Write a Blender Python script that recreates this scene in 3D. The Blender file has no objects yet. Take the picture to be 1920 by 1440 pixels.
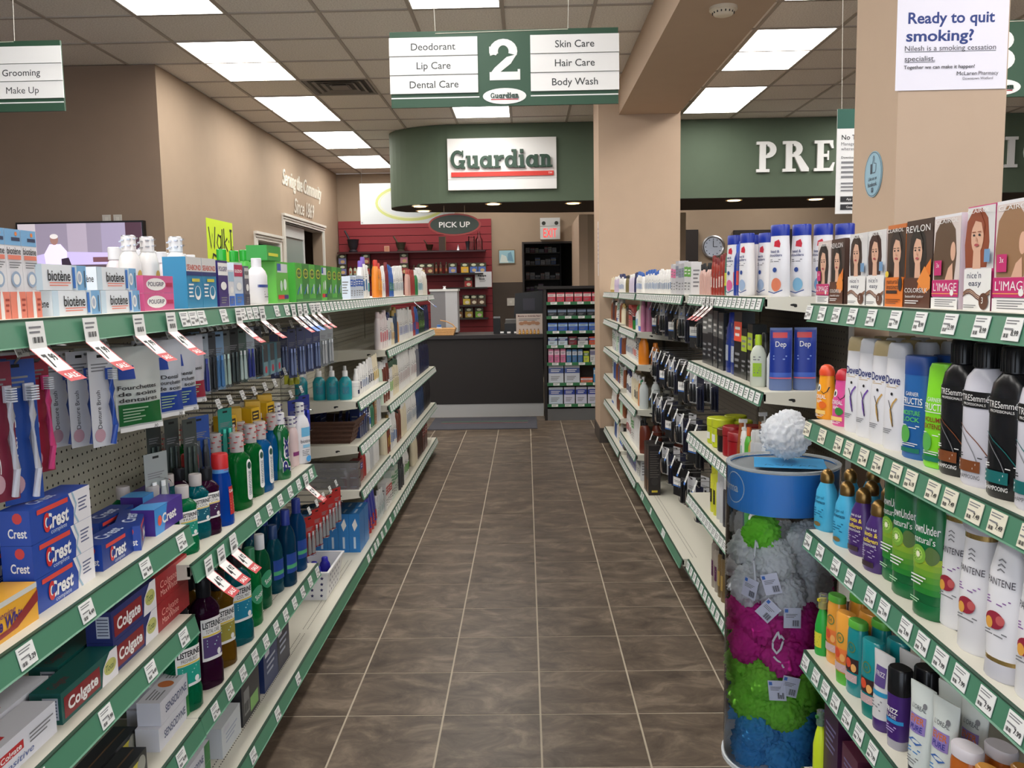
import bpy, math, random
from mathutils import Vector, Matrix

# ------------------------------------------------------------------ camera, world, exposure
scene = bpy.context.scene
COL = scene.collection
random.seed(7)
F, PITCH, YAW, ROLL, EYE = 1619.2, .1093, .0177, -.0172, 1.45
_cy, _sy, _cp, _sp = math.cos(YAW), math.sin(YAW), math.cos(PITCH), math.sin(PITCH)
FWD = Vector((-_sy*_cp, _cy*_cp, -_sp))
_r = Vector((_cy, _sy, 0)); _u = _r.cross(FWD)
RGT = _r*math.cos(ROLL) + _u*math.sin(ROLL)
UPV = -_r*math.sin(ROLL) + _u*math.cos(ROLL)
cam_data = bpy.data.cameras.new('camera')
cam_data.sensor_width = 36; cam_data.lens = F/1920*36; cam_data.clip_start = .05
cam = bpy.data.objects.new('camera', cam_data); COL.objects.link(cam)
cam.matrix_world = Matrix(((RGT.x, UPV.x, -FWD.x, 0), (RGT.y, UPV.y, -FWD.y, 0), (RGT.z, UPV.z, -FWD.z, EYE), (0, 0, 0, 1)))
scene.camera = cam

scene.view_settings.view_transform = 'Standard'
scene.view_settings.look = 'None'
scene.view_settings.gamma = 1
scene.view_settings.use_curve_mapping = False
scene.view_settings.exposure = 0.75
LAMP = 7.5                     # radiance of the ceiling diffusers
world = bpy.data.worlds.new('world'); scene.world = world; world.use_nodes = True
wb = world.node_tree.nodes['Background']
wb.inputs[0].default_value = (.80, .88, 1, 1); wb.inputs[1].default_value = 1.15   # daylight entering by the shop front behind the camera

# ------------------------------------------------------------------ helpers
def lin(c):
    return tuple(((x/255)/12.92 if x/255 <= .04045 else ((x/255+.055)/1.055)**2.4) for x in c)
MATS = {}
def M(rgb, rough=.5, metal=0, trans=0, emit=0, spec=.5, coat=0, noise=0, nscale=40, bump=0, name=None):
    key = (tuple(rgb), rough, metal, trans, emit, spec, coat, noise, nscale, bump)
    if key in MATS: return MATS[key]
    m = bpy.data.materials.new(name or 'surface'); m.use_nodes = True
    nt = m.node_tree; b = nt.nodes['Principled BSDF']
    c = (*lin(rgb), 1)
    b.inputs['Base Color'].default_value = c
    b.inputs['Roughness'].default_value = rough
    b.inputs['Metallic'].default_value = metal
    b.inputs['Transmission Weight'].default_value = trans
    b.inputs['Specular IOR Level'].default_value = spec
    b.inputs['Coat Weight'].default_value = coat
    if trans: b.inputs['IOR'].default_value = 1.2
    if emit:
        b.inputs['Emission Color'].default_value = c; b.inputs['Emission Strength'].default_value = emit
    if noise or bump:
        tc = nt.nodes.new('ShaderNodeTexCoord'); n = nt.nodes.new('ShaderNodeTexNoise')
        n.inputs['Scale'].default_value = nscale; n.inputs['Detail'].default_value = 4
        nt.links.new(tc.outputs['Object'], n.inputs['Vector'])
        if noise:
            mx = nt.nodes.new('ShaderNodeMix'); mx.data_type = 'RGBA'
            mx.inputs[6].default_value = tuple(x*(1-noise) for x in c[:3])+(1,)
            mx.inputs[7].default_value = tuple(min(1, x*(1+noise)) for x in c[:3])+(1,)
            nt.links.new(n.outputs['Fac'], mx.inputs[0]); nt.links.new(mx.outputs[2], b.inputs['Base Color'])
        if bump:
            bp = nt.nodes.new('ShaderNodeBump'); bp.inputs['Strength'].default_value = bump; bp.inputs['Distance'].default_value = .002
            nt.links.new(n.outputs['Fac'], bp.inputs['Height']); nt.links.new(bp.outputs[0], b.inputs['Normal'])
    MATS[key] = m
    return m

def nodes_of(m): return m.node_tree.nodes, m.node_tree.links, m.node_tree.nodes['Principled BSDF']

class MB:
    """collects faces with materials and links them as ONE mesh"""
    def __init__(s): s.v = []; s.f = []; s.mi = []; s.sm = []; s.ms = []
    def mat(s, m):
        if m not in s.ms: s.ms.append(m)
        return s.ms.index(m)
    def add(s, vs, fs, m, smooth=False):
        o = len(s.v); k = s.mat(m)
        s.v += [tuple(p) for p in vs]
        for f in fs:
            s.f.append(tuple(i+o for i in f)); s.mi.append(k); s.sm.append(smooth)
        return s
    def box(s, x0, x1, y0, y1, z0, z1, m):
        if x0 > x1: x0, x1 = x1, x0
        if y0 > y1: y0, y1 = y1, y0
        if z0 > z1: z0, z1 = z1, z0
        return s.add([(x0,y0,z0),(x1,y0,z0),(x1,y1,z0),(x0,y1,z0),(x0,y0,z1),(x1,y0,z1),(x1,y1,z1),(x0,y1,z1)],
              [(3,2,1,0),(4,5,6,7),(0,1,5,4),(1,2,6,5),(2,3,7,6),(3,0,4,7)], m)
    def quad(s, a, b, c, d, m): return s.add([a,b,c,d], [(0,1,2,3)], m)
    def poly(s, pts, m): return s.add(pts, [tuple(range(len(pts)))], m)
    def prism(s, pts, axis, a0, a1, m):
        """extrude a 2D outline along an axis (x: pts are (y,z), y: (x,z), z: (x,y))"""
        n = len(pts)
        def P(p, a): return (a,p[0],p[1]) if axis == 'x' else (p[0],a,p[1]) if axis == 'y' else (p[0],p[1],a)
        vs = [P(p,a0) for p in pts]+[P(p,a1) for p in pts]
        fs = [tuple(range(n))[::-1], tuple(range(n,2*n))]+[(i,(i+1)%n,n+(i+1)%n,n+i) for i in range(n)]
        return s.add(vs, fs, m)
    def lathe(s, rings, m, seg=20, cap0=True, cap1=True, cx=0, cy=0):
        vs = []; fs = []
        for r in rings:
            z, a = r[0], r[1]; b = r[2] if len(r) > 2 else a; n = r[3] if len(r) > 3 else 2
            dx = r[4] if len(r) > 4 else 0
            for i in range(seg):
                t = 2*math.pi*(i+.5)/seg; c, d = math.cos(t), math.sin(t)
                vs.append((cx+dx+a*math.copysign(abs(c)**(2/n), c), cy+b*math.copysign(abs(d)**(2/n), d), z))
        for k in range(len(rings)-1):
            for i in range(seg):
                j = (i+1) % seg
                fs.append((k*seg+i, k*seg+j, (k+1)*seg+j, (k+1)*seg+i))
        s.add(vs, fs, m, True)
        o = len(s.v)-len(vs); k = s.mat(m)
        if cap0: s.f.append(tuple(o+i for i in range(seg))[::-1]); s.mi.append(k); s.sm.append(False)
        if cap1:
            q = o+(len(rings)-1)*seg
            s.f.append(tuple(q+i for i in range(seg))); s.mi.append(k); s.sm.append(False)
        return s
    def tube(s, pts, r, m, seg=6, closed=False):
        pts = [Vector(p) for p in pts]; n = len(pts); vs = []; fs = []
        for i, p in enumerate(pts):
            a = pts[(i-1) % n] if closed or i > 0 else p
            b = pts[(i+1) % n] if closed or i < n-1 else p
            d = (b-a).normalized(); q = d.cross(Vector((0,0,1)))
            if q.length < .01: q = d.cross(Vector((1,0,0)))
            q.normalize(); w = d.cross(q)
            for k in range(seg):
                t = 2*math.pi*k/seg; vs.append(p+q*(r*math.cos(t))+w*(r*math.sin(t)))
        for i in range(n if closed else n-1):
            for k in range(seg):
                i2 = (i+1) % n; fs.append((i*seg+k, i*seg+(k+1)%seg, i2*seg+(k+1)%seg, i2*seg+k))
        if not closed: fs += [tuple(range(seg))[::-1], tuple(range((n-1)*seg, n*seg))]
        return s.add(vs, fs, m, True)
    def mesh(s, name='shape'):
        me = bpy.data.meshes.new(name); me.from_pydata(s.v, [], s.f)
        for m in s.ms: me.materials.append(m)
        me.polygons.foreach_set('material_index', s.mi); me.polygons.foreach_set('use_smooth', s.sm)
        if any(s.sm): me.set_sharp_from_angle(angle=.75)
        me.update(); return me
    def build(s, name, parent=None, loc=None, rz=0):
        return obj(name, s.mesh(name), parent, loc, rz)

def obj(name, me, parent=None, loc=None, rz=0):
    o = bpy.data.objects.new(name, me); COL.objects.link(o)
    if parent is not None: o.parent = parent
    if loc is not None: o.location = loc
    if rz: o.rotation_euler.z = rz
    return o
LABELS = {}
def tag(o, label, cat, group=None):
    o['label'] = label; o['category'] = cat
    if group: o['group'] = group
    LABELS.setdefault(label, []).append(o.name)
    return o
def thing(name, label, cat, loc=(0,0,0), rz=0, group=None):
    o = obj(name, None, None, loc, rz); o.empty_display_size = .05
    return tag(o, label, cat, group)
def struct(o): o['kind'] = 'structure'; return o

# text outlines (built-in typeface), cached as flat faces with cap height 1
_T = {}
def text_geo(t, bold=0, shear=0):
    k = (t, bold, shear)
    if k not in _T:
        c = bpy.data.curves.new('t', 'FONT'); c.body = t; c.resolution_u = 3; c.offset = bold; c.shear = shear
        o = bpy.data.objects.new('t', c); me = bpy.data.meshes.new_from_object(o)
        vs = [(v.co.x/.7, v.co.y/.7) for v in me.vertices]; fs = [tuple(p.vertices) for p in me.polygons]
        bpy.data.objects.remove(o); bpy.data.curves.remove(c); bpy.data.meshes.remove(me)
        xs = [v[0] for v in vs] or [0]; x0, x1 = min(xs), max(xs)
        _T[k] = ([(v[0]-x0, v[1]) for v in vs], fs, x1-x0)
    return _T[k]

class CV:
    """flat print laid on a surface: fn(u, v, lift) -> point"""
    def __init__(s, mb, fn, curved=False): s.mb = mb; s.fn = fn; s.e = .0004; s.curved = curved
    def _go(s, vs, fs, m):
        s.mb.add([s.fn(u, v, s.e) for u, v in vs], fs, m); s.e += .00025
        return s
    def rect(s, u0, u1, v0, v1, m, nu=1, nv=1):
        if s.curved: nu = max(nu, int(abs(u1-u0)/.008)+1); nv = max(nv, int(abs(v1-v0)/.014)+1)
        vs = [(u0+(u1-u0)*i/nu, v0+(v1-v0)*j/nv) for j in range(nv+1) for i in range(nu+1)]
        fs = [(j*(nu+1)+i, j*(nu+1)+i+1, (j+1)*(nu+1)+i+1, (j+1)*(nu+1)+i) for j in range(nv) for i in range(nu)]
        return s._go(vs, fs, m)
    def ell(s, u, v, ru, rv, m, n=18):
        if s.curved and ru > .006:
            K = 4; vs = [(u, v)]+[(u+ru*k/K*math.cos(6.2832*i/n), v+rv*k/K*math.sin(6.2832*i/n)) for k in range(1, K+1) for i in range(n)]
            fs = [(0, 1+i, 1+(i+1)%n) for i in range(n)]+[(1+k*n+i, 1+(k+1)*n+i, 1+(k+1)*n+(i+1)%n, 1+k*n+(i+1)%n) for k in range(K-1) for i in range(n)]
            return s._go(vs, fs, m)
        return s._go([(u, v)]+[(u+ru*math.cos(6.2832*i/n), v+rv*math.sin(6.2832*i/n)) for i in range(n)], [(0, 1+i, 1+(i+1)%n) for i in range(n)], m)
    def poly(s, pts, m): return s._go(pts, [tuple(range(len(pts)))], m)
    def band(s, pts, w, m):
        """stroke along a polyline"""
        vs = []; n = len(pts)
        for i, p in enumerate(pts):
            a = pts[max(0, i-1)]; b = pts[min(n-1, i+1)]; dx, dy = b[0]-a[0], b[1]-a[1]; l = math.hypot(dx, dy) or 1
            ww = w if not callable(w) else w(i/(n-1))
            vs += [(p[0]-dy/l*ww/2, p[1]+dx/l*ww/2), (p[0]+dy/l*ww/2, p[1]-dx/l*ww/2)]
        return s._go(vs, [(2*i, 2*i+1, 2*i+3, 2*i+2) for i in range(n-1)], m)
    def text(s, t, u, v, h, m, w=None, al='c', bold=0, shear=0, rot=0):
        """centred on (u, v); h = height of a capital"""
        if not t.strip(): return s
        vs, fs, tw = text_geo(t, bold, shear)
        sx = h if w is None else w/tw
        off = {'c': -tw/2, 'l': 0, 'r': -tw}[al]; c, d = math.cos(rot), math.sin(rot)
        q = [((x+off)*sx, (y-.5)*h) for x, y in vs]
        return s._go([(u+a*c-b*d, v+a*d+b*c) for a, b in q], fs, m)
    def lines(s, u0, u1, v0, v1, n, m, ragged=True, fill=.42):
        vs = []; fs = []; p = (v1-v0)/n
        for i in range(n):
            b = v1-(i+1)*p+p*(1-fill)/2; r = u1-(u1-u0)*((i*37 % 5)*.07 if ragged else 0); k = len(vs)
            vs += [(u0, b), (r, b), (r, b+p*fill), (u0, b+p*fill)]; fs.append((k, k+1, k+2, k+3))
        return s._go(vs, fs, m)
    def bars(s, u0, u1, v0, v1, n, m):
        vs = []; fs = []; p = (u1-u0)/n
        for i in range(n):
            k = len(vs); a = u0+i*p; b = a+p*(.3+.4*((i*29) % 3)/2)
            vs += [(a, v0), (b, v0), (b, v1), (a, v1)]; fs.append((k, k+1, k+2, k+3))
        return s._go(vs, fs, m)

def face_cv(mb, w, d, h, side='front'):
    if side == 'front': return CV(mb, lambda u, v, e: (u, -d/2-e, v))
    if side == 'left': return CV(mb, lambda u, v, e: (-w/2-e, -u, v))
    if side == 'right': return CV(mb, lambda u, v, e: (w/2+e, u, v))
    return CV(mb, lambda u, v, e: (u, v, h+e))
def bottle_cv(mb, rings):
    def fn(u, v, e):
        r0 = r1 = rings[0]
        for i in range(len(rings)-1):
            if rings[i][0] <= v: r0, r1 = rings[i], rings[i+1]
        t = 0 if r1[0] == r0[0] else min(1, max(0, (v-r0[0])/(r1[0]-r0[0])))
        g = lambda r, k, dv: r[k] if len(r) > k else dv
        a = r0[1]+(r1[1]-r0[1])*t; b0, b1 = g(r0, 2, r0[1]), g(r1, 2, r1[1]); b = b0+(b1-b0)*t
        n = g(r0, 3, 2)+(g(r1, 3, 2)-g(r0, 3, 2))*t
        q = min(.995, abs(u)/a)
        return (u, -b*(1-q**n)**(1/n)-e-.0006, v)
    return CV(mb, fn, True)

class Proto:
    """a product built once; parts = [(name, mesh, [(sub-part name, mesh)])]"""
    def __init__(s, name, cat, parts): s.name = name; s.cat = cat; s.parts = parts
    def put(s, label, loc, rz=0, group=None, sc=(1,1,1), rot=None):
        if len(s.parts) == 1:
            o = obj(s.name, s.parts[0][1])
        else:
            o = obj(s.name, None); o.empty_display_size = .02
            for p in s.parts: obj(p[0], p[1], o)
        o.location = loc; o.rotation_euler = rot or (0, 0, rz); o.scale = sc
        return tag(o, label, s.cat, group)
PI = math.pi
LEFT, RIGHT = PI/2, -PI/2          # local front (-y) turned to the aisle
def Yat(px, x, z):
    """distance along the aisle of a point at (x, z) seen in column px"""
    k = px-960; dz = z-EYE
    return -(k*(x*FWD.x+dz*FWD.z)-F*(x*RGT.x+dz*RGT.z))/(k*FWD.y-F*RGT.y)
def ordinal(n):
    w = ['first','second','third','fourth','fifth','sixth','seventh','eighth','ninth','tenth','eleventh','twelfth']
    return w[n-1] if n <= 12 else '%d%s' % (n, {1:'st',2:'nd',3:'rd'}.get(n % 10 if n % 100 not in (11,12,13) else 0, 'th'))
WHITE = M((232,230,228), .45); INK = M((28,28,32), .6); GREYINK = M((120,120,124), .6); RED = M((190,40,45), .5); SILVER = M((190,190,195), .3, metal=1)

# ------------------------------------------------------------------ the room
WALLM = M((160,139,118), .85, noise=.05, nscale=6, bump=.15, name='beige_paint')
WALL2 = M((134,113,96), .85, noise=.05, nscale=6, bump=.15, name='brown_paint')
PILLAR = M((184,160,138), .8, noise=.04, nscale=6, bump=.12, name='pillar_paint')
GREENW = M((78,92,74), .75, noise=.05, nscale=8, bump=.15, name='green_paint')
DARKB = M((38,31,29), .6)
TRIMW = M((214,210,202), .5)
CZ = 3.30
fm = bpy.data.materials.new('floor_tile'); fm.use_nodes = True
n, l, b = nodes_of(fm)
tc = n.new('ShaderNodeTexCoord'); oi = n.new('ShaderNodeObjectInfo'); va = n.new('ShaderNodeVectorMath'); va.operation = 'MULTIPLY_ADD'
cmb = n.new('ShaderNodeCombineXYZ'); l.new(oi.outputs['Random'], cmb.inputs[0]); l.new(oi.outputs['Random'], cmb.inputs[1])
va.inputs[1].default_value = (1, 1.6, 1); l.new(tc.outputs['Object'], va.inputs[0])
sc_ = n.new('ShaderNodeVectorMath'); sc_.operation = 'SCALE'; sc_.inputs[3].default_value = 40; l.new(cmb.outputs[0], sc_.inputs[0]); l.new(sc_.outputs[0], va.inputs[2])
nz = n.new('ShaderNodeTexNoise'); nz.inputs['Scale'].default_value = 5.5; nz.inputs['Detail'].default_value = 9; nz.inputs['Roughness'].default_value = .68; nz.inputs['Distortion'].default_value = .7
l.new(va.outputs[0], nz.inputs['Vector'])
cr = n.new('ShaderNodeValToRGB'); cr.color_ramp.elements[0].position = .34; cr.color_ramp.elements[0].color = (*lin((62,51,42)), 1)
cr.color_ramp.elements[1].position = .70; cr.color_ramp.elements[1].color = (*lin((128,113,97)), 1)
e_ = cr.color_ramp.elements.new(.52); e_.color = (*lin((92,79,67)), 1)
l.new(nz.outputs['Fac'], cr.inputs[0]); l.new(cr.outputs[0], b.inputs['Base Color']); b.inputs['Roughness'].default_value = .42; b.inputs['Specular IOR Level'].default_value = .35
bp = n.new('ShaderNodeBump'); bp.inputs['Strength'].default_value = .15; bp.inputs['Distance'].default_value = .002; l.new(nz.outputs['Fac'], bp.inputs['Height']); l.new(bp.outputs[0], b.inputs['Normal'])

floor = struct(MB().box(-7.2, 7, -3, 14.2, -.1, -.0012, M((172,160,142), .8, noise=.08, nscale=12, name='grout')).build('floor'))
TS = .3324
tile_me = MB().box(-.1630, .1630, -.1630, .1630, -.004, 0, fm).mesh('tile')
far_me = MB().box(-.1630, .1630, -.1630, .1630, -.004, 0, fm).mesh('tile')
for i in range(-2, 7):
    for j in range(-26, 9):
        x = -.6367+(i+.5)*TS; y = 4.4828-(j+.5)*TS
        if y < 1.6: continue
        if -1.15 < x < 1.2 and y < 12: obj('tile', tile_me, floor, (x, y, 0))
# the rest of the tiling, hidden behind and beyond the shelving
mb = MB()
for i in range(-19, 23):
    for j in range(-28, 22):
        x = -.6367+(i+.5)*TS; y = 4.4828-(j+.5)*TS
        if (-1.15 < x < 1.2 and 1.6 <= y < 12) or y > 13.6 or abs(x) > 6.8: continue
        mb.box(x-.1630, x+.1630, y-.1630, y+.1630, -.004, 0, fm)
o = mb.build('tile_field', floor); o['kind'] = 'stuff'

# ceiling: slab, tee bars, lay-in tiles, diffusers
CTILE = bpy.data.materials.new('ceiling_tile'); CTILE.use_nodes = True
n, l, b = nodes_of(CTILE); tc = n.new('ShaderNodeTexCoord'); nz = n.new('ShaderNodeTexNoise'); nz.inputs['Scale'].default_value = 90; nz.inputs['Detail'].default_value = 5
l.new(tc.outputs['Object'], nz.inputs['Vector']); cr = n.new('ShaderNodeValToRGB')
cr.color_ramp.elements[0].position = .3; cr.color_ramp.elements[0].color = (*lin((206,198,190)), 1); cr.color_ramp.elements[1].position = .6; cr.color_ramp.elements[1].color = (*lin((232,226,218)), 1)
l.new(nz.outputs['Fac'], cr.inputs[0]); l.new(cr.outputs[0], b.inputs['Base Color']); b.inputs['Roughness'].default_value = .95
bp = n.new('ShaderNodeBump'); bp.inputs['Strength'].default_value = .4; bp.inputs['Distance'].default_value = .003; l.new(nz.outputs['Fac'], bp.inputs['Height']); l.new(bp.outputs[0], b.inputs['Normal'])
ceiling = struct(MB().box(-7.2, 7, -3, 14.2, CZ+.03, CZ+.12, CTILE).build('ceiling'))
GX, GY, GP = -2.567, 5.938, .61
lamp_cells = {}
for gx in (0, 3, 7, 10):
    for k in range(-4, 4):
        y0 = 1+3*k
        lamp_cells[(gx, y0)] = lamp_cells[(gx, y0+1)] = (gx, k)
TEE = M((168,158,148), .6)
BX0, BX1 = .865, 1.40         # bulkhead beam
def blocked(x, y): return BX0-.1 < x < BX1+.1 or y > 13.9 or (x < -2.9 and y > 7.2)
ct_me = MB().box(-.296, .296, -.296, .296, 0, .02, CTILE).mesh('ceiling_tile')
cells = []
for i in range(-8, 16):
    for j in range(-15, 14):
        x = GX+(i+.5)*GP; y = GY+(j+.5)*GP
        if (i, j) in lamp_cells or y > 13.8 or abs(x) > 6.9 or (i, j) == (1, 3): continue
        if x < -3.2 and y > 7.3: continue
        if BX0 < x-.3 and x+.3 < BX1: continue
        cells.append((x, y))
seen = [c for c in cells if 4.2 < c[1] < 13.8 and abs(c[0]) < .62*c[1]+.3 and c[1] < (10 if c[0] > -1.4 else 14)]
for x, y in seen: obj('ceiling_tile', ct_me, ceiling, (x, y, CZ+.004))
mb = MB()
for x, y in cells:
    if (x, y) not in seen: mb.box(x-.296, x+.296, y-.296, y+.296, CZ+.004, CZ+.02, CTILE)
o = mb.build('ceiling_tile_field', ceiling); o['kind'] = 'stuff'
for i in range(-8, 16):
    x = GX+i*GP
    if abs(x) < 7 and not (BX0 < x < BX1): MB().box(x-.012, x+.012, -3, 7.15 if x < -2.97 else 13.85, CZ-.004, CZ+.012, TEE).build('tee_bar', ceiling)
for j in range(-14, 14):
    y = GY+j*GP
    if y < 13.8: MB().box(-7 if y < 7.15 else -2.95, 7, y-.012, y+.012, CZ-.003, CZ+.012, TEE).build('cross_tee', ceiling)
LAMPM = M((255,252,246), .6, emit=LAMP, name='lamp_diffuser'); LAMPF = M((222,220,214), .4)
li = 0
row_word = {-4: 'behind the entrance', -3: 'above the entrance', -2: 'just ahead of the shop front', -1: 'nearest in view', 0: 'second in view', 1: 'third in view', 2: 'fourth in view', 3: 'fifth in view'}
col_word = {0: 'left row', 3: 'middle row', 7: 'row right of the beam', 10: 'far right row added to balance light'}  # far right panels are extra, added to balance the light, mostly out of sight
lamp_f = MB()
lamp_f.box(-.305, -.285, -.61, .61, 0, .05, LAMPF).box(.285, .305, -.61, .61, 0, .05, LAMPF).box(-.285, .285, -.61, -.59, 0, .05, LAMPF).box(-.285, .285, .59, .61, 0, .05, LAMPF)
lamp_f.box(-.305, .305, -.61, .61, .05, .06, LAMPF); lamp_f = lamp_f.mesh('frame')
lamp_d = MB().box(-.285, .285, -.59, .59, .004, .012, LAMPM).mesh('diffuser')
for gx in (0, 3, 7, 10):
    for k in range(-4, 4):
        y = GY+(2+3*k)*GP; x = GX+(gx+.5)*GP
        if y < -2.2 or (gx != 0 and k == 2): continue
        t = thing('ceiling_light', 'fluorescent ceiling panel, %s, %s' % (col_word[gx], row_word[k] if k < 3 or gx == 0 else 'beyond the green bulkhead'), 'ceiling light', (x, y, CZ-.003), 0, 'fluorescent ceiling panels')
        obj('frame', lamp_f, t); obj('diffuser', lamp_d, t)
# air vent
t = thing('air_vent', 'square grey air diffuser set in the ceiling tiles above the left wall', 'vent', (GX+1.5*GP, GY+3.5*GP, CZ))
VM = M((120,113,106), .5); VD = M((60,56,53), .7)
MB().box(-.295, .295, -.295, .295, .006, .02, VD).build('back_plate', t)
for k in range(4):
    a = .285-.065*k; m2 = MB()
    for sgn in (-1, 1):
        m2.prism([(sgn*a, -.002), (sgn*(a-.045), .016), (sgn*(a-.05), .016), (sgn*(a-.012), -.002)], 'y', -a, a, VM)
        m2.prism([(sgn*a, -.002), (sgn*(a-.045), .016), (sgn*(a-.05), .016), (sgn*(a-.012), -.002)], 'x', -a, a, VM)
    m2.build('louver_ring', t)
MB().box(-.07, .07, -.07, .07, -.004, .012, VM).build('center_plate', t)

# bulkhead beam, pillars, walls
beam = MB().box(BX0, BX1, -3, 8.45, 3.0, CZ+.03, PILLAR); struct(beam.build('trim_1'))
p = MB().box(.68, 1.42, 8.03, 8.6, 0, CZ, PILLAR); o = struct(p.build('wall_far_pillar'))
MB().box(.672, 1.428, 8.022, 8.608, 0, .14, M((70,62,56), .6)).build('base_band', o)
m2 = MB(); m2.box(.672, .680, 8.03, 8.045, .9, 2.0, M((200,196,190), .6)); 
p = MB().box(1.214, 1.562, 2.9, 3.27, 0, CZ, PILLAR); o = struct(p.build('wall_near_pillar'))
MB().box(1.206, 1.57, 2.892, 3.278, 0, .12, M((70,62,56), .6)).build('base_band', o)
# clinic wall (left), with two door openings
D1 = (9.50, 10.53, 2.13); D2 = (10.63, 12.81, 2.42)
wl = MB(); xw = -2.96
wl.box(xw-.14, xw, 7.149, D1[0]+.08, 0, CZ, WALLM).box(xw-.14, xw, D1[0]+.08, D1[1]-.08, D1[2]-.09, CZ, WALLM).box(xw-.14, xw, D1[1]-.08, D2[0]+.1, 0, CZ, WALLM)
wl.box(xw-.14, xw, D2[0]+.1, D2[1]-.1, D2[2]-.1, CZ, WALLM).box(xw-.14, xw, D2[1]-.1, 13.85, 0, CZ, WALLM)
struct(wl.build('wall_left'))
struct(MB().box(-7.2, xw-.14, 7.149, 7.28, 0, CZ, WALL2).box(xw-.14, xw, 7.148, 7.149, 0, CZ, WALL2).build('wall_clinic'))
struct(MB().box(-7.2, -7.05, -3, 7.149, 0, CZ, WALLM).build('wall_far_left'))
struct(MB().box(6.9, 7.05, -3, 13.85, 0, CZ, WALLM).build('wall_right'))
bw = MB().box(-7.2, -.02, 13.85, 14.0, 0, CZ, WALLM).box(-.02, .86, 13.85, 14.0, 2.16, CZ, WALLM).box(.86, 7, 13.85, 14.0, 0, CZ, WALLM)
wall_back = struct(bw.build('wall_back'))
MB().box(-.55, -.02, 13.835, 13.85, 0, 1.56, M((70,59,50), .7)).build('wainscot', wall_back)
MB().box(.86, 2, 13.835, 13.85, 0, 1.56, M((70,59,50), .7)).build('wainscot', wall_back)
struct(MB().box(.74, .86, 12.0, 13.85, 0, 2.45, PILLAR).box(.86, 2.2, 12.0, 12.12, 0, 2.45, WALLM).build('wall_dispensary_end'))
# clinic rooms behind the doorways (dark)
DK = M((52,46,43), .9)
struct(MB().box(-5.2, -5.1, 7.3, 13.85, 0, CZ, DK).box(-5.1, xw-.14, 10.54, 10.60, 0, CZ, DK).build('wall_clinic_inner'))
def casing(name, y0, y1, z):
    w = .09; q = MB()
    for yy in (y0, y1-w): q.box(xw, xw+.02, yy, yy+w, 0, z-w, TRIMW).box(xw+.02, xw+.03, yy+.01, yy+.03, 0, z-w, TRIMW).box(xw-.14, xw, (yy+w-.012 if yy == y0 else yy), (yy+w if yy == y0 else yy+.012), 0, z-w, TRIMW)
    q.box(xw, xw+.022, y0, y1, z-w, z, TRIMW).box(xw+.022, xw+.045, y0-.02, y1+.02, z-.03, z, TRIMW).box(xw+.022, xw+.032, y0, y1, z-.06, z-.045, TRIMW).box(xw-.14, xw, y0+w, y1-w, z-w-.012, z-w, TRIMW)
    return struct(q.build(name))
casing('door_1', *D1); casing('door_2', *D2)
t = thing('sliding_door', 'frosted sliding glass door half open in the larger left doorway', 'door', (xw-.06, D2[0]+.1, 0))
FR = M((196,198,196), .4)
MB().box(-.02, .02, 0, 1.12, 2.16, 2.31, FR).box(-.02, .02, 0, .05, 0, 2.16, FR).box(-.02, .02, 1.07, 1.12, 0, 2.16, FR).box(-.02, .02, .05, 1.07, 0, .12, FR).build('frame', t)
MB().box(-.006, .006, .05, 1.07, .12, 2.16, M((165,178,172), .25, trans=.35)).build('glass_pane', t)
t = thing('box_shelf', 'dark shelf with pale board inside the larger left doorway', 'shelf', (xw-.9, 12.3, 0))
MB().box(-.2, .2, -.6, .5, 1.86, 1.89, M((170,130,90), .6)).build('board', t)
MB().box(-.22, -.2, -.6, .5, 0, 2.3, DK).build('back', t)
tag(MB().box(-.14, .14, -.2, .2, 0, .22, WHITE).build('storage_box', None, (xw-.85, 12.2, 1.89)), 'white lidded box on the board inside the left doorway', 'box')

# soffit over the counter with a rounded left end
def soffit_outline():
    pts = [(6.9, 9.95), (6.9, 11.4), (.4, 11.4), (-1.05, 11.05), (-1.48, 10.95)]
    pts += [(-1.60+.02, 10.75)]
    cx, cy, rx, ry = -.75, 10.55, .85, .60
    for k in range(0, 13):
        a = PI+PI/2*k/12; pts.append((cx+rx*math.cos(a), cy+ry*math.sin(a)))
    return pts
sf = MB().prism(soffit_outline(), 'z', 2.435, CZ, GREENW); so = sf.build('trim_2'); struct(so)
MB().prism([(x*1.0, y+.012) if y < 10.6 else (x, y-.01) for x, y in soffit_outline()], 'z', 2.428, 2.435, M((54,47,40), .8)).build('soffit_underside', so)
for x, y in ((-.355, 10.05), (.56, 10.13), (-1.21, 10.15), (-1.24, 10.75), (2.41, 10.15), (3.36, 10.2)):
    t = thing('downlight', 'small round recessed downlight under the green bulkhead, %s' % {-.355: 'below the white sign', .56: 'left of the far pillar', -1.21: 'front of two at the rounded end', -1.24: 'rear of two at the rounded end', 2.41: 'below the first white letter', 3.36: 'below the third white letter'}[x], 'downlight', (x, y, 2.43), 0, 'recessed downlights')
    MB().lathe([(-.006, .075), (-.010, .095), (.002, .098)], M((230,215,190), .4), 20).build('trim_ring', t)
    MB().lathe([(-.013, .070), (-.010, .072)], M((255,214,150), .5, emit=5), 20).build('bulb_face', t)

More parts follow.
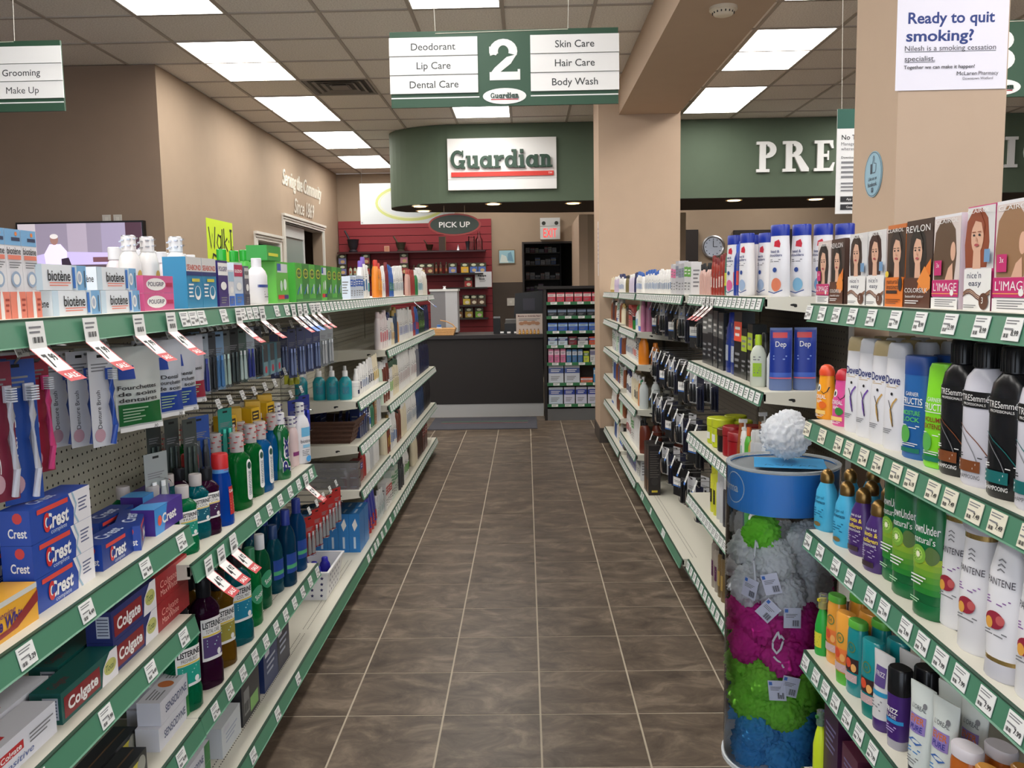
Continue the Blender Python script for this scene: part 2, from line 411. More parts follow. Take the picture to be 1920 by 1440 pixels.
# ------------------------------------------------------------------ lettering shapes with slab serifs
def glyph_prims(ch, w=.2, s=.1):
    """strokes in a unit-height cell: ('r',x0,y0,x1,y1), ('a',cx,cy,rx,ry,deg0,deg1,thick), ('p',pts); returns prims, advance"""
    R = lambda *a: ('r',)+a
    A = lambda *a: ('a',)+a
    if ch == 'P': return [R(.1,0,.1+w,1), R(0,0,.42,s), R(0,1-s,.4,1), A(.34,.73,.30,.27,-90,90,w), R(.2,.46,.36,.46+s), R(.2,1-s,.36,1)], .72
    if ch == 'R': return [R(.1,0,.1+w,1), R(0,0,.42,s), R(0,1-s,.4,1), A(.34,.74,.29,.26,-90,90,w), R(.2,.48,.36,.48+s), R(.2,1-s,.36,1), ('p',[(.36,.52),(.56,.52),(.84,s),(.84,0),(.6,0)])], .88
    if ch == 'E': return [R(.1,0,.1+w,1), R(0,0,.62,s), R(0,1-s,.6,1), R(.2,.46,.46,.46+s), R(.42,.36,.47,.66), ('p',[(.6,0),(.66,.28),(.6,.28),(.5,s)]), ('p',[(.58,1),(.62,.74),(.56,.74),(.48,1-s)])], .74
    if ch == 'S': return [A(.33,.74,.27,.26,20,270,.16), A(.33,.26,.29,.26,-160,90,.16), R(.54,.7,.6,.98), R(.04,.02,.1,.32)], .7
    if ch in 'CG': return [A(.42,.5,.42,.5,42,318,w), R(.68,.66,.76,.98)] + ([R(.5,.36,.86,.46), R(.62,.04,.80,.44), R(.62,0,.86,.1)] if ch == 'G' else []), .9
    if ch == 'I': return [R(.1,0,.1+w,1), R(0,0,.4,s), R(0,1-s,.4,1)], .48
    if ch == 'T': return [R(.27,0,.27+w,1), R(.16,0,.58,s), R(.02,1-s,.72,1), R(.02,.72,.08,1), R(.66,.72,.72,1)], .78
    if ch == 'O': return [A(.44,.5,.44,.5,0,360,w)], .94
    if ch == 'N': return [R(.08,0,.2,1), R(.66,0,.78,1), ('p',[(.08,1),(.28,1),(.78,0),(.6,0)]), R(0,0,.3,s), R(.56,1-s,.88,1), R(0,1-s,.2,1)], .92
    x = .70                                                     # x-height of the lower case
    if ch == 'u': return [R(.08,.22,.08+w,x), R(0,x-s,.2,x), A(.34,.24,.26,.24,180,360,w), R(.50,0,.50+w,x), R(.40,x-s,.6,x), R(.5,0,.8,s)], .82
    if ch == 'a': return [A(.33,.34,.33,.34,0,360,w), R(.50,0,.50+w,x), R(.5,0,.8,s)], .82
    if ch == 'd': return [A(.33,.34,.33,.34,0,360,w), R(.50,0,.50+w,1), R(.40,1-s,.6,1), R(.5,0,.8,s)], .82
    if ch == 'r': return [R(.08,0,.08+w,x), R(0,0,.4,s), R(0,x-s,.2,x), A(.46,.42,.26,.28,60,180,w), R(.46,.54,.6,.7)], .64
    if ch == 'i': return [R(.08,0,.08+w,x), R(0,0,.38,s), R(0,x-s,.2,x), R(.08,.80,.08+w,1)], .42
    if ch == 'n': return [R(.08,0,.08+w,x), R(0,0,.38,s), R(0,x-s,.2,x), A(.36,.44,.27,.26,0,180,w), R(.43,0,.43+w,.46), R(.40,0,.74,s)], .78
    if ch == '2': return [A(.34,.70,.34,.30,-20,200,.21), ('p',[(.42,.56),(.66,.62),(.52,.40),(.26,.20),(.0,.0),(.0,.14),(.12,.3)]), R(0,0,.74,.20), R(.68,0,.74,.26), ('p',[(.0,.66),(.0,.82),(.06,.80),(.20,.66),(.16,.60)])], .8
    if ch == '3': return [A(.32,.74,.32,.26,-90,200,.2), A(.32,.28,.36,.28,-200,90,.2), R(.2,.46,.4,.6)], .76
    return [], .4
def glyphs(mb, s, x, z, h, y0, y1, m, width=None, dx=None):
    """extruded slab letters facing -y, lower left corner (x, z); y0 front, y1 back"""
    tot = sum(glyph_prims(c)[1] for c in s); k = h if width is None else width/tot
    for c in s:
        pr, adv = glyph_prims(c)
        for q in pr:
            y0 -= .00025
            if q[0] == 'r': mb.box(x+q[1]*k, x+q[3]*k, y0, y1, z+q[2]*h, z+q[4]*h, m)
            elif q[0] == 'p': mb.prism([(x+a*k, z+b*h) for a, b in q[1]], 'y', y0, y1, m)
            else:
                _, cx, cy, rx, ry, d0, d1, th = q; n = max(4, int(abs(d1-d0)/18))
                for i in range(n):
                    a = [math.radians(d0+(d1-d0)*j/n) for j in (i, i+1)]
                    pts = [(cx+rx*math.cos(a[0]), cy+ry*math.sin(a[0])), (cx+rx*math.cos(a[1]), cy+ry*math.sin(a[1])), (cx+(rx-th)*math.cos(a[1]), cy+(ry-th*.75)*math.sin(a[1])), (cx+(rx-th)*math.cos(a[0]), cy+(ry-th*.75)*math.sin(a[0]))]
                    mb.prism([(x+u*k, z+v*h) for u, v in pts], 'y', y0, y1, m)
        x += adv*k
    return x
LETW = M((222,222,220), .4)
# PRESCRIPTION letters on the green bulkhead, each a thing of its own
x = 2.604
for i, c in enumerate('PRESCRIPTION'):
    m2 = MB(); adv = glyph_prims(c)[1]; wdt = adv*.345
    glyphs(m2, c, 0, 0, .335, -.03, 0, LETW, width=wdt)
    if i == 9: x = 5.36
    tag(m2.build('sign_letter', None, (x, 9.948, 2.705)), 'raised white serif letter %s on the green bulkhead, %s letter of the word' % (c, ordinal(i+1)), 'sign letter', 'raised prescription letters')
    x += wdt+.045
# white name board
t = thing('wall_sign', 'white board with raised dark green name lettering over a red bar', 'sign', (-.857, 9.95, 2.57))
MB().box(0, 1.223, -.04, 0, 0, .568, WHITE).box(0, 1.223, -.043, -.04, .115, .12, M((190,190,190), .5)).build('board', t)
GL = M((36,66,50), .5)
m2 = MB(); glyphs(m2, 'Guardian', .035, .235, .20, -.075, -.04, GL, width=1.15); m2.build('lettering', t)
m2 = MB().box(.04, 1.19, -.06, -.04, .145, .195, M((206,52,40), .5)); CV(m2, lambda u, v, e: (u, -.06-e, v)).text('TM', 1.15, .172, .022, WHITE); m2.build('red_bar', t)
# hanging oval PICK UP sign
t = thing('oval_sign', 'hanging oval green PICK UP sign with red rim', 'sign', (-.818, 10.2, 2.21))
def oval(mb, rx, rz, y0, y1, m, n=32): mb.prism([(rx*math.cos(6.2832*i/n), rz*math.sin(6.2832*i/n)) for i in range(n)], 'y', y0, y1, m)
m2 = MB(); oval(m2, .308, .128, -.012, .012, M((150,52,50), .5)); m2.build('rim', t)
m2 = MB(); oval(m2, .285, .110, -.016, -.011, M((38,52,44), .5)); CV(m2, lambda u, v, e: (u, -.016-e, v)).text('PICK UP', 0, 0, .062, WHITE, w=.36, bold=.012); m2.build('face', t)
for sx in (-.12, .12): MB().tube([(sx, 0, .11), (sx, 0, .22)], .002, SILVER).build('hanger', t)
# hanging white banner with a yellow oval
t = thing('banner', 'white hanging banner with pale yellow oval and script, partly behind the bulkhead', 'banner', (-2.177, 11.6, 2.34))
m2 = MB().box(0, 1.25, -.004, .004, 0, .53, M((226,230,232), .5)); cv = CV(m2, lambda u, v, e: (u, -.004-e, v))
cv.band([(.68+.46*math.cos(a*.1963), .27+.22*math.sin(a*.1963)) for a in range(33)], .035, M((214,220,140), .5))
cv.band([(.68+.42*math.cos(a*.1963), .27+.195*math.sin(a*.1963)) for a in range(33)], .012, M((236,236,200), .5))
cv.text('S', .46, .33, .08, M((150,152,140), .5), shear=.5); m2.build('sheet', t)
for sx in (.03, 1.22): MB().tube([(sx, 0, .52), (sx, 0, .96)], .002, SILVER).build('hanger', t)
for sx in (.02, 1.23):
    for sz in (.02, .51): MB().lathe([(-.003, .012), (.003, .012)], SILVER, 10).build('grommet', t, (sx, -.006, sz)).rotation_euler.x = PI/2
# aisle signs
GS = M((38,74,52), .5)
def aisle_sign(label, x, y, z, num, left, right, rz=0):
    t = thing('aisle_sign', label, 'sign', (x, y, z), rz)
    W, H = 1.172, .378
    MB().box(-W/2, W/2, -.008, .008, 0, H, GS).build('board', t)
    for side, words in ((-1, left), (1, right)):
        for k, s in enumerate(words):
            m2 = MB(); x0 = -W/2-.003 if side < 0 else .136; x1 = x0+.454; z0 = H-.028-.094*(k+1)
            m2.prism([(-.009, z0), (-.019, z0), (-.012, z0+.092), (-.009, z0+.092)], 'x', x0, x1, WHITE)
            if s: CV(m2, lambda u, v, e: (u, -.0195+(v-z0)*.07-e, v)).text(s, (x0+x1)/2, z0+.045, .036, M((60,62,62), .6), bold=0 if 'M' in s else .006)
            m2.build('slat_card', t)
    m2 = MB().box(-W/2, -.13, -.0095, -.008, .044, .050, WHITE).box(.135, W/2, -.0095, -.008, .044, .050, WHITE); m2.build('white_stripe', t)
    m2 = MB(); glyphs(m2, num, -.075, .128, .205, -.0105, -.008, WHITE, width=.17); m2.build('numeral', t)
    m2 = MB(); oval(m2, .112, .040, -.012, -.008, WHITE)
    cv = CV(m2, lambda u, v, e: (u, -.012-e, v)); cv.rect(-.07, .07, -.019, -.014, RED)
    glyphs(m2, 'Guardian', -.072, -.010, .026, -.0135, -.012, GL, width=.146)
    m2.build('oval_badge', t, (0, 0, .048))
    for sx in (-.35, .33): MB().tube([(sx, 0, H-.01), (sx*1.05, 0, CZ-z)], .0015, M((225,222,210), .5)).build('hanging_wire', t)
    MB().tube([(-.35, -.01, H-.012), (.33, -.01, H-.004)], .0022, M((200,198,180), .5)).build('tie_rod', t)
aisle_sign('hanging green and white aisle sign with large numeral 2', -.094, 4.6, 2.393, '2', ['Deodorant', 'Lip Care', 'Dental Care'], ['Skin Care', 'Hair Care', 'Body Wash'])
aisle_sign('hanging aisle sign cut by the left photo edge, ending in Make Up', -3.13, 4.9, 2.478, '1', ['', '', ''], ['', 'Grooming', 'Make Up'])
aisle_sign('hanging green aisle sign half hidden behind the near pillar', 2.43, 4.6, 2.385, '3', ['', '', ''], ['', '', ''])

# pillar papers
t = MB().box(0, .354, -.0015, 0, 0, .29, M((226,222,232), .6)); cv = CV(t, lambda u, v, e: (u, -.0015-e, v)); NAVY = M((28,52,120), .6)
cv.text('Ready to quit', .035, .225, .034, NAVY, w=.275, al='l', bold=.022); cv.text('smoking?', .03, .170, .034, NAVY, w=.215, al='l', bold=.022)
cv.text('Nilesh is a smoking cessation', .027, .131, .016, M((70,66,72), .6), w=.29, al='l'); cv.rect(.027, .317, .119, .1205, INK)
cv.text('specialist.', .027, .099, .016, M((70,66,72), .6), w=.097, al='l'); cv.rect(.027, .124, .087, .0885, INK)
cv.text('Together we can make it happen!', .025, .072, .011, INK, w=.226, al='l', bold=.008)
cv.text('McLaren', .195, .050, .012, INK, w=.064, al='l'); cv.text('Pharmacy', .264, .050, .012, M((70,66,72), .6), w=.063, al='l'); cv.text('Downtown Watford', .214, .034, .008, M((70,66,72), .6), w=.096, al='l')
tag(t.build('poster', None, (1.203, 2.898, 2.066)), 'white quit-smoking paper notice taped to the near pillar', 'poster')
t = thing('oval_sticker', 'pale blue oval thumbs-up sticker on the near pillar side', 'sticker', (1.213, 3.077, 1.825))
m2 = MB(); m2.prism([(.075*math.cos(6.2832*i/28), .078*math.sin(6.2832*i/28)) for i in range(28)], 'x', -.003, 0, M((140,178,196), .5))
cv = CV(m2, lambda u, v, e: (-.003-e, -u, v)); NV = M((34,52,70), .5)
cv.band([(.075*.95*math.cos(a*.2244), .078*.95*math.sin(a*.2244)) for a in range(29)], .0025, NV)
cv.poly([(-.022,.002),(-.008,.002),(-.008,.036),(-.022,.036)], NV)
cv.band([(-.004,.004),(.02,.004),(.026,.012),(.026,.034),(.010,.036),(.012,.052),(.006,.062),(.0,.058),(.001,.044),(-.006,.034),(-.006,.004)], .003, NV)
cv.text('Like us on', 0, -.014, .012, NV, w=.07, bold=.01); cv.text('facebook.', 0, -.034, .014, NV, w=.08, bold=.015); cv.rect(-.008, .008, -.062, -.046, NV); cv.text('f', .002, -.054, .011, M((140,178,196), .5), bold=.02)
m2.build('disc', t)
t = thing('hanging_banner', 'tall narrow hanging notice with green header left of the near pillar', 'banner', (1.478, 4.2, 1.78))
m2 = MB().box(0, .34, -.002, .002, 0, .485, M((224,224,224), .5)); cv = CV(m2, lambda u, v, e: (u, -.002-e, v))
cv.rect(0, .34, .395, .485, M((24,84,70), .5)); cv.text('Guardian', .20, .43, .03, WHITE, bold=.03, w=.2); cv.text('No Time?', .022, .355, .022, INK, al='l', bold=.01); cv.text('Manage your health', .02, .325, .015, GREYINK, al='l'); cv.text('wherever you are', .02, .302, .015, GREYINK, al='l')
cv.text('Download the app', .022, .262, .011, INK, al='l'); cv.lines(.022, .3, .16, .25, 4, GREYINK); cv.lines(.022, .26, .10, .15, 3, GREYINK)
for v in (.055, .018): cv.rect(.022, .16, v, v+.026, INK)
cv.text('App Store', .05, .068, .010, WHITE, al='l'); cv.text('Google play', .05, .031, .010, WHITE, al='l'); m2.build('sheet', t)
for sx in (.02, .32): MB().tube([(sx, 0, .485), (sx-.015, 0, CZ-1.78)], .001, M((225,222,210), .5)).build('hanging_wire', t)
# smoke detector under the beam
t = thing('smoke_detector', 'round cream smoke detector under the ceiling beam', 'smoke detector', (1.131, 5.06, 3.0)); CR = M((216,204,184), .5)
MB().lathe([(-.020, .070), (-.016, .078), (0, .078)], CR, 24).build('base', t); MB().lathe([(-.048, .035), (-.042, .052), (-.02, .066)], CR, 24).build('cover', t)
m2 = MB()
for k in range(16): a = k*PI/8; m2.box(.059*math.cos(a)-.003, .059*math.cos(a)+.003, .059*math.sin(a)-.003, .059*math.sin(a)+.003, -.036, -.026, INK)
m2.build('vent_slots', t)
# clinic wall things
t = thing('television', 'wall-mounted flat television showing a man in a white shirt', 'television', (-4.159, 7.14, 1.46))
TVW, TVH = 1.05, .60
MB().box(0, TVW, -.05, 0, 0, TVH, M((16,16,18), .35)).build('bezel', t)
m2 = MB(); SC = lambda r: M(r, .25, emit=.55)
m2.box(.015, TVW-.015, -.0515, -.05, .02, TVH-.015, SC((150,140,165))); cv = CV(m2, lambda u, v, e: (u, -.0515-e, v))
cv.rect(.015, .70, .30, .585, SC((138,128,146))).rect(.42, .58, .28, .585, SC((164,152,168))).rect(.90, 1.035, .02, .585, SC((70,46,58))).rect(.015, .16, .30, .585, SC((186,176,182)))
cv.poly([(.015,.30),(.3,.36),(.9,.34),(.9,.25),(.4,.24),(.015,.22)], SC((190,176,220))).rect(.62, .9, .27, .31, SC((110,74,82))).rect(.015, .9, .02, .25, SC((120,98,120))).rect(.3, .8, .2, .25, SC((84,68,76)))
cv.poly([(.25,.05),(.37,.05),(.37,.26),(.25,.26)], SC((70,62,70))).poly([(.23,.24),(.40,.24),(.41,.36),(.36,.42),(.27,.42),(.22,.34)], SC((222,214,240))).ell(.31, .455, .033, .042, SC((150,112,104))).ell(.31, .482, .034, .02, SC((214,208,206))).poly([(.36,.24),(.44,.25),(.42,.31),(.36,.30)], SC((52,42,56)))
m2.build('screen', t)
for k, x in enumerate((-3.467, -3.375)):
    q = MB().box(0, .068, -.006, 0, 0, .07, M((196,188,178), .5)); q.box(.024, .044, -.009, -.006, .02, .05, M((210,202,192), .5))
    tag(q.build('outlet_plate', None, (x, 7.149, 2.044)), '%s of two pale wall plates above the television' % ('left', 'right')[k], 'wall plate', 'wall plates')
q = MB().box(0, .002, 0, .72, 0, .52, M((196,222,40), .7)); cv = CV(q, lambda u, v, e: (.002+e, u, v))
def hand(cv, strokes, m, w): [cv.band(s, w, m) for s in strokes]
BK = M((26,28,20), .7)
hand(cv, [[(.05,.44),(.10,.24),(.14,.38),(.18,.24),(.22,.45)], [(.36,.36),(.30,.38),(.26,.30),(.30,.24),(.36,.27),(.37,.38),(.37,.24)], [(.41,.44),(.41,.24)], [(.46,.45),(.46,.24)], [(.55,.36),(.47,.31),(.55,.23)], [(.58,.33),(.60,.33)], [(.625,.44),(.69,.44)], [(.655,.44),(.655,.25)], [(.62,.24),(.69,.24)]], BK, .026)
cv.text('n', .705, .28, .06, BK, w=.03); hand(cv, [[(.22,.17),(.14,.19),(.10,.10),(.14,.02),(.22,.04)], [(.27,.19),(.27,.02)], [(.34,.13),(.34,.02)], [(.34,.165),(.34,.175)], [(.40,.02),(.40,.13),(.45,.12),(.46,.02)], [(.53,.13),(.53,.02)], [(.66,.11),(.60,.13),(.57,.07),(.60,.02),(.66,.04)]], BK, .026)
tag(q.build('clinic_poster', None, (xw, 8.09, 1.64)), 'bright lime handwritten Walk-In Clinic poster on the left wall', 'poster')
q = MB(); cvs = CV(q, lambda u, v, e: (.012+e, u, v)); LC = M((214,208,196), .5)
cvs.text('Serving the Community', 0, .155, .19, LC, w=2.02, al='l', bold=.012, shear=.35)
for k in range(len(q.v)): q.v.append((.0, q.v[k][1], q.v[k][2]))
nv = len(q.v)//2; ff = list(q.f)
edges = {}
for f in ff:
    for a, b2 in zip(f, f[1:]+f[:1]): edges[(a, b2)] = 1
for (a, b2) in edges:
    if (b2, a) not in edges: q.f.append((b2, a, a+nv, b2+nv)); q.mi.append(0); q.sm.append(False)
tag(q.build('wall_lettering', None, (xw, 10.72, 2.72)), 'raised cream script line Serving the Community above the doorway', 'wall lettering')
q = MB(); cvs = CV(q, lambda u, v, e: (.012+e, u, v)); cvs.text('Since 1869', 0, .10, .19, LC, w=1.05, al='l', bold=.012, shear=.35)
tag(q.build('wall_lettering', None, (xw, 11.2, 2.47)), 'shorter raised cream script line with a year below the other', 'wall lettering')

# ------------------------------------------------------------------ gondola shelving
CREAM = M((206,202,188), .45, name='shelf_enamel'); LIPG = M((72,124,98), .4, name='ticket_channel'); LIPD = M((40,70,54), .5)
KICK = M((112,108,102), .6); SLOT = M((20,20,20), .8)
def pegboard(rgb):
    m = bpy.data.materials.new('pegboard'); m.use_nodes = True; n, l, b = nodes_of(m)
    tc = n.new('ShaderNodeTexCoord'); fr = n.new('ShaderNodeVectorMath'); fr.operation = 'SCALE'; fr.inputs[3].default_value = 1/.0254
    l.new(tc.outputs['Object'], fr.inputs[0]); f2 = n.new('ShaderNodeVectorMath'); f2.operation = 'FRACTION'; l.new(fr.outputs[0], f2.inputs[0])
    sb = n.new('ShaderNodeVectorMath'); sb.operation = 'SUBTRACT'; sb.inputs[1].default_value = (.5, .5, .5); l.new(f2.outputs[0], sb.inputs[0])
    ml = n.new('ShaderNodeVectorMath'); ml.operation = 'MULTIPLY'; ml.inputs[1].default_value = (0, 1, 1); l.new(sb.outputs[0], ml.inputs[0])
    ln = n.new('ShaderNodeVectorMath'); ln.operation = 'LENGTH'; l.new(ml.outputs[0], ln.inputs[0])
    gt = n.new('ShaderNodeMath'); gt.operation = 'GREATER_THAN'; gt.inputs[1].default_value = .135; l.new(ln.outputs['Value'], gt.inputs[0])
    mx = n.new('ShaderNodeMix'); mx.data_type = 'RGBA'; mx.inputs[6].default_value = (*lin((26,22,18)), 1); mx.inputs[7].default_value = (*lin(rgb), 1)
    l.new(gt.outputs[0], mx.inputs[0]); l.new(mx.outputs[2], b.inputs['Base Color']); b.inputs['Roughness'].default_value = .7
    bp = n.new('ShaderNodeBump'); bp.inputs['Strength'].default_value = .6; bp.inputs['Distance'].default_value = .004; l.new(gt.outputs[0], bp.inputs['Height']); l.new(bp.outputs[0], b.inputs['Normal'])
    return m
PEGL = pegboard((186,182,166)); PEGR = pegboard((104,96,86))
TICKW = M((226,226,224), .5); LBLUE = M((70,120,200), .5); TRED = M((186,52,58), .5)
_tk = {}
def ticket_mesh(price, w=.046, h=.036, detail=True, cream=False):
    k = (price, w, h, detail, cream)
    if k not in _tk:
        mb = MB(); mb.box(-w/2, w/2, -.0012, 0, -h/2, h/2, M((222,216,196), .5) if cream else TICKW); cv = CV(mb, lambda u, v, e: (u, -.0012-e, v))
        if detail:
            cv.lines(-w*.42, w*.3, h*.18, h*.42, 2, GREYINK); cv.bars(-w*.42, -w*.08, -h*.38, -h*.2, 7, INK)
            cv.text(price, w*.43, -h*.16, h*.22, INK, al='r', bold=.02); cv.lines(-w*.42, w*.1, -h*.08, h*.08, 1, GREYINK)
        else: cv.lines(-w*.4, w*.3, -h*.3, h*.35, 3, GREYINK)
        _tk[k] = mb.mesh('price_ticket')
    return _tk[k]
def sale_mesh(price, col='r'):
    k = ('sale', price, col)
    if k not in _tk:
        mb = MB(); w = .052; C = TRED if col == 'r' else LBLUE
        seg = [(0, 0), (-.004, -.045), (-.045, -.082), (-.068, -.098)]        # (out of shelf, down), front is -y
        mats = [TICKW, TICKW, C]
        for i in range(3):
            (a, b), (c, d) = seg[i], seg[i+1]
            mb.add([(-w/2, c, d), (w/2, c, d), (w/2, a, b), (-w/2, a, b)], [(0, 1, 2, 3)], mats[i])
        f1 = lambda u, v, e: (u, -.004*(-v/.045)-e, v)
        cv = CV(mb, f1); cv.lines(-.02, .016, -.022, -.006, 2, GREYINK); cv.bars(-.014, .018, -.036, -.026, 9, INK)
        L = math.hypot(.041, .037)
        def f2(u, v, e):
            t = -v/L; return (u, -.004-.041*t-e*.6, -.045-.037*t+e*.8)
        cv = CV(mb, f2); a, b = price.split('.')
        cv.text(a, -.010, -L*.55, .030, INK, bold=.03, w=.014); cv.text(b, .010, -L*.42, .016, INK, bold=.02, w=.017)
        def f3(u, v, e):
            t = -v/.028; return (u, -.045-.023*t-e*.6, -.082-.016*t+e*.8)
        if col == 'r': CV(mb, f3).text('SALE', 0, -.014, .012, WHITE, bold=.02)
        for s_ in (-1, 1): CV(mb, f2).rect(s_*w/2-.0015, s_*w/2+.0015, -L, 0, C)
        _tk[k] = mb.mesh('sale_tag')
    return _tk[k]

class Bay:
    def __init__(s, label, side, y0, y1, lip, back, top=1.415, peg=None, kick=True, near_end=False, panel=None):
        s.side, s.y0, s.y1, s.lip, s.back, s.a = side, y0, y1, lip, back, (1 if side < 0 else -1)
        s.D = abs(back-lip); s.L = y1-y0; s.rz = LEFT if side < 0 else RIGHT
        s.t = thing('gondola_bay', label, 'store shelving', (lip, y0, 0))
        peg = peg or (PEGL if side < 0 else PEGR); a, D, L = s.a, s.D, s.L
        p0, p1 = panel or (0, L)
        mb = MB().box(-a*D, -a*(D+.02), p0, p1, .06, 1.40, peg); mb.build('back_panel', s.t)
        for yy in ((p0, p1) if near_end else (p0,)):
            mb = MB().box(-a*(D-.004), -a*(D+.01), yy-.012, yy+.012, .06, 1.40, M((170,166,150), .5) if side < 0 else M((96,90,82), .5))
            cv = CV(mb, lambda u, v, e: (-a*(D-.004-e), u, v))
            vs = [];fs = []
            for k in range(38):
                for du in (-.006, .004):
                    z = .1+k*.034; q = len(vs); vs += [(yy+du, z), (yy+du+.002, z), (yy+du+.002, z+.022), (yy+du, z+.022)]; fs.append((q, q+1, q+2, q+3))
            cv._go(vs, fs, SLOT); mb.build('upright', s.t)
        if kick:
            MB().box(-a*.05, -a*D, 0, L, 0, .095, KICK).build('kick_plate', s.t)
    def shelf(s, z, tickets=0, prices=None, plain=False, sales=(), dots=False, ymin=0, ymax=None, depth=None, cream=False, tw=.046, th=.036, at=None, deep=0, name='shelf'):
        a, L, D = s.a, (ymax or s.L), depth or s.D
        mb = MB(); th0 = .03
        mb.box(0, -a*D, ymin, L, z-.006, z, CREAM).box(0, -a*.006, ymin, L, z-th0, z-.006, CREAM)
        for yy in (ymin, L-.004):
            mb.prism([(0, z-.036), (0, z-.006), (-a*D, z-.006), (-a*D, z-.075), (-a*.05, z-.042)], 'y', yy, yy+.004, CREAM)
        cv = CV(mb, lambda u, v, e: (u, ymin-e, v)); xx = -a*D*.28
        cv.ell(xx, z-.026, .012, .004, SLOT, 8); cv.ell(xx-a*.006, z-.030, .006, .004, SLOT, 8)
        if dots:
            vs = []; fs = []
            for d in (.05, .068):
                k = 0
                while ymin+.02+k*.0127 < L-.02:
                    y = ymin+.02+k*.0127; q = len(vs); vs += [(-a*d, y), (-a*(d+.003), y), (-a*(d+.003), y+.006), (-a*d, y+.006)]; fs.append((q, q+1, q+2, q+3)); k += 1
            CV(mb, lambda u, v, e: (u, v, z+e))._go(vs, fs, SLOT)
        sh = mb.build(name, s.t)
        ch = MB(); h = th+.006
        prof = [(a*.002, z-.002), (a*.006, z-.002), (a*.016, z-.002-h), (a*.019, z-.004-h), (a*.012, z-.004-h)]
        ch.prism(prof, 'y', ymin, L, LIPG); ch.prism([(a*.0, z), (a*.0075, z), (a*.0075, z-.003), (a*.0, z-.003)], 'y', ymin, L, LIPD)
        ch.build('ticket_channel', sh)
        tilt = -math.atan2(.010, h)
        ys = at if at is not None else [ymin+(L-ymin)*(i+.5)/tickets for i in range(tickets)]
        for i, y in enumerate(ys):
            pr = (prices or ['4.49','6.99','3.29','7.49','5.99','8.99'])[i % len(prices or [0]*6)]
            o = obj('price_ticket', ticket_mesh(pr, tw, th, not plain, cream), sh, (a*.0125, y, z-.002-h/2))
            o.rotation_euler = (tilt, 0, s.rz)
        for y, pr, c in sales:
            o = obj('sale_tag', sale_mesh(pr, c), sh, (a*.018, y, z-.004)); o.rotation_euler = (0, 0, s.rz)
        return sh
    def hook(s, y, z, length=.28, tagc='w', tag_mesh=None):
        a, D = s.a, s.D
        mb = MB().tube([(-a*D, y, z), (-a*(D-length), y, z), (-a*(D-length-.01), y, z+.012)], .0028, M((150,150,150), .3, metal=1), 5)
        mb.tube([(-a*D, y, z+.03), (-a*(D-length-.006), y, z+.03)], .0018, M((150,150,150), .3, metal=1), 5)
        h = mb.build('peg_hook', s.t)
        o = obj('hook_tag', tag_mesh or ticket_mesh('3.98', .036, .030, True), h, (-a*(D-length-.012), y, z+.026)); o.rotation_euler = (-.35, 0, s.rz)
        return h

LX, LB = -.83, -1.20
L1 = Bay('near left shelving bay of toothbrushes on pegs and toothpaste boxes', -1, .81, 2.03, LX, LB)
L2 = Bay('left shelving bay with two shelves of mouthwash', -1, 2.03, 3.25, LX, LB)
L3 = Bay('narrow left shelving bay of hanging packs above a white basket', -1, 3.25, 4.16, LX, LB)
L4 = Bay('left shelving bay with teal bottles and a wicker basket', -1, 4.16, 5.08, LX, LB)
L5 = Bay('far left shelving bay of white lotion bottles', -1, 5.08, 6.4, LX, LB)
L6 = Bay('last left shelving bay beside the dark counter', -1, 6.4, 7.7, LX, LB)
RX, RB = .745, 1.10
R0 = Bay('near right shelving bay of shampoo and hair colour boxes', 1, .95, 2.26, RX, RB, panel=(0, 1.69))
R1 = Bay('right shelving bay of white shampoo and hair gel past the near pillar', 1, 2.82, 4.10, .775, 1.10, panel=(.15, 1.28))
R2 = Bay('right shelving bays of black hair accessories on pegs', 1, 4.10, 5.78, .745, 1.10)
R3 = Bay('right shelving bay of pump bottles and pink bottles', 1, 5.78, 6.75, .735, 1.08)
R4 = Bay('last right shelving bay against the far pillar', 1, 6.75, 8.0, .725, 1.06)
def yl(px, z, bay): return Yat(px, bay.lip, z)-bay.y0
TOP = 1.415
# left
L1.shelf(TOP, at=[], sales=[(yl(45, 1.40, L1), '7.99', 'r'), (yl(150, 1.40, L1), '7.99', 'r'), (yl(243, 1.40, L1), '7.99', 'r'), (yl(305, 1.40, L1), '4.99', 'r')], name='top_shelf')
L2.shelf(TOP, at=[.03, .085, .14, .30, .46, .52, .58, .64, .80, .92, 1.0, 1.1, 1.17], prices=['4.49','6.99','3.29'], tw=.05, sales=[(.40, '4.99', 'r'), (.62, '3.49', 'r'), (.98, '2.99', 'r'), (1.06, '5.99', 'b'), (1.14, '4.49', 'b')], name='top_shelf')
L3.shelf(TOP, 13, plain=True, sales=[(.03, '4.99', 'r'), (.12, '4.99', 'r')], name='top_shelf')
L4.shelf(TOP, 14, plain=True, name='top_shelf'); L5.shelf(TOP, 22, plain=True, sales=[(1.2, '3.49', 'b')], name='top_shelf'); L6.shelf(TOP, 22, plain=True, sales=[(.8, '3.49', 'b')], name='top_shelf')
L1.shelf(.897, at=[yl(35, .88, L1), yl(150, .88, L1), yl(262, .88, L1), yl(330, .88, L1)], prices=['3.29','4.49','4.49','4.99'])
L1.shelf(.672, at=[yl(60, .65, L1), yl(187, .65, L1), yl(272, .65, L1), yl(335, .65, L1)], prices=['1.99','3.99','4.49','3.99'])
L1.shelf(.402, at=[.35, .6, .87, 1.08], prices=['3.99','1.99','2.99','4.99'])
L1.shelf(.13, at=[.5, .8, 1.1], prices=['4.99','7.99'])
L2.shelf(.796, at=[.28, .5, .62, .74, .86, .97, 1.06, 1.15], prices=['4.49','5.99','7.99','7.99'], dots=True, sales=[(.075, '4.92', 'r'), (.165, '4.92', 'r'), (.26, '4.92', 'r'), (1.05, '5.99', 'r')])
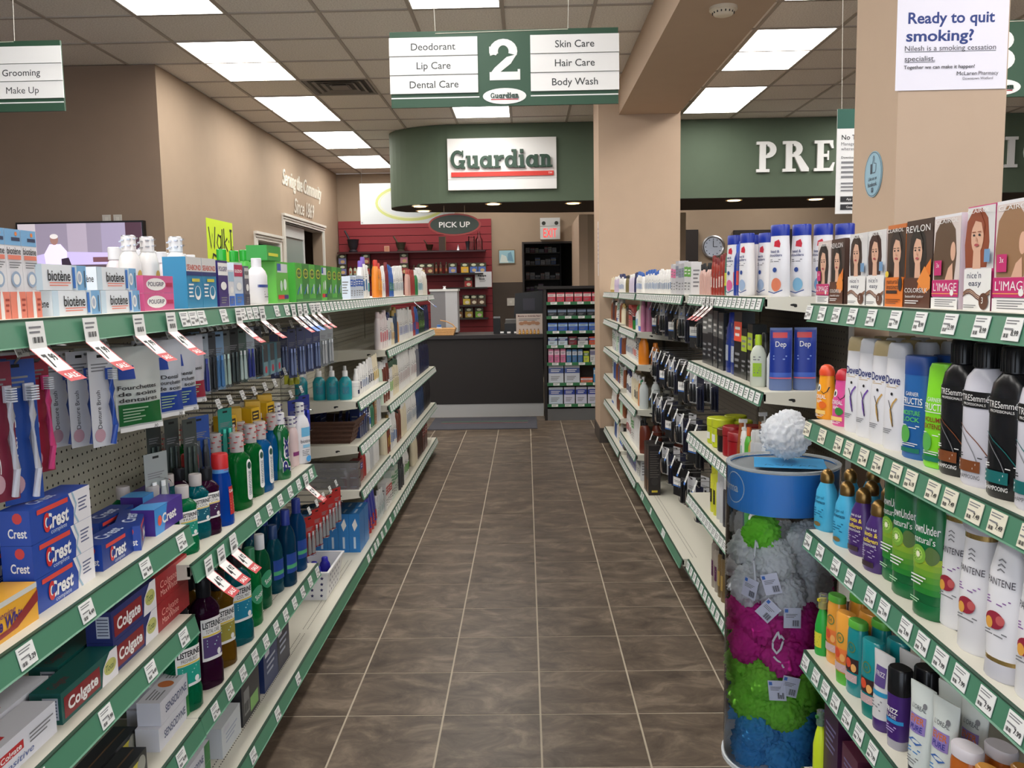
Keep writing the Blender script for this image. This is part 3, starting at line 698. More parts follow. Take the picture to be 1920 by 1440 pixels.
L2.shelf(.405, at=[.08+.11*i for i in range(11)], prices=['4.99','6.99','5.49','3.99'], dots=True)
L2.shelf(.13, at=[.1, .35, .6, .85], prices=['4.99','7.99'], dots=True)
L3.shelf(.13, at=[], dots=True)
for z in (.92, .70, .476): L4.shelf(z, 12, plain=True, tw=.06)
L4.shelf(.13, at=[.08, .18, .28, .36, .5, .62, .8], plain=True)
for B in (L5, L6):
    for z in (1.106, .775, .449, .13): B.shelf(z, 16, plain=True, tw=.052)
# right
R0.shelf(1.40, at=[yl(q, 1.38, R0) for q in (1526, 1551, 1578, 1609, 1645, 1690, 1738, 1795, 1855, 1915)], prices=['14.99','7.99','12.99','12.99','11.99','7.99','8.99','12.99','8.99','8.99'], name='top_shelf')
R0.shelf(1.096, at=[yl(q, 1.07, R0) for q in (1523, 1551, 1582, 1602, 1630, 1657, 1692, 1720, 1762, 1795, 1842, 1885, 1945)], prices=['5.79','4.79','5.49','5.49','5.49','5.49','6.19','6.19','7.49','7.49','7.49','7.49','7.49'], cream=True)
R0.shelf(.80, at=[yl(q, .78, R0) for q in (1524, 1547, 1577, 1604, 1643, 1669, 1710, 1742, 1777, 1815, 1864, 1920)], prices=['10.99','10.99','10.99','10.99','5.99','5.99','5.99','7.99','7.99','7.99','7.99','7.99'], dots=True)
R0.shelf(.466, at=[yl(q, .445, R0) for q in (1519, 1539, 1557, 1576, 1598, 1621, 1647, 1690, 1740, 1800)], prices=['4.29','5.99','5.99','5.99','5.99','7.99','7.99','7.99'], dots=True)
R0.shelf(.13, 12, prices=['5.99','9.99'])
R1.shelf(1.41, 19, plain=True, tw=.052, sales=[(.72, '4.99', 'r'), (.80, '4.99', 'r'), (.88, '5.99', 'r')], name='top_shelf')
R1.shelf(1.10, 18, plain=True, tw=.055); R1.shelf(.76, 18, plain=True, tw=.055); R1.shelf(.46, 20, plain=True, tw=.055); R1.shelf(.13, 16, plain=True, tw=.055)
R2.shelf(1.41, 24, plain=True, tw=.05, name='top_shelf'); R2.shelf(.13, at=[.5, .55, 1.0, 1.35, 1.42], plain=True, dots=True)
for z in (1.41, 1.15, .93, .627, .318, .13): R3.shelf(z, 14, plain=True, tw=.05)
for z in (1.41, 1.165, .91, .66, .42, .16): R4.shelf(z, 18, plain=True, tw=.05)

# ------------------------------------------------------------------ product builders
def carton(name, w, d, h, base, cat='box', front=None, left=None, right=None, top=None, prints=()):
    mb = MB().box(-w/2, w/2, -d/2, d/2, 0, h, base)
    for side, fn in (('front', front), ('left', left), ('right', right), ('top', top)):
        if fn: fn(face_cv(mb, w, d, h, side), w, d, h)
    return Proto(name, cat, [('carton', mb.mesh(name))])
def bottle(name, rings, mat, cap=None, capm=None, prints=None, extra=(), cat='bottle', seg=20):
    mb = MB().lathe(rings, mat, seg)
    if prints: prints(bottle_cv(mb, rings))
    parts = [('body', mb.mesh(name))]
    if cap:
        c = MB().lathe(cap, capm, seg); parts.append(('cap', c.mesh('cap')))
    for nm, m in extra: parts.append((nm, m.mesh(nm)))
    return Proto(name, cat, parts)
def C(*rgb): return M(rgb, .38)
def G(*rgb): return M(rgb, .22)
def LIQ(*rgb): return M(rgb, .08, trans=.55)
CLEAR = M((210,216,220), .08, trans=.85)
WH = M((226,224,228), .32)
def row(proto, labels, px, x, z, side, bay=None, n=1, dx=.07, grp=None, rz=None, jit=0, sc=(1,1,1), back_label=None):
    """a facing at image column px whose front centre stands at x; n deep behind it"""
    y = Yat(px, x, z); out = []
    for k in range(n):
        xx = x+side*dx*k
        lb = labels if k == 0 else (back_label or labels)+', %s row back' % ordinal(k+1)
        out.append(proto.put(lb, (xx, y, z), (LEFT if side < 0 else RIGHT)+(rz if rz is not None else (.32 if side > 0 else 0)), grp, sc))
    return out

# ---- near right bay, top shelf: hair colour cartons
SKIN = M((214,168,142), .6); LIPS = M((170,70,74), .6)
def portrait(cv, w, h, hair, v0, v1, cx=0, bg=None, tilt=.0, back=False):
    """a generic printed portrait: hair, face, neck"""
    H = v1-v0; r = H*.27
    if bg: cv.rect(-w/2, w/2, v0, v1, bg)
    cv.poly([(cx-r*1.25, v0+H*.02), (cx+r*1.2, v0+H*.02), (cx+r*1.42, v0+H*.42), (cx+r*1.2, v0+H*.80), (cx+r*.5, v0+H*.97), (cx-r*.5, v0+H*.97), (cx-r*1.2, v0+H*.78), (cx-r*1.42, v0+H*.4)], hair)
    if back:
        cv.ell(cx+r*1.0, v0+H*.46, r*.30, r*.55, SKIN); cv.poly([(cx+r*.1, v0), (cx+r*1.1, v0), (cx+r*1.0, v0+H*.28), (cx+r*.5, v0+H*.2)], SKIN); return
    cv.poly([(cx-r*.4, v0), (cx+r*.55, v0), (cx+r*.45, v0+H*.34), (cx-r*.35, v0+H*.34)], SKIN)
    cv.ell(cx+.06*r, v0+H*.52, r*.72, r*1.05, SKIN)
    cv.poly([(cx-r*.75, v0+H*.5), (cx-r*.6, v0+H*.86), (cx+r*.3, v0+H*.92), (cx+r*.9, v0+H*.70), (cx+r*.82, v0+H*.52), (cx+r*.5, v0+H*.74), (cx-r*.2, v0+H*.78), (cx-r*.55, v0+H*.66)], hair)
    for s in (-.3, .36): cv.ell(cx+s*r, v0+H*.545, r*.14, r*.07, INK, 10); cv.rect(cx+s*r-r*.2, cx+s*r+r*.2, v0+H*.59, v0+H*.603, hair)
    cv.ell(cx+.08*r, v0+H*.385, r*.26, r*.085, LIPS, 12); cv.poly([(cx+.02*r, v0+H*.53), (cx-.06*r, v0+H*.445), (cx+.16*r, v0+H*.445)], M((196,146,120), .6))
PINK = C(196,40,110); ORG = C(224,120,40); BRN = C(58,40,34); MAG = C(180,36,84)
def limage(hair, back=False):
    def f(cv, w, d, h):
        portrait(cv, w, h, hair, h*.30, h*.97, -w*.06, C(214,200,196), back=back)
        cv.text('CLAIROL', 0, h*.935, h*.045, WHITE, w=w*.86); cv.rect(-w/2, w/2, h*.13, h*.31, PINK); cv.text("L'IMAGE", 0, h*.235, h*.085, WHITE, w=w*.88); cv.rect(-w/2, w/2, h*.16, h*.168, C(236,170,90))
        cv.ell(w*.28, h*.175, w*.07, w*.06, WHITE, 8); cv.rect(-w/2, w/2, 0, h*.12, WHITE); cv.lines(-w*.35, w*.45, h*.02, h*.11, 4, GREYINK); cv.rect(-w*.40, -w*.12, h*.36, h*.52, PINK); cv.text('3x', -w*.26, h*.47, h*.05, WHITE)
    return f
def revlon(cv, w, d, h):
    portrait(cv, w, h, C(30,24,22), h*.34, h*.92, -w*.05, C(66,48,42)); cv.rect(-w/2, w/2, 0, h*.34, C(88,50,34)); cv.poly([(0, h*.18), (w*.5, h*.38), (w*.5, h*.55), (w*.12, h*.36)], ORG); cv.poly([(w*.02, h*.30), (w*.28, h*.47), (w*.5, h*.34), (w*.5, h*.22), (w*.3, h*.16)], C(232,140,60))
    cv.text('REVLON', 0, h*.90, h*.075, WHITE, w=w*.9); cv.text('COLORSILK', -w*.02, h*.20, h*.052, WHITE, w=w*.86); cv.text('beautiful color', -w*.06, h*.13, h*.03, WHITE, w=w*.7); cv.lines(-w*.42, w*.1, h*.04, h*.09, 2, WHITE)
def nicen(hair):
    def f(cv, w, d, h):
        portrait(cv, w, h, hair, h*.40, h*.99, -w*.12, C(214,212,212)); cv.rect(-w/2, w/2, 0, h*.40, WHITE); cv.text("nice'n", -w*.12, h*.34, h*.06, C(58,64,92), w=w*.52); cv.text('easy', -w*.08, h*.265, h*.055, C(58,64,92), w=w*.46)
        for k in range(3): cv.band([(-w/2+w*t/8, h*(.17-.018*k)+h*.035*math.sin(t*.9)) for t in range(9)], h*.012, (C(120,72,48), C(150,104,72), C(90,50,40))[k])
        cv.ell(w*.28, h*.09, w*.17, h*.08, C(96,60,44)); cv.text('3', w*.24, h*.10, h*.06, WHITE); cv.lines(-w*.45, w*.02, h*.02, h*.06, 2, GREYINK); cv.rect(w*.26, w*.46, h*.46, h*.58, C(110,150,190)); cv.text('CLAIROL', w*.0, h*.95, h*.04, WHITE, w=w*.8)
    return f
def natural(cv, w, d, h):
    portrait(cv, w, h, C(44,32,28), h*.36, h*.95, w*.04, C(70,52,40)); cv.rect(-w/2, w/2, 0, h*.36, ORG); cv.text('CLAIROL', 0, h*.93, h*.045, WHITE, w=w*.9); cv.text('natural', -w*.1, h*.31, h*.06, BRN, w=w*.62); cv.text('instincts', -w*.04, h*.245, h*.06, BRN, w=w*.72); cv.rect(-w*.42, w*.2, h*.16, h*.20, BRN); cv.ell(w*.36, h*.28, w*.1, h*.09, INK); cv.ell(-w*.38, h*.40, w*.1, h*.04, C(232,200,60), 8); cv.lines(-w*.42, w*.4, h*.03, h*.10, 3, C(120,64,30))
def sidecol(base):
    def f(cv, w, d, h): cv.rect(-d/2, d/2, 0, h, base); cv.lines(-d*.35, d*.35, h*.25, h*.85, 14, GREYINK); cv.bars(-d*.3, d*.3, h*.05, h*.15, 10, INK)
    return f
hc = [
 (1532,1556,.160,limage(C(30,24,24)),C(206,190,186),'dark bob and pink band, farthest hair colour carton on near right shelf'),
 (1557,1582,.160,revlon,C(70,46,38),'small brown hair colour carton with orange gem, by the farthest pink one'),
 (1591,1624,.165,nicen(C(52,36,30)),C(220,218,216),'pale hair colour carton with smiling long-haired portrait, beside the brown gem carton'),
 (1626,1659,.165,nicen(C(58,30,26)),C(220,218,216),'pale hair colour carton with auburn-dark portrait, left of the orange carton'),
 (1661,1695,.170,natural,C(200,110,50),'orange-bottomed hair colour carton with dark leaf, left of larger brown carton'),
 (1696,1746,.172,revlon,C(60,38,30),'larger brown hair colour carton with big white brand name and orange gem'),
 (1747,1797,.172,limage(C(92,68,50), True),C(224,222,226),'pink-banded hair colour carton showing brown hair from behind, smaller of two'),
 (1808,1860,.178,nicen(C(140,66,38)),C(200,60,120),'hair colour carton with red-haired portrait and pink top edge'),
 (1861,1932,.178,limage(C(150,112,80), True),C(224,222,226),'largest pink-banded hair colour carton at the right photo edge'),
]
for a, b, h, fr, base, lb in hc:
    x = .775; y1, y0 = Yat(a, x, 1.40), Yat(b, x, 1.40); w = min(.115, y1-y0-.002)
    P = carton('hair_color_box', w, .075, h, base, 'hair color', front=fr, right=sidecol(base))
    P.put(lb, (x+.0375, (y0+y1)/2, 1.40), RIGHT, 'hair colour cartons')

# ---- near right bay, second shelf
def oval(h, a, b, sh=.02, n=2.2, taper=.85): return [(0, a*.92, b*.9, n), (.006, a, b, n), (h*.55, a*.98, b*.98, n), (h-sh, a*taper, b*taper, n), (h, a*taper*.92, b*taper*.85, n)]
def kids(c1, c2, fruit):
    rg = oval(.115, .030, .021, .03, 2.2, .8)
    def pr(cv):
        cv.ell(-.008, .082, .008, .010, WHITE, 12); cv.ell(-.008, .081, .004, .006, INK, 10); cv.band([(.004, .074), (.012, .068), (.02, .074), (.022, .086)], .002, INK)
        cv.text("L'OREAL", 0, .060, .010, WHITE, w=.040, bold=.02); cv.text('kids', 0, .048, .009, WHITE, bold=.02); cv.ell(.010, .038, .012, .010, fruit, 12); cv.rect(-.022, .020, .014, .024, C(240,200,120), 6); cv.lines(-.018, .016, .006, .013, 2, WHITE)
    cap = [(.115, .0235, .0165), (.125, .024, .017), (.138, .017, .013), (.143, .008, .006)]
    return bottle('kids_shampoo', rg, c1, cap, c2, pr, cat='shampoo')
z = 1.096; xf = .790
row(kids(C(244,160,30), C(230,80,40), C(230,110,40)), 'orange and yellow childrens shampoo bottle at far end of shelf', 1549, xf, z, 1, grp='shampoo bottles')
row(kids(C(220,80,150), C(190,30,50), C(60,130,60)), 'pink childrens shampoo bottle with red cap beside the orange one', 1580, xf, z, 1, grp='shampoo bottles')
def dove(capm, sw):
    rg = [(0, .033, .019, 2.4), (.005, .036, .021, 2.4), (.10, .036, .021, 2.4), (.195, .030, .018, 2.4)]
    def pr(cv):
        cv.text('Dove', 0, .150, .017, M((34,44,110), .5), w=.042, bold=.015); cv.lines(-.016, .018, .132, .140, 2, C(196,170,130)); cv.ell(.002, .120, .0035, .0035, INK, 8)
        cv.band([(.016, .112), (.006, .100), (.0, .086), (.002, .070), (.008, .052)], .004, sw); cv.band([(-.006, .106), (.0, .092), (.006, .072), (.008, .050)], .002, INK); cv.lines(-.022, .006, .034, .046, 3, GREYINK)
    return bottle('shampoo_bottle', rg, WH, [(.195, .0305, .0185, 2.6), (.222, .027, .016, 2.6), (.228, .022, .013, 2.6)], capm, pr, cat='shampoo')
GOLDC = M((186,166,124), .35); SILC = M((206,206,212), .3)
PU = M((110,70,160), .5); GO = M((190,150,80), .5)
for q, p, lb in ((1607, dove(GOLDC, PU), 'slim white bottle with gold cap, first of four beside pink childrens shampoo'), (1630, dove(SILC, PU), 'white bottle with silver cap and purple swirl, second of four'), (1656, dove(GOLDC, GO), 'white bottle with gold cap and gold swirl, third of four'), (1683, dove(SILC, GO), 'white bottle with pearl cap and gold swirl, last before blue bottle')):
    row(p, lb, q, xf, z, 1, n=3, dx=.055, grp='white swirl shampoo bottles')
def fructis(body, capm, t2, flip):
    rg = [(0, .032, .02, 2.6), (.004, .036, .022, 2.6), (.17, .034, .021, 2.6)] if not flip else [(0, .030, .02, 2.6), (.006, .034, .022, 2.6), (.12, .033, .021, 2.6), (.19, .028, .017, 2.6), (.2, .024, .014, 2.6)]
    def pr(cv):
        cv.text('GARNIER', 0, .132, .008, WHITE, w=.034); cv.text('FRUCTIS', 0, .118, .013, WHITE, w=.050, bold=.01); cv.rect(-.026, .026, .107, .1085, WHITE, 4); cv.text(t2[0], 0, .094, .009, t2[2], w=.044, bold=.02); cv.text(t2[1], 0, .081, .009, t2[2], w=.044, bold=.02)
        cv.lines(-.024, .022, .062, .070, 2, WHITE); cv.ell(-.014, .050, .014, .018, C(90,170,80)); cv.lines(-.022, .020, .026, .034, 2, WHITE); cv.rect(-.026, .024, .014, .023, C(30,110,90), 5)
    return bottle('shampoo_bottle', rg, body, [(.17, .0345, .0215, 2.6), (.205, .0345, .0215, 2.6), (.208, .032, .019, 2.6)] if not flip else [(0, .0305, .0203, 2.6), (.03, .035, .0225, 2.6)], capm, pr, cat='shampoo')
row(fructis(C(38,100,168), C(26,72,150), ('MOISTURE', 'LOCK', C(90,190,100)), False), 'tall blue shampoo bottle between white and lime bottles', 1722, xf, z, 1, n=3, dx=.055, grp='shampoo bottles')
row(fructis(C(130,214,40), C(40,140,60), ('VOLUME', 'EXTEND', C(130,60,30)), True), 'lime green shampoo bottle leaning on the blue one', 1763, xf, z, 1, n=3, dx=.055, grp='shampoo bottles')
def tres(body, ink, c2):
    rg = [(0, .036, .024, 2.4), (.006, .040, .027, 2.4), (.165, .040, .027, 2.4), (.188, .036, .024, 2.3), (.202, .024, .020, 2.1), (.206, .020, .018)]
    def pr(cv):
        cv.rect(-.034, .034, .138, .166, M((16,16,18), .35), 8); cv.band([(-.033, .139), (.033, .139), (.033, .165), (-.033, .165), (-.033, .139)], .0012, M((220,220,220), .4)); cv.text('TRESemmé', 0, .155, .011, WHITE, w=.056); cv.text('PROFESSIONALS', 0, .144, .0045, WHITE, w=.046)
        cv.band([(-.034, .108), (-.014, .096), (.012, .078), (.030, .056)], .0016, c2); cv.band([(-.034, .100), (-.014, .082), (.004, .060), (.014, .040)], .0016, GREYINK)
        cv.rect(-.034, .018, .026, .046, c2, 6); cv.lines(-.03, .010, .029, .044, 2, WHITE); cv.lines(-.03, .03, .050, .058, 2, ink); cv.text('SHAMPOOING', -.004, .018, .007, ink, w=.046)
    c = MB().lathe([(.206, .0215), (.246, .0225), (.249, .0205)], M((16,16,18), .3), 20)
    for k in range(20): a = k*PI/10; c.box(.0222*math.cos(a)-.0008, .0222*math.cos(a)+.0008, .0222*math.sin(a)-.0008, .0222*math.sin(a)+.0008, .208, .242, M((30,30,32), .4))
    return bottle('salon_shampoo', rg, body, None, None, pr, extra=[('cap', c)], cat='shampoo')
BLKP = M((20,20,24), .25)
row(tres(BLKP, WHITE, C(120,66,34)), 'black salon shampoo with brown panel, first beside lime bottle', 1800, xf+.006, z, 1, n=2, dx=.062, grp='salon shampoo bottles')
row(tres(M((206,204,214), .25), INK, C(120,66,34)), 'pearl white salon conditioner with brown panel between two black ones', 1843, xf+.002, z, 1, n=2, dx=.062, grp='salon shampoo bottles')
row(tres(BLKP, WHITE, C(20,100,100)), 'black salon shampoo with teal panel beside white conditioner', 1895, xf, z, 1, n=2, dx=.062, grp='salon shampoo bottles')
row(tres(M((206,204,214), .25), INK, C(20,100,100)), 'pearl white salon conditioner with teal panel at the right photo edge', 1952, xf, z, 1, n=2, dx=.062, grp='salon shampoo bottles')

# ---- near right bay, third shelf
BRONZE = M((150,118,70), .3, metal=.85)
def ogx(body, kind):
    rg = [(0, .030, .022, 2.6), (.006, .034, .025, 2.6), (.06, .034, .025, 2.6), (.105, .029, .021, 2.4), (.128, .018, .015, 2.1)]
    def pr(cv):
        if kind == 1:
            cv.text('thick & full', 0, .098, .006, WHITE, w=.034); cv.text('biotin &', 0, .087, .010, C(222,196,80), w=.042, bold=.02); cv.text('collagen', 0, .073, .010, C(222,196,80), w=.046, bold=.02); cv.text('CONDITIONER', 0, .062, .005, WHITE, w=.042); cv.lines(-.024, .022, .032, .058, 5, C(170,160,190)); cv.rect(-.024, .016, .012, .024, C(60,44,50), 5)
        else: cv.text('argan oil', -.002, .090, .008, C(30,90,120), w=.034); cv.text('of morocco', 0, .078, .008, C(20,60,90), w=.040, bold=.02); cv.lines(-.02, .018, .036, .062, 4, C(30,110,150)); cv.ell(-.004, .018, .014, .006, C(120,100,60))
    cap = [(.128, .0185, .0155), (.133, .020, .017), (.150, .0185, .0155), (.160, .012, .010), (.164, .004, .0035)]
    return bottle('conditioner_bottle', rg, body, cap, BRONZE, pr, cat='conditioner')
z = .80; OB = C(70,170,210); OP = M((70,42,108), .28)
p1, p2 = ogx(OB, 0), ogx(OP, 1)
row(p1, 'sky blue conditioner with bronze cap at far end above the sponge display', 1549, xf, z, 1, n=3, dx=.06, grp='bronze-capped bottles')
row(p1, 'sky blue conditioner with bronze cap, next to purple bottle', 1586, xf, z, 1, n=2, dx=.06, grp='bronze-capped bottles')
row(p2, 'purple bronze-capped conditioner behind another purple one', 1616, xf+.012, z, 1, n=2, dx=.06, grp='bronze-capped bottles')
row(p2, 'front purple bronze-capped conditioner beside tall green bottles', 1645, xf, z, 1, n=2, dx=.06, grp='bronze-capped bottles')
KG = M((20,104,56), .3)
def kiwi():
    rg = [(0, .034, .024, 2.6), (.004, .038, .027, 2.6), (.235, .038, .027, 2.6), (.239, .035, .024, 2.6)]
    def pr(cv):
        cv.text('DownUnder', 0, .178, .018, WHITE, w=.066, bold=.012); cv.text("natural's", 0, .156, .014, WHITE, w=.052)
        for k in range(6): cv.rect(-.036, .036, .050+.012*k, .063+.012*k, C(40+22*k, 128+9*k, 48), 8)
        cv.band([(-.036, .122), (-.01, .116), (.015, .120), (.036, .118)], .006, C(214,224,60)); cv.ell(.020, .128, .014, .018, C(86,110,60)); cv.ell(-.010, .126, .019, .019, C(120,170,60)); cv.ell(-.010, .126, .012, .012, C(160,204,90)); cv.ell(-.010, .126, .005, .006, C(232,232,200))
        for k in range(10): cv.ell(-.010+.008*math.cos(k*.628), .126+.008*math.sin(k*.628), .0009, .0018, INK, 6)
        cv.lines(-.028, .014, .066, .086, 3, WHITE); cv.lines(-.03, .0, .030, .040, 2, C(180,220,180))
    return bottle('kiwi_shampoo', rg, KG, [(0, .0345, .0243, 2.6), (.006, .0388, .0278, 2.6), (.030, .0388, .0278, 2.6)], KG, pr, cat='shampoo')
p = kiwi()
row(p, 'green kiwi shampoo nearest the purple bottles, partly hidden', 1686, xf+.02, z, 1, n=3, dx=.06, grp='kiwi shampoo bottles')
row(p, 'green kiwi shampoo in the middle of three', 1706, xf+.004, z, 1, n=3, dx=.06, grp='kiwi shampoo bottles')
row(p, 'front green kiwi shampoo, showing its whole kiwi picture', 1748, xf-.004, z, 1, n=3, dx=.06, grp='kiwi shampoo bottles')
GRING = M((190,160,100), .25, metal=.8); PCAP = M((196,194,202), .35)
def pantene(inv):
    def pr(cv):
        o = .0 if not inv else .015
        for k in range(3): cv.band([(-.006, .168+.008*k+o), (.0, .172+.008*k+o), (.008, .168+.008*k+o)], .0022, GREYINK)
        cv.text('PANTENE', 0, .150+o, .012, M((60,56,66), .5), w=.052); cv.lines(-.024, .022, .110+o, .124+o, 3, M((130,80,150), .5)); cv.ell(-.004, .086+o, .019, .015, C(150,40,60)); cv.ell(-.014, .080+o, .008, .010, C(220,160,70)); cv.ell(.008, .088+o, .008, .008, C(190,90,90)); cv.lines(-.024, .02, .058+o, .068+o, 2, GREYINK)
    if not inv:
        rg = [(0, .033, .023, 2.3), (.006, .037, .026, 2.3), (.12, .036, .025, 2.3), (.205, .029, .021, 2.2)]
        e = MB().lathe([(.205, .0298, .0218, 2.2), (.214, .0298, .0218, 2.2)], GRING)
        return bottle('white_shampoo', rg, WH, [(.214, .030, .022, 2.2), (.228, .036, .026, 2.2), (.246, .036, .026, 2.2), (.250, .030, .022, 2.2)], PCAP, pr, extra=[('gold_ring', e)], cat='shampoo')
    rg = [(.036, .034, .025, 2.3), (.10, .037, .026, 2.3), (.18, .034, .023, 2.2), (.225, .024, .015, 2.1), (.238, .012, .006)]
    e = MB().lathe([(.030, .0345, .0255, 2.3), (.037, .0345, .0255, 2.3)], GRING)
    return bottle('white_conditioner', rg, WH, [(0, .034, .025, 2.3), (.004, .037, .027, 2.3), (.030, .035, .0255, 2.3)], PCAP, pr, extra=[('gold_ring', e)], cat='conditioner')
pa, pb = pantene(False), pantene(True)
row(pa, 'white shampoo with grey cap and red dot sticker beside green kiwi bottle', 1795, xf+.02, z, 1, n=2, dx=.06, grp='gold-ringed white bottles')
row(pa, 'white gold-ringed shampoo with pomegranate picture, second along', 1833, xf, z, 1, n=2, dx=.06, grp='gold-ringed white bottles')
row(pb, 'white conditioner standing on its gold-ringed cap near the photo edge', 1887, xf-.008, z, 1, n=2, dx=.06, grp='gold-ringed white bottles')
row(pa, 'white gold-ringed shampoo cut by the right photo edge', 1948, xf, z, 1, n=2, dx=.06, grp='gold-ringed white bottles')

# ---- near right bay, fourth shelf and base
z = .466
def spray(body, capm, label=None, h=.13, r=.021):
    rg = [(0, r*.9, r*.8), (.005, r, r*.85), (h*.62, r, r*.85), (h*.85, r*.7, r*.6), (h, r*.38, r*.38)]
    def pr(cv):
        if label: cv.rect(-r*.7, r*.7, h*.18, h*.5, label, 4); cv.lines(-r*.5, r*.5, h*.2, h*.45, 4, C(40,110,50))
    hd = MB().lathe([(h, .0095), (h+.018, .010), (h+.020, .006)], capm, 14); hd.lathe([(h+.020, .007), (h+.030, .008)], capm, 12); hd.box(-.004, .004, -.016, 0, h+.022, h+.029, capm)
    ov = MB().lathe([(h+.001, .0125), (h+.040, .0115)], CLEAR, 14, cap0=False)
    return bottle('spray_bottle', rg, body, None, None, pr, extra=[('sprayer', hd), ('overcap', ov)], cat='spray bottle')
row(spray(C(40,160,60), C(206,190,40), C(214,200,60), .125), 'bright green spray bottle with yellow nozzle at far end of low shelf', 1541, xf-.012, z, 1, grp='spray bottles')
def herbal(body, capm, inv, c1):
    h = .165; rg = oval(h, .029, .019, .012, 2.4, .93) if not inv else [(.03, .027, .018, 2.4), (.1, .029, .019, 2.4), (h+.01, .030, .017, 2.4), (h+.014, .027, .014, 2.4)]
    def pr(cv):
        cv.band([(.012*math.cos(a*.5), .118+.012*math.sin(a*.5)) for a in range(14)], .003, C(90,120,70)); cv.text('H', 0, .118, .010, C(90,120,70), bold=.02)
        cv.rect(-.022, .022, .058, .092, c1, 6); cv.ell(-.008, .078, .010, .012, C(214,80,50)); cv.ell(.010, .070, .008, .010, C(232,170,100)); cv.rect(-.022, .020, .034, .054, C(200,170,170), 6); cv.lines(-.018, .016, .038, .051, 3, WHITE)
    return bottle('conditioner_bottle', rg, body, [(h, .0268, .0175, 2.4), (h+.014, .0265, .017, 2.4), (h+.017, .024, .015, 2.4)] if not inv else [(0, .025, .017, 2.4), (.03, .0275, .0185, 2.4)], capm, pr, cat='conditioner')
HO = M((230,158,60), .2, coat=.5); HT = M((24,134,140), .2, coat=.5); HG = C(90,170,60)
row(herbal(HO, HG, False, C(226,120,60)), 'orange bottle with green cap next to bright green spray', 1567, xf+.006, z, 1, n=2, dx=.055, grp='fruit conditioner bottles')
row(herbal(HO, HG, True, C(226,120,60)), 'orange bottle standing on its green cap beside teal bottles', 1585, xf-.012, z, 1, n=2, dx=.055, grp='fruit conditioner bottles')
row(herbal(HT, HG, False, C(60,40,40)), 'teal bottle with green cap beside the orange pair', 1606, xf-.006, z, 1, n=2, dx=.055, grp='fruit conditioner bottles')
row(herbal(HT, M((20,120,110), .3), True, C(60,40,40)), 'teal bottle standing on its cap beside pale tube', 1635, xf-.012, z, 1, n=2, dx=.055, grp='fruit conditioner bottles')
def tube_(body, capm, pr, h=.17, a=.026, top=.032, name='hair_tube'):
    rg = [(.028, a*.95, a*.78), (.06, a, a*.74), (h*.7, a*1.05, a*.42), (h-.008, top, .0035), (h, top, .002)]
    return bottle(name, rg, body, [(0, a*.86, a*.7), (.003, a*.92, a*.75), (.028, a*.95, a*.78)], capm, pr, cat='hair tube')
def fz(cv): cv.rect(-.016, .016, .10, .145, M((90,70,130), .5), 5); cv.text('FRIZZ', 0, .128, .010, WHITE, w=.026, rot=PI/2*0); cv.rect(-.026, .026, .080, .090, C(40,140,180), 6); cv.lines(-.016, .014, .045, .072, 4, GREYINK)
row(tube_(C(206,204,204), C(70,40,110), fz, .175), 'pale grey hair tube with purple cap leaning beside teal bottle', 1655, xf-.012, z, 1, n=2, dx=.055, grp='hair tubes')
def jf():
    rg = [(.02, .023, .019, 2.6), (.05, .025, .02, 2.6), (.12, .025, .02, 2.6)]
    def pr(cv): cv.text('FRIZZ', 0, .085, .011, WHITE, w=.032, bold=.02); cv.text('EASE', 0, .072, .008, WHITE, w=.026); cv.rect(-.024, .024, .058, .066, C(40,140,200), 6); cv.lines(-.016, .014, .035, .052, 3, C(190,170,220))
    e = MB().lathe([(0, .022, .018, 2.6), (.02, .023, .019, 2.6)], M((200,196,206), .2, trans=.4))
    return bottle('hair_serum', rg, M((66,34,110), .28), [(.12, .0255, .0205, 2.6), (.172, .0255, .0205, 2.6), (.176, .023, .018, 2.6)], BLKP, pr, extra=[('clear_base', e)], cat='hair product')
row(jf(), 'purple and black hair product bottle between two pale tubes', 1684, xf-.01, z, 1, n=2, dx=.055, grp='hair tubes')
def ever(cv):
    cv.text("L'OREAL", 0, .150, .009, M((70,74,80), .5), w=.036); cv.ell(.014, .158, .005, .006, GREYINK); cv.rect(-.020, .020, .100, .136, M((140,120,180), .5), 5); cv.text('EVER', 0, .126, .013, C(200,110,50), w=.034, bold=.02); cv.text('PURE', 0, .110, .011, C(60,60,140), w=.030, bold=.02)
    cv.poly([(-.018, .082), (-.004, .090), (.018, .082), (.006, .076)], C(60,100,170)); cv.lines(-.016, .016, .058, .070, 2, C(70,130,190)); cv.lines(-.016, .014, .036, .052, 3, GREYINK)
pe = tube_(M((206,212,208), .22), M((24,28,50), .3), ever, .195, .028, .034)
row(pe, 'large white hair tube with coloured name and navy cap, front of two', 1726, xf-.018, z, 1, n=2, dx=.055, grp='hair tubes')
row(pe, 'second large white hair tube beside the orange bottle', 1768, xf-.004, z, 1, n=2, dx=.055, grp='hair tubes')
def amber(inv):
    def pr(cv): cv.lines(-.018, .018, .07, .09, 2, C(120,60,20)); cv.rect(-.022, .018, .050, .056, C(120,30,40), 5); cv.ell(-.006, .035, .014, .018, C(150,84,30))
    rg = oval(.135, .032, .022, .012, 2.3, .95) if not inv else [(0, .028, .02, 2.3), (.10, .030, .021, 2.3), (.158, .031, .017, 2.3), (.162, .027, .013, 2.3)]
    return bottle('amber_bottle', rg, M((176,92,30) if not inv else (190,132,60), .2, coat=.5), [(.135, .030, .0205, 2.3), (.152, .031, .021, 2.3), (.156, .029, .019, 2.3)] if not inv else None, M((206,200,206), .35), pr, cat='conditioner')
row(amber(False), 'amber bottle with pale lid on low shelf near photo corner', 1808, xf-.01, z, 1, n=2, dx=.06, grp='amber bottles')
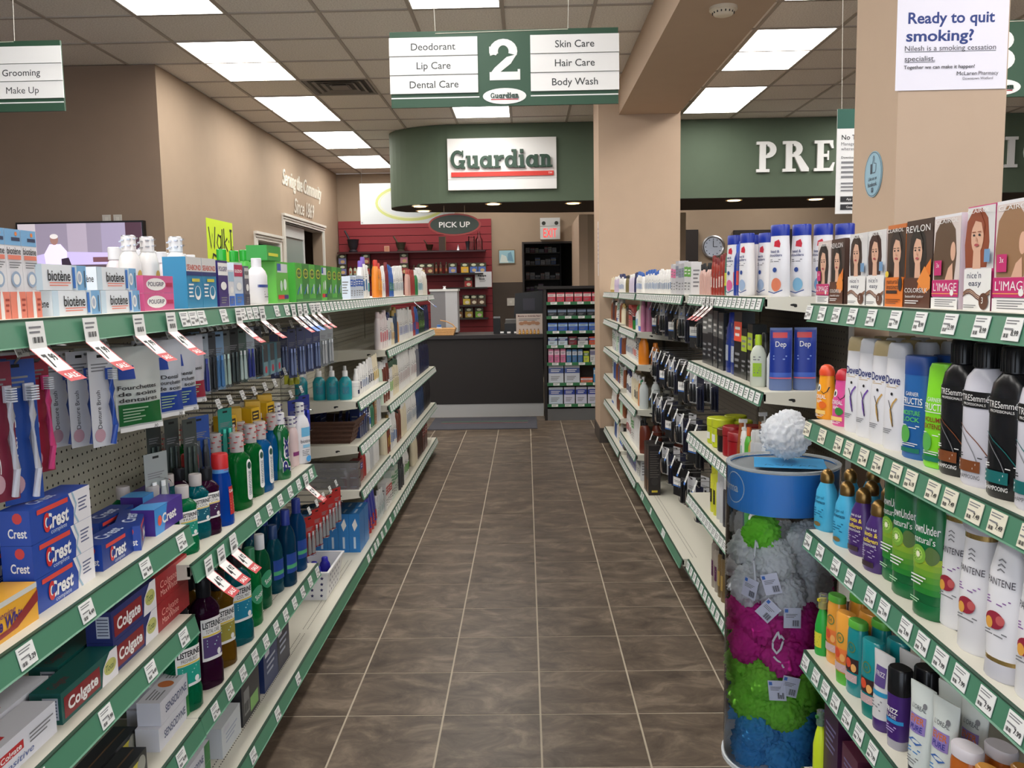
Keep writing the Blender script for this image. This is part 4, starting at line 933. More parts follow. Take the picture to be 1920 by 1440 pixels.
row(amber(True), 'golden capless bottle beside amber bottle with pale lid', 1853, xf-.014, z, 1, n=2, dx=.06, grp='amber bottles')
row(amber(False), 'amber bottle with pale lid at bottom right photo corner', 1930, xf-.01, z, 1, n=1, dx=.06, grp='amber bottles')
row(spray(C(200,220,40), C(50,120,50), None, .15), 'yellow-green spray bottle on the base deck beside purple carton', 1537, xf-.02, .13, 1, grp='spray bottles')
def purp(cv, w, d, h): cv.rect(-w*.3, w*.45, h*.62, h*.74, C(60,90,130)); cv.text('AAAA', w*.08, h*.68, h*.07, C(150,180,210), w=w*.6); cv.lines(-w*.3, w*.3, h*.2, h*.45, 4, C(110,70,110))
def purp2(cv, w, d, h): cv.lines(-d*.3, d*.3, h*.5, h*.85, 5, C(110,100,140))
carton('hair_kit_box', .10, .12, .225, C(62,28,58), 'box', front=purp2, right=purp).put('dark purple hair kit carton on base deck beside yellow-green spray', (.83, 2.13, .13), RIGHT)
for i in range(4):
    carton('hair_kit_box', .10, .12, .19, (C(90,40,60), C(40,40,60), C(110,90,60), C(60,28,58))[i], 'box', front=purp2, right=purp).put(('maroon', 'navy', 'tan', 'plum')[i]+' carton on the base deck under the near right low shelf', (.83, 2.0-i*.125, .13), RIGHT, 'base deck cartons')

# ------------------------------------------------------------------ left: cartons of toothpaste and mouthwash
xf = -.862
def lrow(P, lb, px, w, z, n=1, dx=.06, grp=None, x=None, dz=0, d=None, rz=0):
    """front-left corner in column px; front face at x (left shelves)"""
    x = xf if x is None else x; y = Yat(px, x, z)+w/2
    for k in range(n): P.put(lb if k == 0 else lb+', %s row back' % ordinal(k+1), (x-(d or 0)/2-dx*k, y, z+dz), LEFT+rz, grp)
# top shelf
BT = C(120,170,212); BTL = C(196,214,228); SAL = C(226,130,110)
def bio_tall(cv, w, d, h):
    cv.rect(-w/2, w/2, h*.82, h, BT); cv.rect(-w*.1, w*.44, h*.87, h*.91, C(50,60,90)); cv.ell(w*.2, h*.95, w*.08, w*.08, C(230,130,60), 10); cv.text('biotène', 0, h*.76, h*.075, INK, w=w*.86, bold=.012); cv.rect(-w*.4, w*.42, h*.66, h*.71, SAL); cv.lines(-w*.36, w*.4, h*.56, h*.64, 3, GREYINK)
    cv.ell(0, h*.44, w*.3, w*.3, C(150,170,196)); cv.ell(0, h*.44, w*.2, w*.2, WHITE); cv.rect(-w/2, w/2, 0, h*.30, SAL); cv.poly([(-w*.1, 0), (w*.12, 0), (w*.1, h*.22), (w*.04, h*.32), (-w*.04, h*.32), (-w*.1, h*.22)], WHITE); cv.lines(w*.2, w*.44, h*.06, h*.24, 3, C(160,70,60))
P = carton('mouth_gel_box', .0455, .042, .150, WH, 'dental box', front=bio_tall)
for i, q in enumerate((-42, -12, 20, 50)): lrow(P, 'upright salmon and white dental carton on left top shelf, %s' % ('cut by photo edge', 'left of three', 'middle of three', 'right of three')[i], q, .0455, TOP, n=1, grp='upright salmon dental cartons', d=.042)
def bio_f(cv, w, d, h):
    cv.rect(-w/2, -w*.38, 0, h, BTL); cv.rect(w*.3, w/2, 0, h, BT); cv.rect(w*.2, w*.3, 0, h, BTL); cv.text('biotène', -w*.06, h*.58, h*.42, INK, w=w*.44, bold=.012); cv.lines(-w*.26, w*.16, h*.14, h*.34, 2, SAL); cv.rect(w*.2, w*.255, h*.08, h*.92, C(50,110,190)); cv.ell(w*.34, h*.5, w*.055, h*.28, WHITE); cv.ell(w*.34, h*.5, w*.035, h*.18, C(170,180,200)); cv.rect(w*.44, w*.455, h*.1, h*.8, INK)
def bio_l(cv, w, d, h): cv.rect(-d/2, d/2, 0, h, C(226,232,238)); cv.text('biotène', 0, h*.5, h*.30, INK, w=d*.72, bold=.01)
P = carton('toothpaste_box', .176, .045, .047, C(224,228,234), 'dental box', front=bio_f, left=bio_l)
for q, dz, lb in ((100, 0, 'lower of two stacked, nearer pair'), (191, 0, 'lower of two stacked, farther pair'), (72, .0475, 'upper of two stacked, nearer pair'), (186, .0475, 'upper of two stacked, farther pair')):
    lrow(P, 'blue and white flat dental carton, '+lb, q, .176, TOP, grp='flat blue dental cartons', dz=dz, d=.045)
def poli(cv, w, d, h): cv.text('', 0, 0, 1, INK); cv.ell(-w*.1, h*.5, w*.32, h*.36, WHITE); cv.text('POLIGRIP', -w*.1, h*.52, h*.24, M((50,44,80), .5), w=w*.52, bold=.012); cv.rect(w*.24, w*.46, h*.36, h*.6, MAG)
P = carton('adhesive_box', .165, .04, .040, C(206,90,140), 'dental box', front=poli)
for k in (0, 1): lrow(P, '%s of two pink denture adhesive cartons' % ('lower', 'upper')[k], 272, .165, TOP, grp='pink adhesive cartons', dz=.0405*k, d=.04)
SHRINK = M((206,206,210), .3)
def rinse(body, capm, pr=None, h=.19, a=.034, b=.026, shr=None, name='mouth_rinse', clr=None, n=2.6):
    rg = [(0, a*.9, b*.9, n), (.006, a, b, n), (h*.62, a, b, n), (h*.72, a*.86, b*.86, 2.3), (h*.8, a*.46, b*.6, 2)]
    cap = [(h*.8, .0165), (h*.99, .0165), (h, .0145)]
    e = []
    if shr:
        m = MB().lathe([(h*.79, .0172), (h*.985, .0172)], WHITE if clr is None else clr, 16, cap0=False, cap1=False)
        for k in range(14):
            t = k*.9; zz = h*(.80+.012*k); m.box(.0175*math.cos(t)-.004, .0175*math.cos(t)+.004, .0175*math.sin(t)-.004, .0175*math.sin(t)+.004, zz, zz+.0035, shr)
        e = [('shrink_band', m)]
    return bottle(name, rg, body, cap, capm, pr, extra=e, cat='mouth rinse')
def moi(cv): cv.ell(.0, .085, .012, .014, C(200,160,70)); cv.text('Moi-Stir', 0, .06, .010, INK, w=.04); cv.lines(-.02, .02, .03, .05, 3, GREYINK)
P = rinse(M((224,222,220), .3), SILVER, moi, .185, .030, .024, SILVER)
for i, (q, xx) in enumerate(((249, -.99), (283, -.97), (336, -.905))): row(P, 'white silver-topped rinse bottle behind pink cartons, %s' % ('left', 'middle', 'right')[i], q, xx, TOP, -1, grp='silver-topped rinse bottles')
P = rinse(M((220,210,214), .3), WH, None, .165, .027, .022)
for i in range(8): P.put('plain white-capped bottle at the back of left top shelf, %s' % ordinal(i+1), (-1.10, 2.32+i*.075, TOP), LEFT, 'white-capped bottles at the back')
def sea(cv, w, d, h): cv.rect(-w/2, w/2, h*.72, h, C(206,206,206)); cv.text('SEABOND', 0, h*.80, h*.10, C(190,70,50), w=w*.9, bold=.02); cv.rect(-w/2, w/2, h*.64, h*.72, C(30,50,110)); cv.ell(w*.16, h*.3, w*.2, h*.14, WHITE); cv.ell(w*.16, h*.33, w*.15, h*.1, C(30,120,160)); cv.lines(-w*.42, -w*.1, h*.2, h*.5, 4, WHITE); cv.rect(-w*.2, w*.3, h*.52, h*.58, C(200,190,70))
P = carton('denture_seal_box', .105, .06, .132, C(40,128,170), 'dental box', front=sea)
lrow(P, 'teal denture seal carton, left of two', 353, .105, TOP, grp='teal denture cartons', d=.06); lrow(P, 'teal denture seal carton, right of two', 382, .105, TOP, grp='teal denture cartons', d=.06)
def strip(c1, c2, t, tc):
    def f(cv, w, d, h): cv.rect(-w/2, w/2, h*.68, h*.95, c1); cv.text(t, 0, h*.82, h*.1, tc, w=w*.86, bold=.015); cv.rect(-w/2, w/2, 0, h*.28, c2); cv.ell(0, h*.45, w*.3, h*.09, WHITE); cv.lines(-w*.3, w*.3, h*.06, h*.22, 3, GREYINK)
    return f
NAVYP = C(56,40,110)
for q, w, h, base, f, lb in ((412, .078, .130, NAVYP, strip(WHITE, NAVYP, 'POLIGRIP', NAVYP), 'purple and white adhesive carton beside teal cartons'), (431, .045, .105, C(214,214,220), strip(C(160,190,214), C(40,90,180), '', INK), 'small pale blue carton beside purple one'),
    (442, .075, .128, C(200,208,220), strip(MAG, C(50,110,190), 'azo', WHITE), 'carton with pink top panel and blue base'), (461, .042, .120, C(90,90,104), strip(C(196,196,196), C(50,50,70), 'POLIGRIP', INK), 'slim grey and navy carton before white bottle')):
    lrow(carton('dental_box', w, .05, h, base, 'dental box', front=f), lb+', left top shelf', q, w, TOP, grp='dental cartons', d=.05)
def dent(cv): cv.rect(-.04, .04, .055, .064, C(60,80,150), 6); cv.lines(-.02, .03, .02, .045, 3, GREYINK)
row(rinse(WH, WH, dent, .15, .042, .03), 'squat white denture bottle with blue stripe left of green cartons', 484, -.88, TOP, -1)
GRN = C(70,170,60); GRD = C(40,120,50)
for i, (q, xx) in enumerate(((420, -1.05), (443, -1.05), (462, -1.0), (478, -1.0), (492, -.98), (505, -.98))): row(rinse(GRN, M((50,170,60), .15), None, .19, .032, .026), 'green-capped bottle in the back row of left top shelf, %s' % ordinal(i+1), q, xx, TOP, -1, grp='green-capped bottles')
def gpk(cv, w, d, h): cv.ell(0, h*.74, w*.36, h*.13, C(196,200,50)); cv.ell(0, h*.74, w*.30, h*.10, C(50,90,50)); cv.text('POLIDENT', 0, h*.74, h*.06, C(214,214,90), w=w*.6); cv.band([(-w*.3, h*.2), (0, h*.36), (w*.36, h*.44)], h*.05, C(60,110,190)); cv.ell(w*.18, h*.34, w*.1, h*.14, C(190,214,190)); cv.rect(-w/2, w/2, 0, h*.08, GRD)
def gpk2(cv, w, d, h): cv.rect(-w*.4, w*.44, h*.74, h*.95, C(206,210,214)); cv.rect(-w*.4, -w*.1, h*.78, h*.95, C(60,90,170)); cv.ell(w*.2, h*.45, w*.13, h*.14, C(210,224,214)); cv.ell(-w*.12, h*.42, w*.1, h*.13, C(190,214,196)); cv.rect(-w*.4, w*.1, h*.1, h*.2, C(200,50,50)); cv.rect(w*.1, w*.44, h*.1, h*.2, NAVYP)
pg = carton('denture_tablet_box', .10, .06, .148, C(74,164,62), 'denture box', front=gpk); pg2 = carton('denture_tablet_box', .15, .07, .145, C(96,180,70), 'denture box', front=gpk2); pg3 = carton('denture_tablet_box', .16, .07, .05, C(50,150,60), 'denture box', front=lambda cv, w, d, h: cv.rect(-w*.4, w*.3, h*.3, h*.5, C(214,214,60)), top=lambda cv, w, d, h: cv.rect(-w*.4, w*.4, -d*.2, d*.2, C(90,190,70)))
pgd = carton('denture_tablet_box', .10, .06, .148, C(46,124,52), 'denture box', front=gpk)
lrow(pg2, 'wide light green denture carton with white label, left top shelf', 520, .15, TOP, grp='green denture cartons', d=.07)
lrow(pg3, 'flat green carton lying on the wide green carton', 505, .16, TOP, dz=.146, grp='green denture cartons', d=.07); lrow(pg3, 'flat dark green carton behind white denture bottle', 500, .15, TOP, x=-.95, dz=0, grp='green denture cartons', d=.07)
y = Yat(556, xf, TOP)
for i in range(8):
    ([pg, pgd][i % 2] if i not in (4,) else carton('denture_tablet_box', .10, .06, .148, C(90,176,66), 'denture box', front=gpk2)).put('upright green denture carton, %s in the row of eight' % ordinal(i+1), (xf-.03, y+.05+i*.102, TOP), LEFT, 'green denture cartons')

# toothpaste shelves (.897)
CB = C(34,70,160); CBD = C(26,54,130)
def crest(cv, w, d, h, white=True):
    if white:
        cv.poly([(w*.18, 0), (w/2, 0), (w/2, h), (w*.12, h), (w*.2, h*.5)], WH); cv.lines(w*.28, w*.44, h*.3, h*.75, 4, M((90,96,130), .5)); cv.band([(w*.18, h), (w*.24, h*.6), (w*.20, h*.3), (w*.26, 0)], h*.08, C(150,180,200))
    cv.rect(-w*.40, w*.10, h*.78, h*.92, C(214,70,60)); cv.text('Crest', -w*.10, h*.46, h*.44, WHITE, w=w*.40, bold=.03, shear=.15); cv.text('C', -w*.27, h*.46, h*.50, C(200,44,48), w=w*.09, bold=.05); cv.text('complete', -w*.08, h*.14, h*.13, C(200,210,230), w=w*.26)
def crest_l(cv, w, d, h): cv.rect(-d/2, d/2, 0, h, CB); cv.ell(d*.1, h*.78, d*.16, h*.16, C(200,60,60), 10); cv.text('Crest', d*.08, h*.36, h*.26, WHITE, w=d*.6, bold=.02)
P = carton('toothpaste_box', .205, .055, .062, CB, 'toothpaste', front=crest, left=crest_l, top=lambda cv, w, d, h: cv.text('Crest', -w*.1, 0, d*.4, C(190,200,226), w=w*.35, bold=.02))
for k in range(3): lrow(P, '%s of three stacked blue and white toothpaste cartons with red strip' % ('bottom', 'middle', 'top')[k], 70, .205, .897, grp='stacked blue toothpaste', dz=.0625*k, d=.055)
P2 = carton('toothpaste_box', .17, .055, .055, CBD, 'toothpaste', front=lambda cv, w, d, h: crest(cv, w, d, h, False), left=crest_l, top=lambda cv, w, d, h: cv.text('Crest', 0, 0, d*.5, C(190,200,226), w=w*.5, bold=.02))
lrow(P2, 'blue toothpaste carton left behind the three-high stack', -30, .17, .897, x=-.93, grp='blue toothpaste cartons', dz=.0, d=.055); lrow(P2, 'second blue toothpaste carton behind the three-high stack, on top', -30, .17, .897, x=-.93, grp='blue toothpaste cartons', dz=.056, d=.055)
def gold(cv, w, d, h): cv.rect(-w/2, w/2, h*.86, h, C(206,206,200)); cv.text('Whitening', 0, h*.66, h*.16, C(110,50,110), w=w*.4, shear=.2); cv.text('Advance White', -w*.02, h*.44, h*.30, C(60,40,120), w=w*.7, bold=.03, shear=.15); cv.poly([(w/2, h*.8), (w/2, h*.5), (w*.2, h*.15), (-w/2, h*.02), (-w/2, h*.14), (w*.1, h*.26)], C(140,40,40))
lrow(carton('toothpaste_box', .21, .06, .066, C(226,166,50), 'toothpaste', front=gold), 'gold toothpaste carton with purple lettering at left photo edge', -75, .21, .897, x=-.852, d=.06)
lrow(P2, 'single blue toothpaste carton right of the stack', 196, .16, .897, grp='blue toothpaste cartons', d=.055); lrow(P2, 'blue toothpaste carton beside purple cartons', 250, .10, .897, x=-.875, grp='blue toothpaste cartons', d=.055, rz=.35)
lrow(P2, 'blue toothpaste carton in the second row right of the stack', 190, .16, .897, x=-.95, grp='blue toothpaste cartons', d=.055)
def crestp(cv, w, d, h): cv.poly([(-w/2, 0), (-w*.2, 0), (-w*.05, h), (-w/2, h)], C(60,140,210)); cv.text('Crest', .0, h*.5, h*.36, WHITE, w=w*.5, bold=.03); cv.ell(-w*.34, h*.5, w*.07, h*.2, C(220,90,70))
PP = carton('toothpaste_box', .16, .055, .062, C(72,48,140), 'toothpaste', front=crestp, top=lambda cv, w, d, h: cv.poly([(-w/2, -d/2), (0, -d/2), (-w*.15, d/2), (-w/2, d/2)], C(70,150,214)))
lrow(PP, 'purple and sky blue toothpaste carton at the shelf end', 291, .165, .897, grp='purple toothpaste cartons', d=.055); lrow(PP, 'purple and sky blue toothpaste carton one row behind', 270, .16, .897, x=-.945, grp='purple toothpaste cartons', d=.055)
# second toothpaste shelf (.672)
CN = C(34,44,104); CR2 = C(130,26,36); CGN = C(20,84,78)
def colg(base):
    def f(cv, w, d, h): cv.rect(-w*.46, w*.16, h*.12, h*.80, CR2); cv.text('Colgate', -w*.14, h*.47, h*.36, WHITE, w=w*.52, bold=.03); cv.poly([(w*.18, 0), (w/2, 0), (w/2, h), (w*.36, h), (w*.22, h*.6)], WH); cv.ell(w*.35, h*.5, w*.12, h*.26, C(190,190,110)); cv.text('Total', w*.35, h*.5, h*.22, C(60,90,60), w=w*.17, shear=.3)
    return f
def colg_l(cv, w, d, h): cv.rect(-d*.1, d*.4, h*.15, h*.85, C(190,196,210)); cv.lines(-d*.06, d*.36, h*.2, h*.8, 6, M((90,96,120), .6), ragged=False)
PC = carton('toothpaste_box', .21, .055, .066, CN, 'toothpaste', front=colg(CN), left=colg_l, top=lambda cv, w, d, h: cv.text('Colgate', -w*.2, 0, d*.4, C(120,40,50), w=w*.3))
PG = carton('toothpaste_box', .215, .058, .060, CGN, 'toothpaste', front=colg(CGN), left=colg_l, top=lambda cv, w, d, h: cv.text('Colgate', -w*.3, 0, d*.3, C(110,40,50), w=w*.25))
for k in (0, 1): lrow(PC, '%s of two stacked navy toothpaste cartons with red name panel' % ('lower', 'upper')[k], 216, .21, .672, grp='navy toothpaste cartons', dz=.0665*k, d=.055)
lrow(PG, 'front dark green toothpaste carton with red name panel', 118, .215, .672, grp='green toothpaste cartons', d=.058, x=-.858); lrow(PG, 'dark green toothpaste carton one row behind', 112, .215, .672, x=-.925, grp='green toothpaste cartons', d=.058)
PR_ = carton('toothpaste_box', .19, .055, .066, C(150,30,38), 'toothpaste', front=lambda cv, w, d, h: (cv.text('Colgate', -w*.1, h*.6, h*.25, C(220,150,140), w=w*.5), cv.text('MaxWhite', -w*.1, h*.3, h*.22, C(230,170,160), w=w*.5)))
for k in (0, 1): lrow(PR_, '%s red toothpaste carton at the end of the second toothpaste shelf' % ('lower', 'upper')[k], 299, .17, .672, grp='red toothpaste cartons', dz=.0665*k, d=.055)
def sens(cv, w, d, h): cv.rect(-w*.32, w*.02, h*.45, h*.72, C(190,40,44)); cv.text('Colgate', -w*.15, h*.58, h*.16, WHITE, w=w*.28, bold=.02); cv.text('Sensitive', -w*.1, h*.25, h*.2, C(70,90,150), w=w*.5, shear=.2); cv.lines(w*.1, w*.45, h*.4, h*.75, 3, GREYINK); cv.rect(-w/2, -w*.4, 0, h, C(150,190,214))
PW = carton('toothpaste_box', .21, .058, .058, C(214,214,222), 'toothpaste', front=sens, top=lambda cv, w, d, h: cv.rect(-w*.4, -w*.1, -d*.25, d*.2, C(190,50,54)))
lrow(PW, 'white sensitive toothpaste carton near the bottom left photo corner', -25, .20, .672, grp='white toothpaste cartons', d=.058, x=-.856); lrow(PW, 'white sensitive toothpaste carton one row behind', -30, .20, .672, x=-.925, grp='white toothpaste cartons', d=.058)
# third toothpaste shelf (.402)
def sns(cv, w, d, h): cv.text('SENSODYNE', -w*.05, h*.5, h*.34, M((60,70,110), .5), w=w*.62, bold=.01); cv.rect(w*.3, w/2, 0, h, C(40,120,60))
def sns_t(cv, w, d, h): cv.ell(-w*.0, 0, w*.09, d*.34, C(190,110,60)); cv.lines(-w*.42, -w*.15, -d*.3, d*.3, 4, GREYINK); cv.lines(w*.15, w*.42, -d*.3, d*.3, 4, GREYINK)
PS = carton('toothpaste_box', .20, .055, .055, C(206,206,214), 'toothpaste', front=sns, top=sns_t)
for i, (q, xx) in enumerate(((300, -.86), (282, -.922), (305, -.86), (285, -.922))): lrow(PS, 'white sensitive-care carton, %s' % ('front row, bottom shelf of near left bay', 'second row, bottom shelf of near left bay', 'front row, stacked on another', 'second row, stacked on another')[i], q, .20, .402, x=xx, grp='white sensitive-care cartons', dz=.0555*(i//2), d=.055)
PK = carton('toothpaste_box', .20, .055, .05, C(40,42,44), 'toothpaste', front=lambda cv, w, d, h: (cv.rect(w*.1, w*.3, h*.2, h*.8, C(200,190,60)), cv.ell(w*.36, h*.5, w*.1, h*.4, C(150,150,140)), cv.lines(-w*.4, 0, h*.3, h*.7, 2, C(150,110,60))), top=lambda cv, w, d, h: cv.rect(-w*.45, w*.45, -d*.1, -d*.02, C(90,70,50)))
for i, (q, xx) in enumerate(((195, -.86), (180, -.922), (60, -.86), (40, -.922))): lrow(PK, 'black toothpaste carton low on near left bay, %s' % ('front and right', 'behind, right', 'front and left', 'behind, left')[i], q, .20, .402, x=xx, grp='black toothpaste cartons', d=.055)

# ---- mouthwash bay
RS = C(200,90,90)
CAPT = M((214,206,204), .12, trans=.3)
def flatrinse(body, label, t, capm, shr, h=.235):
    rg = [(0, .040, .026, 3), (.006, .044, .029, 3), (h*.58, .044, .029, 3), (h*.68, .040, .026, 2.6), (h*.75, .020, .018, 2)]
    def pr(cv):
        cv.rect(.002, .030, .035, .135, label, 5); cv.ell(.016, .135, .014, .016, label); cv.ell(.016, .035, .014, .010, label); cv.ell(.016, .132, .010, .011, C(30,70,60)); cv.text(t, .016, .078, .014, M((60,90,110), .5), w=.075, rot=PI/2)
    cap = [(h*.75, .0205), (h*.99, .0205), (h, .019)]
    m = MB()
    for k in range(18):
        a = k*1.1; zz = h*(.77+.012*k); m.box(.0208*math.cos(a)-.004, .0208*math.cos(a)+.004, .0208*math.sin(a)-.004, .0208*math.sin(a)+.004, zz, zz+.003, shr)
    return bottle('mouthwash_bottle', rg, body, cap, capm, pr, extra=[('seal_print', m)], cat='mouthwash')
GQ = LIQ(10,120,50); BQ = LIQ(20,110,180)
pgq = flatrinse(GQ, WHITE, 'SENSODYNE', CAPT, RS); pbq = flatrinse(BQ, WHITE, 'SENSODYNE', CAPT, RS)
z = .796; xm = -.888
row(pgq, 'green mouthwash with white side label, nearest facing', 450, xm, z, -1, rz=-.3, n=4, dx=.068, grp='flat green mouthwash'); row(pgq, 'green mouthwash with white side label, second facing', 474, xm-.012, z, -1, rz=-.3, n=4, dx=.068, grp='flat green mouthwash')
row(pbq, 'blue mouthwash with white side label, nearest facing', 492, xm, z, -1, rz=-.3, n=3, dx=.068, grp='flat blue mouthwash'); row(pbq, 'blue mouthwash with white side label, second facing', 516, xm-.012, z, -1, rz=-.3, n=3, dx=.068, grp='flat blue mouthwash')
def lister(body, lab, t2, h=.235, w=.04, capm=None):
    rg = [(0, w*.9, w*.72, 3), (.006, w, w*.8, 3), (h*.20, w, w*.8, 3), (h*.24, w*.93, w*.74, 3), (h*.66, w*.93, w*.74, 3), (h*.70, w, w*.78, 2.8), (h*.76, w*.8, w*.64, 2.4), (h*.82, w*.42, w*.42, 2)]
    def pr(cv):
        k = h/.235; cv.rect(-w*.78, w*.78, h*.26, h*.64, WHITE, 7); cv.text('LISTERINE', 0, h*.585, h*.055, INK, w=w*1.4, bold=.03); cv.text(t2, 0, h*.525, h*.036, INK, w=w*1.05); cv.rect(-w*.72, w*.72, h*.48, h*.495, C(222,190,70), 6); cv.rect(-w*.72, w*.72, h*.29, h*.475, lab, 7); cv.lines(-w*.5, w*.4, h*.38, h*.46, 3, C(180,214,210)); cv.ell(w*.4, h*.32, w*.16, h*.03, WHITE, 12)
    cap = [(h*.82, w*.48), (h*.985, w*.50), (h, w*.46)]
    return bottle('mouthwash_bottle', rg, body, cap, capm or M((40,40,44), .15, trans=.3), pr, cat='mouthwash')
LG = LIQ(16,130,80); LP = LIQ(60,16,50); LA = LIQ(120,84,20); LT = LIQ(10,110,120)
row(lister(LG, C(30,140,120), 'FRESH', .175, .034, CAPT), 'small green mouthwash at near end of shelf, beside sale tags', 348, xm+.01, z, -1, rz=-.55, n=3, dx=.075, grp='labelled mouthwash bottles')
row(lister(LT, C(20,90,110), 'COOL', .175, .034, CAPT), 'small teal-labelled mouthwash behind the small green one', 372, xm-.01, z, -1, rz=-.55, n=2, dx=.075, grp='labelled mouthwash bottles')
row(lister(LP, C(60,30,70), 'TOTAL', .185, .032), 'small dark purple mouthwash beside red-capped blue bottle', 393, xm+.008, z, -1, rz=-.55, n=2, dx=.075, grp='labelled mouthwash bottles')
def colrinse():
    h = .205; rg = [(0, .036, .030), (.008, .038, .031), (.10, .034, .028), (.135, .030, .026), (.160, .022, .02)]
    def pr(cv): cv.rect(-.004, .028, .03, .11, C(180,40,44), 6); cv.text('Colgate', .012, .098, .009, WHITE, w=.030, bold=.02); cv.lines(-.0, .024, .04, .08, 5, C(220,190,120))
    return bottle('mouthwash_bottle', rg, LIQ(20,80,190), [(.158, .0235), (.200, .0235), (.205, .021)], C(196,36,40), pr, extra=[('neck_band', MB().lathe([(.150, .025, .022), (.162, .0238)], C(90,150,210)))], cat='mouthwash')
row(colrinse(), 'blue mouthwash with red cap and red label', 418, xm+.01, z, -1, rz=-.3, n=2, dx=.085, grp='red-capped mouthwash')
def plax():
    h = .235; rg = [(0, .033, .027), (.006, .036, .029), (.045, .036, .029), (.09, .028, .024), (.13, .030, .025), (.165, .034, .027), (.185, .024, .02), (.195, .015, .015)]
    def pr(cv): cv.text('Plax', .0, .090, .030, WHITE, w=.128, rot=PI/2, bold=.09); cv.text('Plax', .0, .090, .028, M((30,34,110), .4), w=.120, rot=PI/2, bold=.035); cv.rect(.02, .027, .10, .16, C(214,214,70), 3)
    m = MB().lathe([(.195, .0172), (.234, .0172), (.236, .015)], WH, 16)
    for k in range(9): a = k*1.3; m.box(.0172*math.cos(a)-.004, .0172*math.cos(a)+.004, .0172*math.sin(a)-.004, .0172*math.sin(a)+.004, .198+.004*k, .2005+.004*k, NAVYP)
    return bottle('mouthwash_bottle', rg, M((10,96,50), .15, coat=.5), None, None, pr, extra=[('cap', m)], cat='mouthwash')
row(plax(), 'green bottle with large vertical blue lettering and white cap', 529, xm+.012, z, -1, rz=-.55, n=2, dx=.08)
def biow(cv): cv.rect(-.02, .026, .105, .14, C(110,180,220), 6); cv.text('biotène', .0, .088, .014, INK, w=.048); cv.rect(-.016, .02, .062, .074, C(140,190,220), 5); cv.lines(-.02, .016, .03, .055, 4, GREYINK); cv.ell(.01, .018, .014, .012, C(80,160,220))
pw = rinse(WH, WH, biow, .235, .036, .028, NAVYP)
row(pw, 'white rinse bottle with blue label at far end of mouthwash shelf', 566, xm+.01, z, -1, rz=-.55, n=2, dx=.09, grp='white rinse bottles')
row(rinse(C(214,190,190), WH, lambda cv: cv.rect(-.02, .02, .04, .055, C(130,50,110), 5), .19, .026, .022, NAVYP), 'pinkish rinse bottle squeezed beside the white rinse bottle', 549, xm-.01, z, -1, rz=-.3, n=1, grp='white rinse bottles')
row(pw, 'white rinse bottle behind the large blue lettered one', 500, -1.05, z, -1, rz=-.55, n=1, grp='white rinse bottles')
# lower mouthwash shelf
z = .405
row(lister(LIQ(10,120,80), C(30,150,130), 'FRESHBURST', .262, .046), 'large green mouthwash at the near end of lower shelf', 345, -.885, z, -1, rz=-.55, n=3, dx=.085, grp='large mouthwash bottles')
row(lister(LP, C(80,60,110), 'TOTAL CARE', .30, .040), 'large dark purple mouthwash beside the large green one', 391, -.872, z, -1, rz=-.55, n=2, dx=.085, grp='large mouthwash bottles')
row(lister(LA, C(150,140,60), 'ORIGINAL', .27, .042), 'large amber mouthwash between purple and teal bottles', 416, -.880, z, -1, rz=-.55, n=2, dx=.085, grp='large mouthwash bottles')
row(lister(LT, C(20,120,150), 'COOL MINT', .285, .046), 'large teal mouthwash with white label beside amber', 447, -.885, z, -1, rz=-.55, n=3, dx=.085, grp='large mouthwash bottles')
def scope(cv): cv.text('Scope', .004, .10, .02, C(200,230,210), w=.05, bold=.02, rot=.4); cv.ell(0, .10, .03, .03, C(60,150,110)); cv.text('Scope', .004, .10, .016, WHITE, w=.045, bold=.02, rot=.4)
row(rinse(LIQ(10,140,70), C(40,120,80), scope, .25, .036, .028), 'green mouthwash with ribbed cap beside large teal one', 474, -.885, z, -1, rz=-.3, n=2, dx=.08, grp='green mouthwash on lower shelf'); row(rinse(LIQ(20,110,70), WH, scope, .25, .036, .028), 'green mouthwash with white cap on lower shelf', 492, -.90, z, -1, rz=-.3, n=2, dx=.08, grp='green mouthwash on lower shelf')
def act(cv): cv.rect(-.03, .03, .05, .12, C(36,70,150), 6); cv.rect(-.03, .03, .066, .08, C(80,170,120), 6)
row(rinse(M((14,60,90), .12, trans=.3), C(40,60,150), act, .275, .034, .03, None), 'tall dark blue rinse with blue ribbed cap, front of two', 540, -.875, z, -1, rz=-.3, n=2, dx=.08, grp='tall blue rinses'); row(rinse(M((16,70,120), .12, trans=.3), C(40,60,150), act, .275, .034, .03, None), 'tall dark blue rinse with blue ribbed cap, farther of two', 560, -.88, z, -1, rz=-.3, n=2, dx=.08, grp='tall blue rinses')
row(rinse(LIQ(20,90,110), C(30,60,110), act, .24, .034, .028), 'dark teal rinse between green and tall blue rinses', 516, -.90, z, -1, rz=-.3, n=2, dx=.08)
